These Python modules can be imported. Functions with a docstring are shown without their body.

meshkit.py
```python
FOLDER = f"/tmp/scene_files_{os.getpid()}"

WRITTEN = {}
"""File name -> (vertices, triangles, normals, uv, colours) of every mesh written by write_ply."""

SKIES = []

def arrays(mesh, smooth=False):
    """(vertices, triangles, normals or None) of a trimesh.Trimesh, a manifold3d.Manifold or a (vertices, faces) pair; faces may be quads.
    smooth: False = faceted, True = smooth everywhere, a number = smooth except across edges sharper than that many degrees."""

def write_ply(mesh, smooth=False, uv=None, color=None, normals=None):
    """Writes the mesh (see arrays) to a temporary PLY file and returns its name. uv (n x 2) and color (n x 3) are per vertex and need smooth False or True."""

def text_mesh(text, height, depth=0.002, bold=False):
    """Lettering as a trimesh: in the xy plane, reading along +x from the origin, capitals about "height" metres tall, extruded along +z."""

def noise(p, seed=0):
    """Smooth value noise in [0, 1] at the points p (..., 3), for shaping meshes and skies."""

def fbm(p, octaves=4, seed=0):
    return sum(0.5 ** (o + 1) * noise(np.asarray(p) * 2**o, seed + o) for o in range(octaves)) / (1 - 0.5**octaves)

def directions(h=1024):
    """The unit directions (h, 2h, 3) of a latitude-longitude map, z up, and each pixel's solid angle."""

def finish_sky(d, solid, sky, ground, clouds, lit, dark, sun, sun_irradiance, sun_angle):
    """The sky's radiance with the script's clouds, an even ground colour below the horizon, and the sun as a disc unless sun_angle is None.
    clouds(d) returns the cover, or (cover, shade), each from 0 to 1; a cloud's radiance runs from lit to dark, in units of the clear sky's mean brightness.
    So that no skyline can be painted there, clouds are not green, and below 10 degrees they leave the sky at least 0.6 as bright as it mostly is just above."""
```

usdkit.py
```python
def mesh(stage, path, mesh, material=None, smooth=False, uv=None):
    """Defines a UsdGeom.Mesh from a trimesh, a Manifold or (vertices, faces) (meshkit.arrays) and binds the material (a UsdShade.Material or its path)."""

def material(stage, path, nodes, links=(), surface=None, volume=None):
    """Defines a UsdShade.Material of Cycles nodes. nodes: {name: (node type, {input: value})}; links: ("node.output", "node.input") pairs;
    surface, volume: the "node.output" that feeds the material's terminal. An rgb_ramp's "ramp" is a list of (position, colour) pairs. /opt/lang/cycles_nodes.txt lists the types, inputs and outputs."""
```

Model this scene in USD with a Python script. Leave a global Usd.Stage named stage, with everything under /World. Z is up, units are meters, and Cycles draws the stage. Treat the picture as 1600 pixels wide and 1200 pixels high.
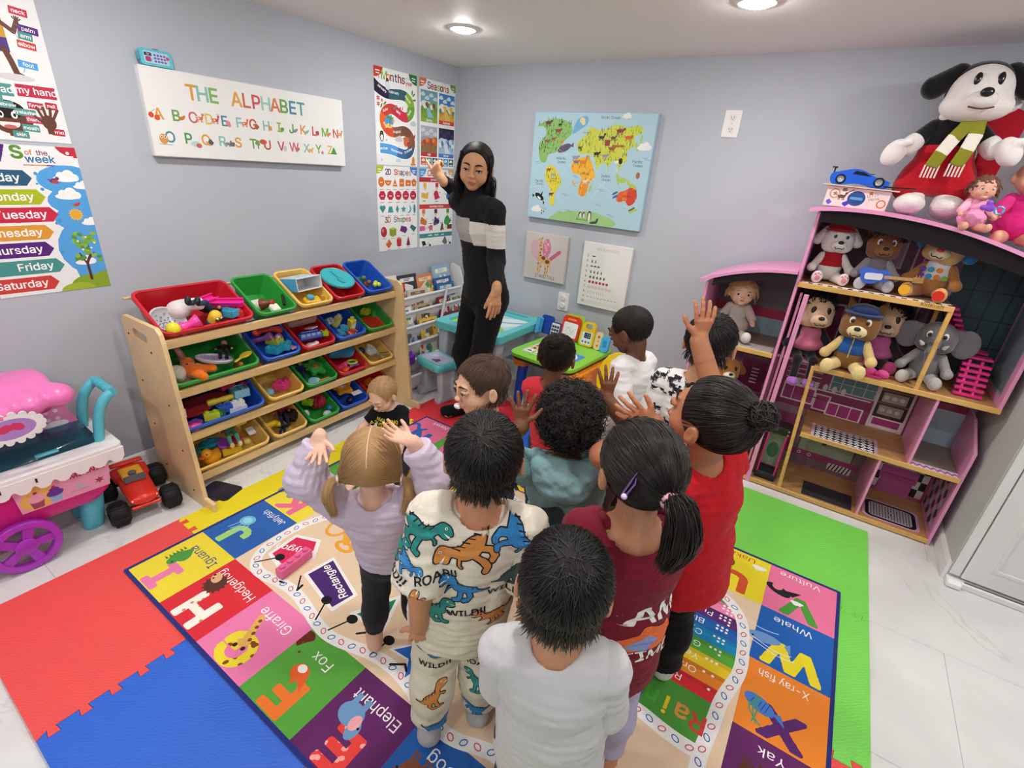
import math, random, numpy as np, trimesh, shapely, meshkit, usdkit
from shapely import affinity
from shapely.geometry import Polygon, Point, LineString, box as sbox
from shapely.ops import unary_union
from pxr import Usd, UsdGeom, UsdShade, UsdLux, Gf, Sdf, Vt
random.seed(7); np.random.seed(7)
stage = Usd.Stage.CreateInMemory()
UsdGeom.Xform.Define(stage, '/World'); UsdGeom.Scope.Define(stage, '/World/Looks')

# ---------------------------------------------------------------- camera
cam = UsdGeom.Camera.Define(stage, '/World/camera')
_R = np.array([[0.826749, 0.557876, 0.072527], [0.283465, -0.301743, -0.910274], [-0.485936, 0.773127, -0.407605]])
CAM = np.array([2.70, -3.222, 1.571])
_m = np.eye(4); _m[0, :3] = _R[0]; _m[1, :3] = -_R[1]; _m[2, :3] = -_R[2]; _m[3, :3] = CAM
cam.AddTransformOp().Set(Gf.Matrix4d(_m.tolist()))
cam.CreateHorizontalApertureAttr(36.0); cam.CreateVerticalApertureAttr(27.0)
cam.CreateFocalLengthAttr(36.0 * 760.7 / 1600)
cam.CreateClippingRangeAttr(Gf.Vec2f(0.02, 100))
cam.CreateExposureAttr(0.0)
# ---------------------------------------------------------------- light: nine recessed ceiling lamps (their glowing lenses light the room)
LAMP_XY = [(x, y) for y in (-0.86, -2.45, -4.0) for x in (0.746, 2.167, 3.588)]
LAMP_STRENGTH = 272.0
LAMP_COLOR = (1.0, 0.975, 0.945)
CEIL = 2.2

# ---------------------------------------------------------------- naming and tagging
used = {}
def numbered(path):
    n = used.get(path, 0); used[path] = n + 1
    return path if n == 0 else '%s_%03d' % (path, n)
def tag(prim, label=None, cat=None, group=None, kind=None):
    for k, v in (('label', label), ('category', cat), ('group', group), ('kind', kind)):
        if v: prim.SetCustomDataByKey(k, v)
def thing(name, label, cat, loc=(0, 0, 0), rotz=0, group=None, kind=None, parent='/World', rx=0, ry=0, scale=None):
    p = numbered(parent + '/' + name); x = UsdGeom.Xform.Define(stage, p)
    x.AddTranslateOp().Set(Gf.Vec3d(*map(float, loc)))
    if rotz: x.AddRotateZOp().Set(float(rotz))
    if ry: x.AddRotateYOp().Set(float(ry))
    if rx: x.AddRotateXOp().Set(float(rx))
    if scale: x.AddScaleOp().Set(Gf.Vec3f(*([scale] * 3 if np.ndim(scale) == 0 else scale)))
    tag(x.GetPrim(), label, cat, group, kind)
    return p
def part(parent, name, mesh, mat, smooth=False, label=None, kind=None, cat=None, group=None, col=None):
    p = numbered(parent + '/' + name)
    if isinstance(mesh, list): mesh = trimesh.util.concatenate(mesh)
    if col is not None:
        m = usdkit.mesh(stage, p, mesh, mat, smooth is not False)
        UsdGeom.PrimvarsAPI(m).CreatePrimvar('col', Sdf.ValueTypeNames.Color3fArray, 'vertex').Set(Vt.Vec3fArray.FromNumpy(np.asarray(col, np.float32)))
    else: m = usdkit.mesh(stage, p, mesh, mat, smooth)
    tag(m.GetPrim(), label, cat, group, kind)
    return p
def solo(name, label, cat, mesh, mat, smooth=False, group=None, kind=None, col=None):
    return part('/World', name, mesh, mat, smooth, label, kind, cat, group, col)
def struct(name, mesh, mat, smooth=False):
    return part('/World', name, mesh, mat, smooth, None, 'structure')
def copy(src, loc, rotz=0, label=None, group=None, scale=None):
    pr = stage.GetPrimAtPath(src); was = pr.GetCustomData(); nm = pr.GetName()
    if nm[-3:].isdigit(): nm = nm[:-4]
    p = thing(nm, label or was.get('label'), was.get('category'), loc, rotz, group or was.get('group'), scale=scale)
    q = stage.GetPrimAtPath(p); q.GetReferences().AddInternalReference(pr.GetPath()); q.SetInstanceable(True)
    return p

# ---------------------------------------------------------------- materials
def srgb(c):
    if isinstance(c, str): c = [int(c[i:i + 2], 16) / 255 for i in (0, 2, 4)]
    return tuple(x / 12.92 if x <= .04045 else ((x + .055) / 1.055) ** 2.4 for x in c)
_mats = {}
def M(c='ffffff', kind='plastic', rough=None, **kw):
    key = (str(c), kind, rough, str(sorted(kw.items())))
    if key in _mats: return _mats[key]
    base = None if c == 'v' else srgb(c)
    P = {'roughness': rough if rough is not None else .45}; N = {}; L = []
    if base: P['base_color'] = base
    else: N['at'] = ('attribute', {'attribute': 'col'}); L.append(('at.color', 'p.base_color'))
    def bump(scale, strength, dist, detail=3, stretch=None, kind='noise_texture', extra=None):
        N['tc'] = ('texture_coordinate', {}); src = 'tc.object'
        if stretch: N['mp'] = ('mapping', {'scale': stretch}); L.append((src, 'mp.vector')); src = 'mp.vector'
        N['nz'] = (kind, dict({'scale': scale}, **({'detail': detail} if kind == 'noise_texture' else {}), **(extra or {}))); L.append((src, 'nz.vector'))
        N['bp'] = ('bump', {'strength': strength, 'distance': dist})
        L.append(('nz.fac' if kind != 'voronoi_texture' else 'nz.distance', 'bp.height')); L.append(('bp.normal', 'p.normal'))
    if kind == 'plastic': P['specular_ior_level'] = .5; P['roughness'] = rough if rough is not None else .32
    elif kind == 'matte': P['roughness'] = rough or .75; P['specular_ior_level'] = .25
    elif kind == 'paper': P['roughness'] = rough or .42; P['specular_ior_level'] = .4
    elif kind == 'fabric': P['roughness'] = .9; P['specular_ior_level'] = .15; P['sheen_weight'] = .06; bump(kw.get('scale', 350), .35, .002, 4)
    elif kind == 'plush': P['roughness'] = .95; P['specular_ior_level'] = .1; P['sheen_weight'] = .5; P['sheen_roughness'] = .4; bump(kw.get('scale', 260), .6, .004, 5)
    elif kind == 'rug': P['roughness'] = .95; P['specular_ior_level'] = .1; P['sheen_weight'] = .2; bump(500, .5, .002, 4)
    elif kind == 'skin':
        P.update(roughness=.48, specular_ior_level=.4, subsurface_weight=.12, subsurface_scale=.006, subsurface_radius=(1, .35, .2)); bump(220, .08, .001, 3)
    elif kind == 'wall': P['roughness'] = .6; P['specular_ior_level'] = .3; bump(160, .05, .002, 2)
    elif kind == 'wood':
        N['tc'] = ('texture_coordinate', {}); N['mp'] = ('mapping', {'scale': kw.get('stretch', (18, 3, 18))}); N['nz'] = ('noise_texture', {'scale': 3, 'detail': 5, 'distortion': .6})
        a = np.array(base); N['rp'] = ('rgb_ramp', {'ramp': [(.25, tuple(a * .78)), (.5, tuple(a)), (.75, tuple(np.minimum(a * 1.12, 1)))]})
        L += [('tc.object', 'mp.vector'), ('mp.vector', 'nz.vector'), ('nz.fac', 'rp.fac'), ('rp.color', 'p.base_color')]; del P['base_color']; P['roughness'] = rough or .45
    elif kind == 'hair': P.update(roughness=.62, specular_ior_level=.25)
    elif kind == 'clear': P.update(roughness=.06, transmission_weight=.85, ior=1.3)
    elif kind == 'metal': P.update(metallic=1.0, roughness=rough or .3)
    elif kind == 'glow': P.update(emission_color=base, emission_strength=kw.get('strength', 1))
    N['p'] = ('principled_bsdf', P)
    m = usdkit.material(stage, '/World/Looks/%s_%03d' % (kind, len(_mats)), N, L, 'p.BSDF')
    _mats[key] = m
    return m

# ---------------------------------------------------------------- plain shapes
def T(m, loc=(0, 0, 0), rz=0, rx=0, ry=0):
    m = trimesh.util.concatenate(m) if isinstance(m, (list, tuple)) else m.copy()
    for a, ax in ((rx, [1, 0, 0]), (ry, [0, 1, 0]), (rz, [0, 0, 1])):
        if a: m.apply_transform(trimesh.transformations.rotation_matrix(math.radians(a), ax))
    m.apply_translation(loc); return m
def bx(sx, sy, sz, loc=(0, 0, 0), c=.002, rz=0, rx=0, ry=0):
    """bevelled box centred on loc"""
    x, y, z = sx / 2, sy / 2, sz / 2; c = min(c, x * .45, y * .45, z * .45)
    if c <= 0: return T(trimesh.creation.box((sx, sy, sz)), loc, rz, rx, ry)
    pts = [(a * (x - c * (k != 0)), b * (y - c * (k != 1)), d * (z - c * (k != 2))) for a in (-1, 1) for b in (-1, 1) for d in (-1, 1) for k in range(3)]
    return T(trimesh.convex.convex_hull(np.array(pts)), loc, rz, rx, ry)
def b2(lo, hi, c=.002):
    lo, hi = np.array(lo, float), np.array(hi, float); return bx(*(hi - lo), loc=(lo + hi) / 2, c=c)
def ext(poly, d, loc=(0, 0, 0), rz=0, rx=0, ry=0):
    gs = getattr(poly, 'geoms', [poly])
    return T(trimesh.util.concatenate([trimesh.creation.extrude_polygon(g, d, engine='earcut') for g in gs if g.area > 1e-9]), loc, rz, rx, ry)
def lathe(prof, n=24, loc=(0, 0, 0), rx=0, ry=0, rz=0):
    return T(trimesh.creation.revolve(np.array(prof, float), sections=n), loc, rz, rx, ry)
def cyl(r, h, loc=(0, 0, 0), n=20, c=None, rx=0, ry=0, rz=0, r2=None):
    r2 = r if r2 is None else r2; c = min(r, r2, h) * .12 if c is None else c
    return lathe([(0, 0), (r - c, 0), (r, c), (r2, h - c), (r2 - c, h), (0, h)], n, loc, rx, ry, rz)
def ball(r, loc=(0, 0, 0), s=(1, 1, 1), n=2, rz=0, rx=0, ry=0):
    m = trimesh.creation.icosphere(n, r); m.apply_scale(s); return T(m, loc, rz, rx, ry)
def tube(pts, r, n=8, closed=False):
    p = np.array(pts, float); r = np.broadcast_to(r, (len(p),))
    t = np.gradient(p, axis=0) if not closed else np.roll(p, -1, 0) - np.roll(p, 1, 0)
    t /= np.linalg.norm(t, axis=1, keepdims=True) + 1e-12
    a = np.cross(t, [0, 0, 1.0]) if abs(t[:, 2]).mean() < .9 else np.cross(t, [1.0, 0, 0])
    for i in range(len(a)):
        if np.linalg.norm(a[i]) < 1e-6: a[i] = a[i - 1] if i else np.cross(t[i], [0, 1.0, 0.01])
    a /= np.linalg.norm(a, axis=1, keepdims=True); b = np.cross(t, a); an = np.arange(n) * 2 * np.pi / n
    v = p[:, None] + r[:, None, None] * (np.cos(an)[None, :, None] * a[:, None] + np.sin(an)[None, :, None] * b[:, None])
    k = len(p); f = []
    for i in range(k if closed else k - 1):
        for j in range(n):
            q = (i * n + j, i * n + (j + 1) % n, (i + 1) % k * n + (j + 1) % n, (i + 1) % k * n + j); f += [(q[0], q[2], q[1]), (q[0], q[3], q[2])]
    v = v.reshape(-1, 3)
    if not closed:
        v = np.vstack([v, p[0], p[-1]]); f += [(k * n, j, (j + 1) % n) for j in range(n)] + [(k * n + 1, (k - 1) * n + (j + 1) % n, (k - 1) * n + j) for j in range(n)]
    return trimesh.Trimesh(v, f, process=False)
def rrect(w, h, r, cx=0, cy=0, q=4):
    r = min(r, w * .499, h * .499)
    return sbox(cx - w / 2 + r, cy - h / 2 + r, cx + w / 2 - r, cy + h / 2 - r).buffer(r, quad_segs=q)
def spline(pts, n=40, closed=False):
    from scipy.interpolate import CubicSpline
    p = np.array(pts, float)
    if closed: p = np.vstack([p, p[:1]])
    t = np.r_[0, np.cumsum(np.linalg.norm(np.diff(p, axis=0), axis=1))]
    return CubicSpline(t, p, bc_type='periodic' if closed else 'not-a-knot' if len(p) > 3 else 'natural')(np.linspace(0, t[-1], n))

# ---------------------------------------------------------------- flat print: coloured polygons, cut so that none overlap, as one flat mesh
_txt = {}
def text(s, h, bold=True, x=0, y=0, anchor='m', rot=0, sx=1.0, slant=0):
    key = (s, bold)
    if key not in _txt:
        m = meshkit.text_mesh(s, 1.0, .1, bold); f = m.faces[m.face_normals[:, 2] > .9]
        g = unary_union([Polygon(t) for t in m.vertices[f][:, :, :2]]).simplify(.012); b = g.bounds
        _txt[key] = affinity.translate(g, -(b[0] + b[2]) / 2, 0)
    g = affinity.scale(_txt[key], h * sx, h, origin=(0, 0)); b = g.bounds
    if slant: g = affinity.skew(g, slant, 0, origin=(0, 0))
    g = affinity.translate(g, {'m': 0, 'l': -b[0], 'r': -b[2]}[anchor], 0)
    if rot: g = affinity.rotate(g, rot, origin=(0, 0))
    return affinity.translate(g, x, y)
def ellp(x, y, a, b=None, rot=0, q=5):
    return affinity.translate(affinity.rotate(affinity.scale(Point(0, 0).buffer(1, quad_segs=q), a, b or a), rot, origin=(0, 0)), x, y)
def star(x, y, r, n=5, k=.45, rot=90):
    return Polygon([(x + (r if i % 2 == 0 else r * k) * math.cos(math.radians(rot + i * 180 / n)), y + (r if i % 2 == 0 else r * k) * math.sin(math.radians(rot + i * 180 / n))) for i in range(2 * n)])
def ngon(x, y, r, n, rot=90):
    return Polygon([(x + r * math.cos(math.radians(rot + i * 360 / n)), y + r * math.sin(math.radians(rot + i * 360 / n))) for i in range(n)])
def line(pts, w, cap=1):
    return LineString(pts).buffer(w / 2, cap_style=cap, quad_segs=3)
def curve(pts, w, n=30, closed=False):
    return LineString(spline(pts, n, closed)).buffer(w / 2, quad_segs=3)
def blob(x, y, r, seed, rough=.3, n=9, sx=1, sy=1):
    g = random.Random(seed); return Polygon(spline([(x + sx * r * (1 + rough * (g.random() - .5) * 2) * math.cos(i * 2 * math.pi / n), y + sy * r * (1 + rough * (g.random() - .5) * 2) * math.sin(i * 2 * math.pi / n)) for i in range(n)], 4 * n, True)).buffer(0)
class Print:
    def __init__(s, base=None, col='ffffff'): s.it = []; (s.add(base, col) if base is not None else 0)
    def add(s, g, c):
        if isinstance(g, (list, tuple)): g = unary_union(g)
        if not g.is_valid: g = g.buffer(0)
        s.it.append((g, srgb(c)))
    def text(s, t, h, c, x=0, y=0, **k): s.add(text(t, h, x=x, y=y, **k), c)
    def letters(s, t, h, cols, x, y, adv, bold=True):
        for i, ch in enumerate(t):
            if ch != ' ': s.text(ch, h, cols[i % len(cols)], x + i * adv, y, bold=bold)
    def place(s, o, x=0, y=0, rot=0, k=1, clip=None):
        """puts another print o into this one"""
        for g, c in o.it:
            g = affinity.translate(affinity.rotate(affinity.scale(g, k, k, origin=(0, 0)), rot, origin=(0, 0)), x, y)
            if clip is not None: g = g.intersection(clip)
            if not g.is_empty: s.it.append((g, c))
    def mesh(s, clip=None):
        gs = [g if clip is None else g.intersection(clip) for g, _ in s.it]; tree = shapely.STRtree(gs)
        V, F, Cc, n = [], [], [], 0
        for i, g in enumerate(gs):
            if g.is_empty: continue
            over = [gs[j] for j in tree.query(g) if j > i and not gs[j].is_empty]
            if over: g = g.difference(unary_union(over))
            for q in getattr(g, 'geoms', [g]):
                if q.geom_type != 'Polygon' or q.area < 1e-8: continue
                v, f = trimesh.creation.triangulate_polygon(q, engine='earcut')
                if len(f) == 0: continue
                v = np.asarray(v); f = np.asarray(f); a = v[f]; d1, d2 = a[:, 1] - a[:, 0], a[:, 2] - a[:, 0]; w = d1[:, 0] * d2[:, 1] - d1[:, 1] * d2[:, 0]; f[w < 0] = f[w < 0][:, ::-1]
                us, f = np.unique(f, return_inverse=True); f = f.reshape(-1, 3); v = v[us]
                V.append(v); F.append(f + n); Cc.append(np.tile(s.it[i][1], (len(v), 1))); n += len(v)
        return np.vstack(V), np.vstack(F), np.vstack(Cc)
    def part(s, parent, name, fn, mat=None, label=None, clip=None, kind=None):
        """fn maps (n,2) flat points to (n,3)"""
        v, f, c = s.mesh(clip); return part(parent, name, (fn(v), f), mat or M('v', 'paper'), False, label, kind, col=c)
def flat(o, ux, uy):
    o, ux, uy = (np.array(a, float) for a in (o, ux, uy)); return lambda v: o + v[:, :1] * ux + v[:, 1:2] * uy

# ---------------------------------------------------------------- blobs: smooth unions of tapered elliptic capsules, meshed by surface nets
def unit(v): v = np.array(v, float); return v / (np.linalg.norm(v) + 1e-12)
def surfnet(D, lo, h):
    s = D < 0; n = np.array(D.shape) - 1
    cs = [(i, j, k) for i in (0, 1) for j in (0, 1) for k in (0, 1)]
    cnt = sum(s[i:i + n[0], j:j + n[1], k:k + n[2]].astype(np.int8) for i, j, k in cs)
    I = np.argwhere((cnt > 0) & (cnt < 8))
    vals = np.stack([D[I[:, 0] + i, I[:, 1] + j, I[:, 2] + k] for i, j, k in cs], 1); acc = np.zeros((len(I), 3)); num = np.zeros(len(I))
    for a in range(8):
        for b in range(a + 1, 8):
            d = np.array(cs[b]) - cs[a]
            if np.abs(d).sum() != 1 or d.min() < 0: continue
            va, vb = vals[:, a], vals[:, b]; m = (va < 0) != (vb < 0); t = np.where(m, va / np.where(m, va - vb, 1), 0)
            acc[m] += np.array(cs[a]) + t[m, None] * d; num[m] += 1
    V = lo + h * (I + acc / num[:, None]); idx = np.full(tuple(n), -1); idx[tuple(I.T)] = np.arange(len(I)); F = []
    for ax in range(3):
        u, w = (ax + 1) % 3, (ax + 2) % 3
        sl = [slice(None)] * 3; sl2 = [slice(None)] * 3; sl[ax] = slice(0, -1); sl2[ax] = slice(1, None)
        a, b = s[tuple(sl)], s[tuple(sl2)]; E = np.argwhere(a != b)
        E = E[(E[:, u] > 0) & (E[:, w] > 0) & (E[:, u] < n[u]) & (E[:, w] < n[w])]
        fl = a[tuple(E.T)]; du = np.zeros(3, int); du[u] = 1; dw = np.zeros(3, int); dw[w] = 1
        q = np.stack([idx[tuple((E - du - dw).T)], idx[tuple((E - dw).T)], idx[tuple(E.T)], idx[tuple((E - du).T)]], 1)
        q[~fl] = q[~fl][:, ::-1]; F.append(q)
    F = np.vstack(F); F = F[(F >= 0).all(1)]
    return V, np.vstack([F[:, [0, 1, 2]], F[:, [0, 2, 3]]])
class Blob:
    def __init__(s, k=.015): s.p = []; s.k = k
    def cap(s, a, b, ra, rb=None, k=None, op=0):
        s.p.append(('c', np.array(a, float), np.array(b, float), ra, ra if rb is None else rb, k, op)); return s
    def ell(s, c, r, rot=None, k=None, op=0):
        s.p.append(('e', np.array(c, float), np.array(r, float), np.eye(3) if rot is None else np.array(rot, float), None, k, op)); return s
    def seg(s, a, b, ra, rb, x=(1, 0, 0), k=None, op=0):
        """tapered capsule of elliptic section: ra, rb = (radius along x, radius across)"""
        s.p.append(('s', np.array(a, float), np.array(b, float), (ra, rb), unit(x), k, op)); return s
    def cut(s, o, n, k=None):
        """keeps the side of the plane through o away from n"""
        s.p.append(('h', np.array(o, float), unit(n), 0, 0, k, 2)); return s
    def half(s, f): s.p.append(('f', f, 0, 0, 0, None, 2)); return s
    def bounds(s):
        lo, hi = [], []
        for q in s.p:
            if q[-1]: continue
            if q[0] == 'e': r = np.abs(q[3]).T @ q[2] if q[3] is not None else q[2]; lo.append(q[1] - r); hi.append(q[1] + r)
            else:
                r = max(q[3], q[4]) if q[0] == 'c' else max(max(q[3][0]), max(q[3][1]))
                lo.append(np.minimum(q[1], q[2]) - r); hi.append(np.maximum(q[1], q[2]) + r)
        return np.min(lo, 0), np.max(hi, 0)
    @staticmethod
    def dist(q, X, Y, Z):
        if q[0] == 'h': o, n = q[1], q[2]; return (X - o[0]) * n[0] + (Y - o[1]) * n[1] + (Z - o[2]) * n[2]
        if q[0] == 'f': return q[1](X, Y, Z)
        if q[0] == 'e':
            x, y, z = X - q[1][0], Y - q[1][1], Z - q[1][2]; A = q[3]; r = q[2]
            u = [(A[i, 0] * x + A[i, 1] * y + A[i, 2] * z) for i in range(3)]
            k0 = np.sqrt(sum((u[i] / r[i]) ** 2 for i in range(3))); k1 = np.sqrt(sum((u[i] / r[i] ** 2) ** 2 for i in range(3)))
            return k0 * (k0 - 1) / np.maximum(k1, 1e-6)
        a, d = q[1], q[2] - q[1]; L = d @ d
        x, y, z = X - a[0], Y - a[1], Z - a[2]
        t = np.clip((x * d[0] + y * d[1] + z * d[2]) / max(L, 1e-12), 0, 1); x, y, z = x - t * d[0], y - t * d[1], z - t * d[2]
        if q[0] == 'c': return np.sqrt(x * x + y * y + z * z) - (q[3] + t * (q[4] - q[3]))
        (a0, b0), (a1, b1) = q[3]; w = unit(d); xa = q[4] - (q[4] @ w) * w; xa = unit(xa); ya = np.cross(w, xa)
        A, B = a0 + t * (a1 - a0), b0 + t * (b1 - b0); C = np.minimum(A, B)
        u = x * xa[0] + y * xa[1] + z * xa[2]; v = x * ya[0] + y * ya[1] + z * ya[2]; m = x * w[0] + y * w[1] + z * w[2]
        return (np.sqrt((u / A) ** 2 + (v / B) ** 2 + (m / C) ** 2) - 1) * C
    def mesh(s, h=.006, disp=None, lo=None, hi=None):
        l0, h0 = s.bounds(); l0 = l0 if lo is None else np.array(lo, float); h0 = h0 if hi is None else np.array(hi, float); pad = 3 * h
        lo = l0 - pad; n = np.ceil((h0 - l0 + 2 * pad) / h).astype(int) + 1; ax = [lo[i] + h * np.arange(n[i]) for i in range(3)]
        D = np.full(tuple(n), .5, np.float32)
        for q in s.p:
            k = s.k if q[-2] is None else q[-2]; op = q[-1]
            if q[0] in 'hf': sl = [slice(0, n[i]) for i in range(3)]
            else:
                if q[0] == 'e': r = np.abs(q[3]).T @ q[2]; a, b = q[1] - r, q[1] + r
                else: r = max(q[3], q[4]) if q[0] == 'c' else max(max(q[3][0]), max(q[3][1])); a, b = np.minimum(q[1], q[2]) - r, np.maximum(q[1], q[2]) + r
                m = k + 3 * h; sl = [slice(max(0, int((a[i] - m - lo[i]) / h)), min(n[i], int((b[i] + m - lo[i]) / h) + 2)) for i in range(3)]
                if any(q.start >= q.stop for q in sl): continue
            X, Y, Z = ax[0][sl[0]][:, None, None].astype(np.float32), ax[1][sl[1]][None, :, None].astype(np.float32), ax[2][sl[2]][None, None, :].astype(np.float32)
            d = Blob.dist(q, X, Y, Z); c = D[tuple(sl)]
            if op == 2: D[tuple(sl)] = np.maximum(c, d)
            elif op == 1:
                g = np.clip(.5 + .5 * (d + c) / -k, 0, 1) if k > 0 else 0
                hh = np.clip(.5 - .5 * (c + d) / max(k, 1e-5), 0, 1); D[tuple(sl)] = c * (1 - hh) - d * hh + max(k, 1e-5) * hh * (1 - hh)
            else:
                hh = np.clip(.5 + .5 * (c - d) / max(k, 1e-5), 0, 1); D[tuple(sl)] = c * (1 - hh) + d * hh - max(k, 1e-5) * hh * (1 - hh)
        D[0] = D[-1] = D[:, 0] = D[:, -1] = .5; D[:, :, 0] = D[:, :, -1] = .5
        V, F = surfnet(D, lo, h); m = trimesh.Trimesh(V, F, process=False)
        if disp is not None: m.vertices = m.vertices + m.vertex_normals * disp(m.vertices)[:, None]
        return m
def rot(axis, deg): return trimesh.transformations.rotation_matrix(math.radians(deg), axis)[:3, :3]
# ================================================================ the room
def marble():
    N = {'tc': ('geometry', {}), 'oi': ('object_info', {}), 'va': ('vector_math', {'math_type': 'add'}), 'n1': ('noise_texture', {'scale': .75, 'detail': 6, 'roughness': .6, 'distortion': 1.1}),
         'r1': ('rgb_ramp', {'ramp': [(0, (0, 0, 0)), (.492, (0, 0, 0)), (.5, (1, 1, 1)), (.508, (0, 0, 0)), (1, (0, 0, 0))]}),
         'n2': ('noise_texture', {'scale': 2.2, 'detail': 5}), 'r2': ('rgb_ramp', {'ramp': [(.3, srgb('d6d5d4')), (.6, srgb('e9e8e7'))]}),
         'mx': ('mix', {'mix_type': 'mix', 'color2': srgb('b9b5b1')}), 'mm': ('math', {'math_type': 'multiply', 'value2': .4}),
         'p': ('principled_bsdf', {'roughness': .22, 'specular_ior_level': .45})}
    L = [('tc.position', 'n1.vector'), ('n1.fac', 'r1.fac'), ('tc.position', 'n2.vector'), ('n2.fac', 'r2.fac'), ('r2.color', 'mx.color1'), ('r1.color', 'mm.value1'), ('mm.value', 'mx.fac'), ('mx.color', 'p.base_color')]
    for k in ('oi', 'va'): N.pop(k)
    return usdkit.material(stage, '/World/Looks/marble', N, L, 'p.BSDF')
MARBLE = marble()
WALL, WHITE, CEILM = M('bec3cc', 'wall'), M('eeeeec', 'matte', .4), M('f6f1ee', 'wall', .7)
X1, Y0 = 5.4, -5.2
fl = thing('floor', None, None, kind='structure')
part(fl, 'grout', b2((0, Y0, -.06), (X1, 0, -.0025), 0), M('c9c8c5', 'matte'))
for i in range(5):
    for j in range(9):
        x0, y1 = i * 1.2 - (.6 if j % 2 else 0) - .15, -j * .6 + .02
        x0c, x1c, y0c, y1c = max(0, x0), min(X1, x0 + 1.1985), max(Y0, y1 - .5985), min(0, y1)
        if x1c - x0c > .02 and y1c - y0c > .02: part(fl, 'tile', b2((x0c, y0c, -.012), (x1c, y1c, 0), .0008), MARBLE)
struct('ceiling', b2((-.1, Y0 - .1, CEIL), (X1 + .1, .1, CEIL + .1), 0), CEILM)
struct('wall_left', b2((-.1, Y0, -.06), (0, .1, CEIL), 0), WALL)
struct('wall_back', b2((0, 0, -.06), (3.5, .1, CEIL), 0), WALL)
RW = M('c6c7c8', 'wall')
struct('wall_right', b2((3.5, -.67, -.06), (3.6, .1, CEIL), 0), RW)
struct('wall_closet', [b2((3.6, -.67, -.06), (X1, -.57, CEIL), 0)], RW)
struct('wall_right_far', b2((X1, Y0, -.06), (X1 + .1, -.57, CEIL), 0), WALL)
struct('wall_front', b2((-.1, Y0 - .1, -.06), (X1 + .1, Y0, CEIL), 0), WALL)
def base_prof(L): return ext(Polygon([(0, 0), (.014, 0), (.014, .075), (.009, .088), (.004, .092), (0, .092)]), L)
bp = base_prof(1.0)
def baseboard(name, L, loc, rz):
    m = base_prof(L); m.vertices = m.vertices[:, [0, 2, 1]]; m.invert(); struct(name, T(m, loc, rz), WHITE)
baseboard('baseboard_left', 5.2, (0, Y0, 0), 0)
m = base_prof(3.5); m.vertices = np.stack([m.vertices[:, 2], -m.vertices[:, 0], m.vertices[:, 1]], 1); struct('baseboard_back', m, WHITE)
m = base_prof(.67); m.vertices = np.stack([3.5 - m.vertices[:, 0], -.67 + m.vertices[:, 2], m.vertices[:, 1]], 1); m.invert(); struct('baseboard_right', m, WHITE)
# white closet door on the short wall at the right, with its track and guide block
d = thing('door_1', None, None, kind='structure')
DX, DY = 3.545, -.672
DM = M('e9e9e8', 'matte', .35)
part(d, 'door_leaf', b2((DX, DY - .02, .045), (DX + .80, DY, 2.04), .003), DM)
rim = sbox(DX + .075, .16, DX + .725, 1.94); hole = rim.buffer(-.014, join_style=2)
for k, (z0, z1) in enumerate(((.13, .92), (1.02, 1.94))):
    r = sbox(DX + .075, z0, DX + .725, z1).difference(sbox(DX + .089, z0 + .014, DX + .711, z1 - .014)); q = ext(r, .008); q.vertices = np.stack([q.vertices[:, 0], DY - .02 - q.vertices[:, 2], q.vertices[:, 1]], 1); q.invert(); part(d, 'moulding', q, DM)
part(d, 'edge_trim', b2((3.505, DY - .012, .045), (3.541, DY, 2.06), .003), DM)
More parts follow.
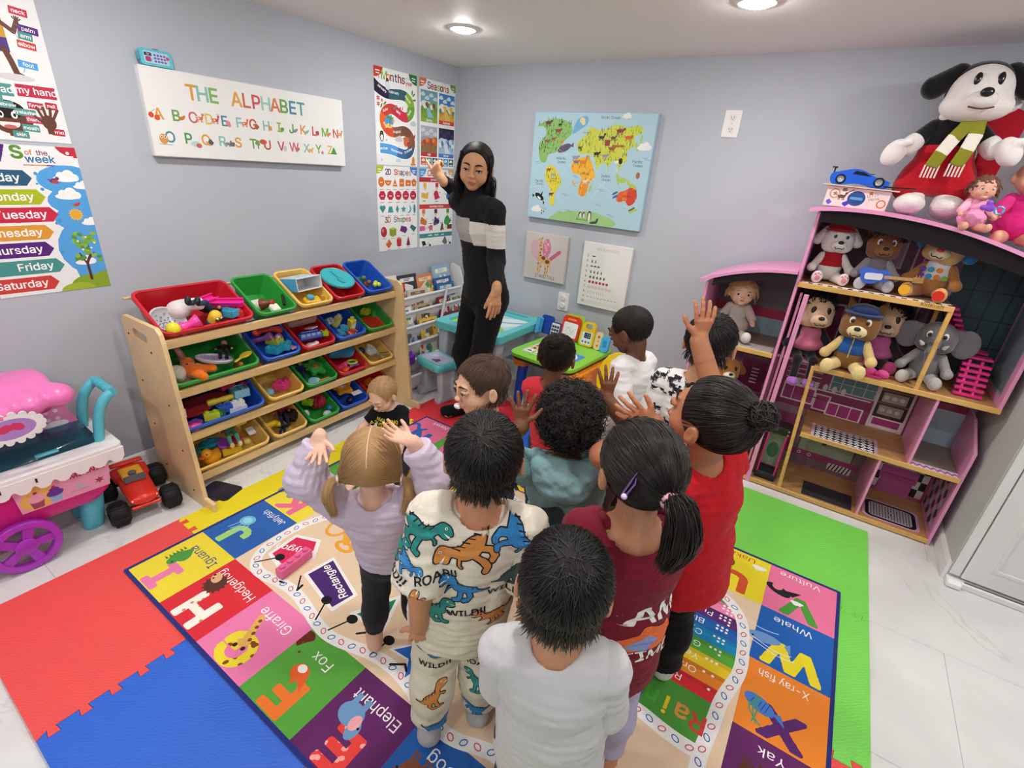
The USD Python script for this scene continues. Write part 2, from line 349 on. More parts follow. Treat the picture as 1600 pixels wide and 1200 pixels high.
t = thing('trim_1', None, None, kind='structure')
part(t, 'sill', b2((3.50, DY - .035, 0), (X1, DY + .002, .03), .004), WHITE)
part(t, 'track', b2((3.56, DY - .026, .03), (X1, DY - .022, .034), .001), M('6d6d6d', 'metal'))
part(t, 'guide_block', bx(.055, .03, .03, (3.525, DY - .045, .017), .006), M('fafafa', 'plastic'))
# recessed ceiling lamps
LENS = usdkit.material(stage, '/World/Looks/lamp_lens', {'e': ('emission', {'color': LAMP_COLOR, 'strength': LAMP_STRENGTH})}, [], 'e.emission')
for i, (x, y) in enumerate(LAMP_XY):
    lb = {0: 'round white recessed ceiling lamp, glowing, nearest the corner of the walls', 1: 'round white recessed ceiling lamp cut by the top edge of the picture'}.get(i, 'recessed ceiling lamp out of the picture, %s of the %s row from the back wall' % (('left', 'middle', 'right')[i % 3], ('first', 'second', 'third')[i // 3]))
    l = thing('ceiling_lamp', lb, 'ceiling light', (x, y, CEIL))
    ring = lathe([(.062, -.001), (.062, -.006), (.070, -.007), (.078, -.003), (.079, 0), (.062, 0)], 40); part(l, 'trim_ring', ring, M('f4f3f0', 'matte'), 40)
    part(l, 'lens', lathe([(0, -.020), (.024, -.0185), (.044, -.014), (.056, -.0075), (.0615, -.001), (0, -.001)], 40), LENS, 40)
# outlets
def outlet(name, lab, x, z, covers):
    o = thing(name, lab, 'power outlet', (x, 0, z))
    q = ext(rrect(.088, .135, .006), .006); q.vertices = np.stack([q.vertices[:, 0], -q.vertices[:, 2], q.vertices[:, 1]], 1); q.invert(); part(o, 'plate', q, M('f2f1ee', 'plastic'))
    for s in (-1, 1):
        if covers: part(o, 'child_safety_cap', lathe([(0, 0), (.021, 0), (.021, .008), (.018, .011), (0, .012)], 24, (0, -.006, s * .029), rx=90), M('ececea', 'plastic'), 40)
        else:
            r = ext(rrect(.034, .030, .012), .003); r.vertices = np.stack([r.vertices[:, 0], -.006 - r.vertices[:, 2], r.vertices[:, 1] + s * .029], 1); r.invert(); rc = part(o, 'receptacle', r, M('eae9e5', 'plastic'))
            for dx, hh in ((-.0065, .009), (.0065, .011)): part(rc, 'slot', b2((dx - .001, -.0095, s * .029 + .002 - hh / 2), (dx + .001, -.0088, s * .029 + .002 + hh / 2), 0), M('222222', 'matte'))
            part(rc, 'ground_hole', T(cyl(.0024, .0007, n=10, c=0), (0, -.0088, s * .029 - .009), rx=90), M('222222', 'matte'))
    if not covers: part(o, 'screw', T(cyl(.003, .001, n=10, c=0), (0, -.006, 0), rx=90), M('d5d5d5', 'metal'))
outlet('power_outlet', 'white duplex wall outlet high on the back wall, right of the map', 1.983, 1.874, False)
outlet('power_outlet', 'white wall outlet with two round safety caps, below the giraffe canvas', 1.07, .675, True)
# ================================================================ prints on the walls
OR, TEA, GRN, RED, BLU, YEL, PUR, PNK, NVY = 'e8a23c', '8cc4bf', '8fb84a', 'd2544f', '3f7fae', 'edc04e', '5d2a70', 'e58aa5', '27354f'
def animal(x, y, s, c, neck=0, tail=1, flip=1, horn=0):
    """small four-legged silhouette, s = body length"""
    g = [ellp(0, 0, .5 * s, .24 * s), ellp(.55 * s, (.2 + neck) * s, .2 * s, .15 * s)]
    g += [sbox((k - .05) * s, -.52 * s, (k + .06) * s, 0) for k in (-.38, -.2, .2, .38)]
    g += [Polygon([(.25 * s, 0), (.5 * s, .0), (.68 * s, (.2 + neck) * s), (.45 * s, (.28 + neck) * s)])]
    if tail: g.append(line([(-.45 * s, .05 * s), (-.68 * s, .2 * s * tail)], .08 * s))
    if horn: g += [line([(.5 * s, (.3 + neck) * s), (.42 * s, (.3 + neck + horn) * s)], .06 * s), line([(.6 * s, (.3 + neck) * s), (.66 * s, (.3 + neck + horn) * s)], .06 * s)]
    g = unary_union(g); g = affinity.scale(g, flip, 1, origin=(0, 0)); return affinity.translate(g, x, y), c
def bird(x, y, s, c): return unary_union([ellp(x, y, .4 * s, .25 * s, 20), ellp(x + .35 * s, y + .25 * s, .18 * s), Polygon([(x - .7 * s, y + .2 * s), (x - .2 * s, y + .1 * s), (x - .2 * s, y - .12 * s)])]), c
def cloud(x, y, s): return unary_union([ellp(x, y, .6 * s, .18 * s), ellp(x - .2 * s, y + .14 * s, .22 * s), ellp(x + .15 * s, y + .2 * s, .28 * s), ellp(x + .42 * s, y + .06 * s, .2 * s)])
def treep(P, x, y, h, c, trunk='6b4a2f'): P.add(sbox(x - .05 * h, y, x + .05 * h, y + .5 * h), trunk); P.add(blob(x, y + .68 * h, .33 * h, int(x * 999), .2), c)
LX = lambda o: flat(o, (0, 1, 0), (0, 0, 1))
BY = lambda o: flat(o, (1, 0, 0), (0, 0, 1))

# --- alphabet canvas
W, H, TH = 1.035, .352, .036
cv = thing('wall_canvas', 'long white canvas print of the alphabet with little animals, on the left wall', 'wall art', (0, -2.12, 1.495))
part(cv, 'canvas', b2((.001, 0, 0), (TH, W, H), .003), M('f0f0ee', 'fabric'))
P = Print(sbox(.004, .004, W - .004, H - .004), 'f3f3f1')
AC = [OR, '6fa04c', 'cf6d74', 'eac257', '4e92a5', TEA, 'c2573f', TEA, GRN, '4f9a52', 'e59c45', 'c8504c', '7fb247', 'd0655c']
for ch, x, c in zip('THE', (.205, .252, .302), (OR, TEA, '86b95b')): P.text(ch, .060, c, x - .005, .245)
for i, (ch, c) in enumerate(zip('ALPHABET', ('e6a84d', 'd8704a', 'd0525a', '9fd0ca', 'dc7b45', '6fa848', '4b8fb0', '52a0a4'))): P.text(ch, .060, c, .405 + i * .0505, .245)
cr1 = [.042, .115, .182, .258, .335, .402, .463, .528, .592, .660, .718, .785, .845, .925, 0]
for i, ch in enumerate('ABCDEFGHIJKLMN'):
    x = .045 + i * .0715; P.text(ch, .043, AC[i], x, .152)
cr2 = 'OPQRSTUVWXYZ'
for i, ch in enumerate(cr2):
    x = .075 + i * .0775; P.text(ch, .043, AC[(i * 5 + 4) % 14], x, .062)
an1 = [('fr', 'd8492f'), ('b', 'd9783c'), ('a', 'd87a3f'), ('a', 'c4504e'), ('n', 'e08a8f'), ('a', 'd8702f'), ('n', 'a8623f'), ('n', 'd89a5c'), ('n', '6fa04c'), ('b', '8a8f94'), ('b', '8fb8b4'), ('n', 'b84a48'), ('b', 'd9803c'), ('a', 'd88a4c')]
for i, (k, c) in enumerate(an1):
    x = .045 + i * .0715 + .022; y = .158
    if k == 'fr': P.add(ellp(x - .052, y + .008, .011), c); P.add(ellp(x - .03, y - .001, .011), 'e0562f'); P.add(line([(x - .05, y + .02), (x - .035, y + .03)], .002), '6b8f3c')
    elif k == 'b': P.add(*bird(x, y + .006, .030, c))
    elif k == 'a': P.add(*animal(x + .006, y + .014, .030, c, neck=.35, horn=.3 if i == 3 else .1)); P.add(ellp(x + .002, y + .014, .006, .004), 'f1d9b8')
    else: P.add(blob(x - .004, y + .006, .012, i, .35), c)
an2 = [('owl', 'e09a55'), ('rb', 'd9655c'), ('n', '555d63'), ('a', '8f8f8f'), ('n', '6d6d72'), ('tree', '6fae4c'), ('um', 'd85c4c'), ('n', 'c9ced0'), ('n', 'c4726a'), ('a', 'e2b04a'), ('st', 'd8605c'), ('tri', '4f9a44')]
for i, (k, c) in enumerate(an2):
    x = .075 + i * .0775 + .024; y = .066
    if k == 'owl': P.add(ellp(x - .052, y + .008, .018, .021), c); P.add([ellp(x - .059, y + .016, .006), ellp(x - .045, y + .016, .006)], 'fff6e6'); P.add([ellp(x - .059, y + .016, .003), ellp(x - .045, y + .016, .003)], '2a211b'); P.add(line([(x - .075, y - .014), (x - .02, y - .014)], .002), '8a7a66')
    elif k == 'rb': P.add(ellp(x + .004, y - .004, .022, .012), 'b9ddd8'); P.add(ellp(x + .018, y - .010, .013, .010), c)
    elif k == 'a': P.add(*animal(x, y + .008, .028, c, neck=.2))
    elif k == 'tree': treep(P, x, y - .004, .04, c)
    elif k == 'um': P.add(ellp(x - .046, y + .030, .02, .012), c); P.add(line([(x - .046, y + .03), (x - .044, y + .004)], .002), '8a5a44')
    elif k == 'st': P.add(star(x, y, .012), c)
    elif k == 'tri': P.add(Polygon([(x - .02, y - .004), (x + .024, y - .004), (x + .003, y + .036)]), c)
    else: P.add(blob(x - .004 if i != 4 else x - .055, y + .008, .013, i + 40, .35), c)
P.part(cv, 'print', LX((TH + .0006, 0, 0)))

def poster(name, label, y0, z0, w, h, P, curl=0.0):
    p = thing(name, label, 'poster', (0, y0, z0))
    part(p, 'sheet', b2((.0008, 0, 0), (.0016, w, h), 0), M('f4f4f4', 'paper', .3))
    P.part(p, 'print', LX((.0019, 0, 0)), M('v', 'paper', .28), clip=sbox(0, 0, w, h)); return p
w_, h_ = .376, .556
def corner(P, w, h, c, side, wd=.075, lab=None):
    x = 0 if side < 0 else w; P.add(ellp(x, h, wd, wd * .78).intersection(sbox(0, 0, w, h)), c)
    P.add(rrect(wd * .5, .006, .003, x - side * wd * .42, h - .022), 'ffffff'); P.add(rrect(wd * .42, .006, .003, x - side * wd * .42, h - .036), 'f2f2f2')
# --- months of the year
P = Print(sbox(0, 0, w_, h_), 'f6f6f6'); corner(P, w_, h_, 'd8402f', -1); corner(P, w_, h_, '2f7a3f', 1)
P.letters('Months', .046, [GRN, 'e58a3c', '6b4a2f', '4a4a4a', '8c2a34', 'a04a2f'], .085, .492, .033)
P.text('of the', .014, '8a8a8a', .292, .52, bold=False); P.text('year', .022, 'd2405a', .302, .489)
cr = spline([(-.02, .47), (.05, .432), (.12, .418), (.20, .425), (.27, .420), (.315, .385), (.315, .33), (.27, .300), (.20, .318), (.13, .335), (.075, .30), (.072, .245), (.12, .205), (.19, .205), (.26, .215), (.31, .185), (.32, .13), (.295, .085), (.23, .075), (.16, .09), (.10, .098), (-.02, .098)], 264)
mc = ['2b1f3d', '2b1f3d', '35606e', '35606e', '8fb52f', '6fa83a', 'd2334c', 'd2334c', 'd8402f', 'e86a2c', 'e0522f', '8a5a44', '7a4f3c', '8a5a3c', '3c5d8c', '3c6fae', '5aa8ec', '5aa8ec']
P.add(LineString(cr).buffer(.0335), 'ffffff')
k = len(cr) // len(mc)
for i, c in enumerate(mc): P.add(LineString(cr[i * k:(i + 1) * k + 2]).buffer(.030, cap_style=2), c)
for t, x, y, r in (('January', .062, .435, -24), ('February', .165, .424, 0), ('March', .285, .402, -38), ('April', .306, .325, 48), ('May', .20, .316, -16), ('June', .088, .318, 22), ('July', .078, .235, -52), ('August', .185, .200, 6), ('October', .292, .092, 24), ('November', .18, .080, -10), ('December', .05, .092, 3)): P.text(t, .0155, 'ffffff', x, y, rot=r)
P.add(ellp(.118, .262, .036), '4f9fe0'); P.add(ellp(.118, .236, .03, .014), 'f4d27a'); P.add(line([(.122, .235), (.126, .275)], .006), '8a5a34'); [P.add(ellp(.126 + .018 * math.cos(a), .276 + .008 * math.sin(a) + .003, .017, .005, math.degrees(a)), '4f9a44') for a in (.3, 1.2, 2.2, 2.9)]
def penguin(x, y, s): P.add(ellp(x, y, .6 * s, s), '1d1d26'); P.add(ellp(x, y - .15 * s, .38 * s, .72 * s), 'f4f4f4'); P.add(ellp(x, y + .75 * s, .45 * s, .4 * s), '1d1d26'); P.add(ellp(x, y + .68 * s, .12 * s), 'e8963c')
penguin(.110, .478, .022); P.add(ellp(.112, .462, .022, .024), 'dcebf2'); penguin(.05, .168, .03)
for x, y, s in ((.03, .385, .018), (.06, .375, .011), (.03, .352, .017), (.185, .355, .012)): P.add(star(x, y, s, 6, .5), 'd2405a'); P.add(ellp(x, y, s * .2), 'f2d05a')
for x, y, r in ((.055, .345, 60), (.085, .362, 40), (.17, .345, 30), (.33, .452, 80), (.345, .44, 40), (.35, .41, 10), (.29, .352, 70)): P.add(ellp(x, y, .016, .006, r), '5f9a3c')
P.add([Polygon([(.205, .345), (.225, .36), (.22, .335)]), Polygon([(.232, .345), (.245, .365), (.24, .338)])], 'b8503c')
P.add([ellp(.345, .185, .008, .018, -30)], 'c23c3c'); P.add(ellp(.155, .268, .01, .01), 'edb04e')
P.add([cloud(.335, .262, .05)], 'c5d3cf'); P.add(cloud(.2, .158, .06), 'd9c9cf'); P.add([star(.09, .15, .012, 6, .3), star(.045, .03, .012, 6, .3), star(.04, .5, .014, 6, .3)], 'a9c8dd')
P.add([ellp(.265, .15, .02, .03), ellp(.27, .17, .03, .012)], 'd8703c'); P.add(ellp(.29, .135, .014, .02), 'c23c3c'); P.add([ellp(.335, .035, .014, .03), ellp(.325, .012, .018, .008), ellp(.345, .012, .014, .007)], 'e08a3c'); P.add(cloud(.19, .028, .04), 'd0e2ee')
poster('wall_poster', 'white poster of the months of the year on a winding coloured path', -.808, 1.517, w_, h_, P)
# --- seasons
P = Print(sbox(0, 0, w_, h_), 'f6f6f6'); corner(P, w_, h_, 'e0793c', -1, .07); corner(P, w_, h_, '6f9a34', 1, .06)
P.letters('Seasons', .042, ['5f6b72', 'c2405a', '8c3a2f', '8fb84a', '5a3a2c', 'e08a4c', 'a0522f'], .095, .500, .0325)
for (x0, y0, sky, gnd, band, t) in ((.012, .292, '6fa5b4', '7fae3c', '8fb83c', 'Spring'), (.199, .292, '3f86cc', 'e8b048', 'd8502c', 'Summer'), (.012, .072, 'b4b9c6', '8a7a4a', 'c8323c', 'Fall'), (.199, .072, '2d2244', 'a9cbe8', '4f7fd0', 'Winter')):
    cl = sbox(x0, y0, x0 + .170, y0 + .196); P.add(cl, sky); q = Print()
    q.add(sbox(x0, y0, x0 + .17, y0 + .11), gnd)
    for j in range(4): q.add(cloud(x0 + .02 + j * .042, y0 + .165 - (j % 2) * .02, .04), {'Spring': 'cfe0e4', 'Summer': 'dcecf6', 'Fall': 'd8d9df', 'Winter': '3f3560'}[t])
    q.add(blob(x0 + .05, y0 + .108, .05, 3, .2, sx=1.2, sy=.5), {'Spring': 'dfe9df', 'Summer': 'f4f4ee', 'Fall': '9aa3a8', 'Winter': 'c9dff2'}[t]); q.add(blob(x0 + .13, y0 + .10, .05, 5, .2, sx=1.2, sy=.5), {'Spring': '8fb85a', 'Summer': 'f0efe6', 'Fall': 'c2632f', 'Winter': '7fb0e0'}[t])
    for j in range(7):
        c = {'Spring': ['6f9a3c', 'f0f0ea', '7d5a3c'], 'Summer': ['5f9a4c', 'f4f4ee', 'f0c452'], 'Fall': ['d8622c', 'c2402f', 'e0923c'], 'Winter': ['f2f6fa', '5f86b4', 'dcebf6']}[t][j % 3]; treep(q, x0 + .018 + j * .023, y0 + .05 + (j * 7 % 3) * .012, .05, c)
    q.add(Polygon([(x0 + .06, y0 + .09), (x0 + .085, y0 + .09), (x0 + .135, y0 + .03), (x0 + .07, y0 + .03)]), {'Spring': '8fc4e0', 'Summer': 'f2c45a', 'Fall': 'a9683c', 'Winter': 'eaf2fa'}[t])
    P.place(q, clip=cl); P.add(sbox(x0, y0, x0 + .17, y0 + .026), band); P.text(t, .015, 'ffffff', x0 + .085, y0 + .006)
for i, c in enumerate(('e0663c', '5f9a8c', '2f4a6b', '5fae9a', '4f9fe0', '3f6f66')): x = .012 + i * .0605; P.add(sbox(x, .014, x + .053, .064), c); P.add(cloud(x + .024, .044, .03), 'f4f6f8'); P.add(rrect(.03, .005, .002, x + .026, .022), 'f4f4f4')
poster('wall_poster', 'white poster of the four seasons, in the corner above the raised hand', -.408, 1.518, w_, h_, P)
# --- shapes
P = Print(sbox(0, 0, w_, h_), 'f6f6f6'); corner(P, w_, h_, 'b4c832', -1, .065); corner(P, w_, h_, '4f7fc8', 1, .07)
TL = ['4a5f6b', '7d3a4a', 'x', 'c24a4a', 'd9823c', '5a3a4a', '6fa0b4', 'b8503c', '8fae4c']
P.letters('2D Shapes', .036, TL, .088, .502, .0275); P.letters('3D Shapes', .036, ['8c3a4a', 'c2503c', 'x', '4f8f9a', 'a83a4a', '8fae4c', '6b4a6b', 'd2603c', 'b83a4a'], .072, .192, .0285)
o = 'e0762f'
for g in (ellp(.04, .455, .027, .032), ellp(.10, .466, .03, .034).intersection(sbox(0, .42, .3, .466)), Polygon([(.14, .428), (.186, .428), (.163, .478)]), sbox(.205, .428, .25, .478), sbox(.263, .432, .315, .472), ngon(.346, .455, .029, 5)): P.add(g, o); b = g.centroid; P.add(rrect(.022, .006, .002, b.x, b.y - .002), 'fbe3cc')
for i in range(5): x = .045 + i * .073; P.add(ngon(x, .37, .032, 6 + i, 0 if i == 0 else 90), 'c92a4c'); P.add(rrect(.026, .007, .002, x, .366), 'f4c9d2')
t = '3f9a9a'
P.add([ellp(.032, .292, .014), ellp(.056, .292, .014), Polygon([(.019, .286), (.069, .286), (.044, .256)])], t); P.add(Polygon([(.09, .258), (.142, .258), (.13, .298), (.102, .298)]), t)
P.add(Polygon([(.18, .25), (.195, .278), (.18, .308), (.165, .278)]), t); P.add(star(.24, .277, .027), t); P.add(ellp(.29, .278, .026, .028).difference(ellp(.28, .282, .025, .027)), t); P.add(ellp(.35, .278, .012, .032), t)
for r_, n in ((.408, 6), (.324, 5), (.236, 6)):
    for i in range(n): P.add(rrect(.034, .005, .002, .04 + i * .366 / n, r_), ['b9b3ae', 'c9a9a4', 'cf8a90'][n % 3])
P.add(ellp(.048, .13, .028, .035), 'b82a3c'); P.add(ellp(.04, .14, .01, .014), 'e07a86')
P.add(Polygon([(.10, .105), (.13, .092), (.165, .103), (.165, .148), (.135, .158), (.10, .15)]), '8fa52f'); P.add(Polygon([(.10, .15), (.135, .158), (.165, .148), (.13, .14)]), 'b4c85a')
P.add(Polygon([(.20, .13), (.255, .11), (.275, .135), (.265, .155), (.215, .165)]), '6b2a7a'); P.add(Polygon([(.30, .15), (.318, .17), (.368, .145), (.34, .115)]), '3f7070')
P.add(Polygon([(.06, .045), (.09, .015), (.12, .045), (.093, .08)]), 'd8622f'); P.add(Polygon([(.06, .045), (.09, .052), (.093, .08)]), 'f0a05a'); P.add(rrect(.045, .065, .016, .19, .052), 'd8383c'); P.add(ellp(.19, .077, .02, .009), 'e86a6a'); P.add([Polygon([(.262, .028), (.302, .028), (.283, .09)]), ellp(.282, .028, .02, .008)], '8c2a44')
for x, y in ((.05, .085), (.13, .082), (.24, .094), (.335, .1), (.09, .006), (.19, .008), (.285, .01)): P.add(rrect(.035, .004, .001, x, y), 'b8a9a4')
poster('wall_poster', 'white poster of flat and solid shapes, lower left of the four in the corner', -.815, .955, w_, h_, P)
# --- colours
P = Print(sbox(0, 0, w_, h_), 'f6f6f6'); corner(P, w_, h_, '4f9fdc', -1, .075); corner(P, w_, h_, 'e8a85a', 1, .06)
P.letters('Colours', .04, [RED, OR, YEL, GRN, BLU, PUR, '8c3a4a'], .105, .508, .03)
for y, c, t in ((.466, 'c2333f', 'primary colours'), (.278, 'd2402f', 'secondary colours'), (.066, '3f8f8c', 'white      black      grey')): P.add(sbox(0, y, w_, y + .032), c); P.text(t, .013, 'ffffff', w_ / 2, y + .011)
def brush(x, y, c, h=.07): P.add(sbox(x - .016, y, x + .016, y + .03), c); P.add(Polygon([(x - .016, y), (x + .016, y), (x, y - .03)]), 'e8c78f'); P.add(blob(x, y - .062, .03, int(x * 1e4) + int(y * 999), .5), c); [P.add(ellp(x + a, y - b, .005), c) for a, b in ((.035, .04), (-.033, .05), (.03, .075))]
for x, c in ((.06, 'e8bc48'), (.19, 'c92a3f'), (.32, '2f5fae')): brush(x, .432, c)
for x, c in ((.045, 'e0762f'), (.18, '4a2a5f'), (.32, '3f9a4c')): brush(x, .245, c)
for x, c, d in ((.03, 'e0608c', 1), (.345, '6b3a2f', -1)): P.add(sbox(x - .028, .12, x + .028, .155), c); P.add(Polygon([(x + d * .028, .12), (x + d * .028, .155), (x + d * .06, .1375)]), 'ecd2a0'); P.add(blob(x + d * .09, .135, .024, 9 + int(x * 99), .5), c)
for x, c in ((.045, '1c1c1c'), (.285, '6d6d78')): P.add(blob(x, .03, .026, int(x * 1e3), .5), c); P.add(Polygon([(x + .03, .012), (x + .055, .045), (x + .07, .012)]), 'e6dfa8'); P.add(Polygon([(x + .06, .012), (x + .072, .02), (x + .085, .004), (x + .06, 0)]), '1c1c1c')
for x, y in ((.05, .335), (.19, .33), (.045, .17), (.12, .17), (.18, .17), (.25, .17), (.32, .175)): P.add(rrect(.03, .006, .002, x, y), '8a8580')
poster('wall_poster', 'white poster of primary and secondary colours, lower right of the four in the corner', -.414, .951, w_, h_, P)
# --- days of the week (left edge of the picture)
w_, h_ = .363, .562
P = Print(sbox(0, 0, w_, h_), 'f7f7f7'); P.add(ellp(w_ + .01, h_ + .01, .075, .05), 'cf2f45'); P.text('Days', .062, 'cf5a3c', .065, .512); 
P.it.pop(); P.letters('Days', .058, ['d2703c', '3f8fae', '5d2a80', '5f9a3c'], .03, .516, .050)
P.text('of', .017, 'd9823c', .215, .529); P.text('the', .017, '8c3a6a', .255, .529); P.text('week', .026, '3f7fae', .245, .502)
for x, c in ((.19, 'd8704a'), (.22, 'e0a84a'), (.26, '5d2a80'), (.30, '5f9a3c')): P.add(sbox(x, .490, x + .04, .494), c)
P.add([ellp(.335, .54, .006), rrect(.03, .004, .002, .338, .528)], 'ffffff')
sky = unary_union([ellp(.315, .44, .10, .055), ellp(.35, .36, .12, .06), ellp(.36, .29, .125, .06), ellp(.37, .17, .15, .13), ellp(.36, .08, .1, .1)]).intersection(sbox(.16, .0, w_, .50)); P.add(sky.difference(ellp(.215, .255, .025)), '5aaaea')
for x, y, s in ((.308, .445, .07), (.355, .415, .05), (.30, .378, .07), (.35, .272, .05), (.298, .112, .06)): P.add(cloud(x, y, s), 'ffffff')
for x, y, r in ((.218, .462, .006), (.214, .425, .004), (.225, .405, .006), (.25, .285, .008), (.238, .275, .005), (.23, .16, .006)): P.add(ellp(x, y, r), '4f9fdc')
P.add(star(.309, .307, .026, 14, .7), 'f4c44a'); P.add(ellp(.309, .307, .017), 'edb03c'); P.add(*bird(.268, .437, .035, '7a3f7a')); P.add(ellp(.272, .432, .012, .007), 'c2505a'); P.add(*bird(.32, .345, .025, 'd2403c'))
P.add([ellp(.30, .01, .075, .05), ellp(.36, .02, .06, .05)], '8fae34'); P.add(ellp(.25, .0, .06, .03), 'a9c23c')
P.add([line([(.303, .04), (.303, .11), (.32, .14)], .01), line([(.303, .10), (.285, .15)], .006), line([(.31, .12), (.335, .15)], .005), line([(.318, .13), (.322, .18)], .004)], '5a3a34')
for k in range(34):
    a = random.Random(k); x, y = .312 + .055 * (a.random() - .5) * 2 * .75, .175 + .06 * (a.random() - .5) * 2; P.add(ellp(x, y, .010, .007, a.random() * 180), ['7fb23c', '5f9a34', '9ac24a'][k % 3])
for x, y in ((.29, .2), (.32, .215), (.33, .17), (.3, .165), (.345, .19)): P.add(ellp(x, y, .004), 'f4f4d0')
for t, xt, y, c in (('Sunday', .204, .445, '2f6080'), ('Monday', .228, .376, 'b4c428'), ('Tuesday', .252, .310, 'd2304a'), ('Wednesday', .222, .243, 'e8a23c'), ('Thursday', .207, .178, '5d2a80'), ('Friday', .225, .110, '4f9a94'), ('Saturday', .192, .043, 'd8453f')):
    P.add(Polygon([(-.01, y - .028), (xt - .022, y - .028), (xt, y), (xt - .022, y + .028), (-.01, y + .028)]), c); P.text(t, .028, 'ffffff', xt - .036, y - .012, anchor='r')
dp = poster('wall_poster', 'days of the week poster with big coloured arrows, at the left edge', -2.76, .947, w_, h_, P)
# --- my body
w_, h_ = .358, .60
P = Print(sbox(0, 0, w_, h_), 'f4f4f5'); S = '6b4334'
P.add([ellp(.20, .455, .045, .05), ellp(.2, .36, .05, .075)], S); P.add(sbox(.15, .33, .25, .40), 'd8a23c'); P.add(Polygon([(.155, .335), (.25, .335), (.25, .29), (.205, .29), (.2, .31), (.19, .29), (.155, .29)]), '4f3a8a')
P.add([line([(.24, .385), (.275, .358), (.290, .39)], .014), line([(.235, .3), (.245, .262), (.252, .225)], .018), line([(.25, .228), (.275, .215)], .012), line([(.18, .3), (.18, .235), (.16, .225)], .018)], S)
for a in (60, 80, 100, 125, 35): P.add(line([(.291, .392), (.291 + .016 * math.cos(math.radians(a)), .392 + .016 * math.sin(math.radians(a)))], .004), S)
P.add(ellp(.245, .212, .055, .012), 'dcdcdf'); P.it[-1], P.it[-2] = P.it[-2], P.it[-1]
def tagp(x, y, w, t, c, sk=-6, th=.012): P.add(affinity.rotate(rrect(w, .024, .002, x, y), sk, origin=(x, y)), c); P.text(t, th, 'ffffff', x, y - th * .45, rot=sk)
tagp(.303, .424, .05, 'neck', 'c9304a'); tagp(.318, .372, .056, 'palm', '5d2a80'); tagp(.305, .35, .04, 'arm', '4f9a94'); tagp(.302, .322, .052, 'elbow', 'd2453f'); tagp(.29, .258, .055, 'foot', '5aa8ec')
P.add([line([(.283, .384), (.3, .376)], .0016), line([(.28, .37), (.294, .355)], .0016), line([(.276, .36), (.287, .33)], .0016)], '8a7a9a'); P.add(line([(.28, .25), (.272, .232)], .002), '5aa8ec')
P.add(rrect(.115, .040, .002, .292, .172), 'c9304a'); P.text('my hand', .022, 'ffffff', .292, .163); P.add(rrect(.10, .040, .002, .175, .168), '4f9a94'); P.text('my head', .022, 'ffffff', .165, .159)
P.add([ellp(.19, .072, .055, .05), ellp(.243, .068, .014, .018), sbox(.18, .015, .2, .04)], S); P.add(ellp(.19, .105, .052, .03), '241a16'); P.add([ellp(.208, .086, .009, .012), ellp(.17, .086, .009, .012)], 'ffffff'); P.add([ellp(.209, .086, .004, .006), ellp(.171, .086, .004, .006)], '1c1210'); P.add(ellp(.188, .058, .03, .018).intersection(sbox(0, 0, .4, .062)), 'f4f0ee'); P.add(ellp(.188, .046, .018, .007), 'd2706a')
for x, y, w, t, c in ((.17, .138, .04, 'hair', '5fa09a'), (.19, .12, .05, 'eyebrow', '5fa09a'), (.243, .098, .06, 'eyelashes', '5fa09a'), (.246, .046, .05, 'mouth', '5fa09a'), (.212, .022, .045, 'skin', '4f9a94'), (.278, .124, .046, 'finger', 'c9405a'), (.325, .128, .035, 'nail', 'c9304a'), (.262, .076, .046, 'thumb', 'c9506a'), (.325, .038, .04, 'wrist', 'c9304a')): tagp(x, y, w, t, c, -3, .011)
P.add([ellp(.305, .07, .022, .026), sbox(.294, .03, .314, .06)], S)
for x, r_ in ((.290, 108), (.301, 95), (.313, 80), (.322, 60)): P.add(line([(x, .085), (x + .036 * math.cos(math.radians(r_)), .085 + .036 * math.sin(math.radians(r_)))], .009), S)
P.add(line([(.288, .068), (.268, .088)], .009), S)
poster('wall_poster', 'body parts poster with a brown hand, top left corner of the picture', -2.76, 1.523, w_, h_, P)

# --- world map canvas on the back wall
def canvas(label, x0, z0, w, h, th, col):
    c = thing('wall_canvas', label, 'wall art', (x0, 0, z0)); part(c, 'canvas', b2((0, -th, 0), (w, -.001, h), .003), M(col, 'fabric')); return c
W, H = .858, .674
cv = canvas('large light blue world map canvas with animals on the continents', .712, 1.243, W, H, .036, 'a9ccda')
P = Print(sbox(.003, .003, W - .003, H - .003), 'b3d5e2'); g = random.Random(3)
NA = Polygon(spline([(.025, .585), (.09, .62), (.16, .635), (.24, .625), (.285, .60), (.29, .545), (.25, .51), (.225, .465), (.175, .43), (.13, .415), (.115, .37), (.09, .365), (.055, .43), (.055, .49), (.1, .54), (.075, .585)], 60, True))
SA = Polygon(spline([(.135, .345), (.185, .345), (.225, .30), (.25, .27), (.235, .215), (.21, .165), (.205, .095), (.185, .10), (.18, .18), (.145, .235), (.12, .29)], 50, True))
AF = Polygon(spline([(.318, .36), (.335, .40), (.385, .41), (.43, .415), (.47, .375), (.49, .33), (.50, .315), (.465, .265), (.455, .22), (.43, .175), (.405, .18), (.395, .25), (.40, .295), (.37, .31), (.335, .315)], 60, True))
EU = Polygon(spline([(.355, .45), (.345, .50), (.40, .545), (.42, .59), (.47, .58), (.52, .575), (.60, .61), (.68, .595), (.765, .60), (.78, .575), (.73, .545), (.74, .50), (.70, .47), (.70, .41), (.665, .375), (.66, .33), (.64, .385), (.60, .40), (.59, .325), (.565, .385), (.54, .39), (.505, .345), (.485, .395), (.46, .43), (.41, .435), (.38, .43)], 90, True))
AU = Polygon(spline([(.675, .17), (.68, .22), (.715, .235), (.755, .255), (.785, .25), (.805, .21), (.79, .165), (.755, .15), (.73, .175), (.70, .165)], 40, True))
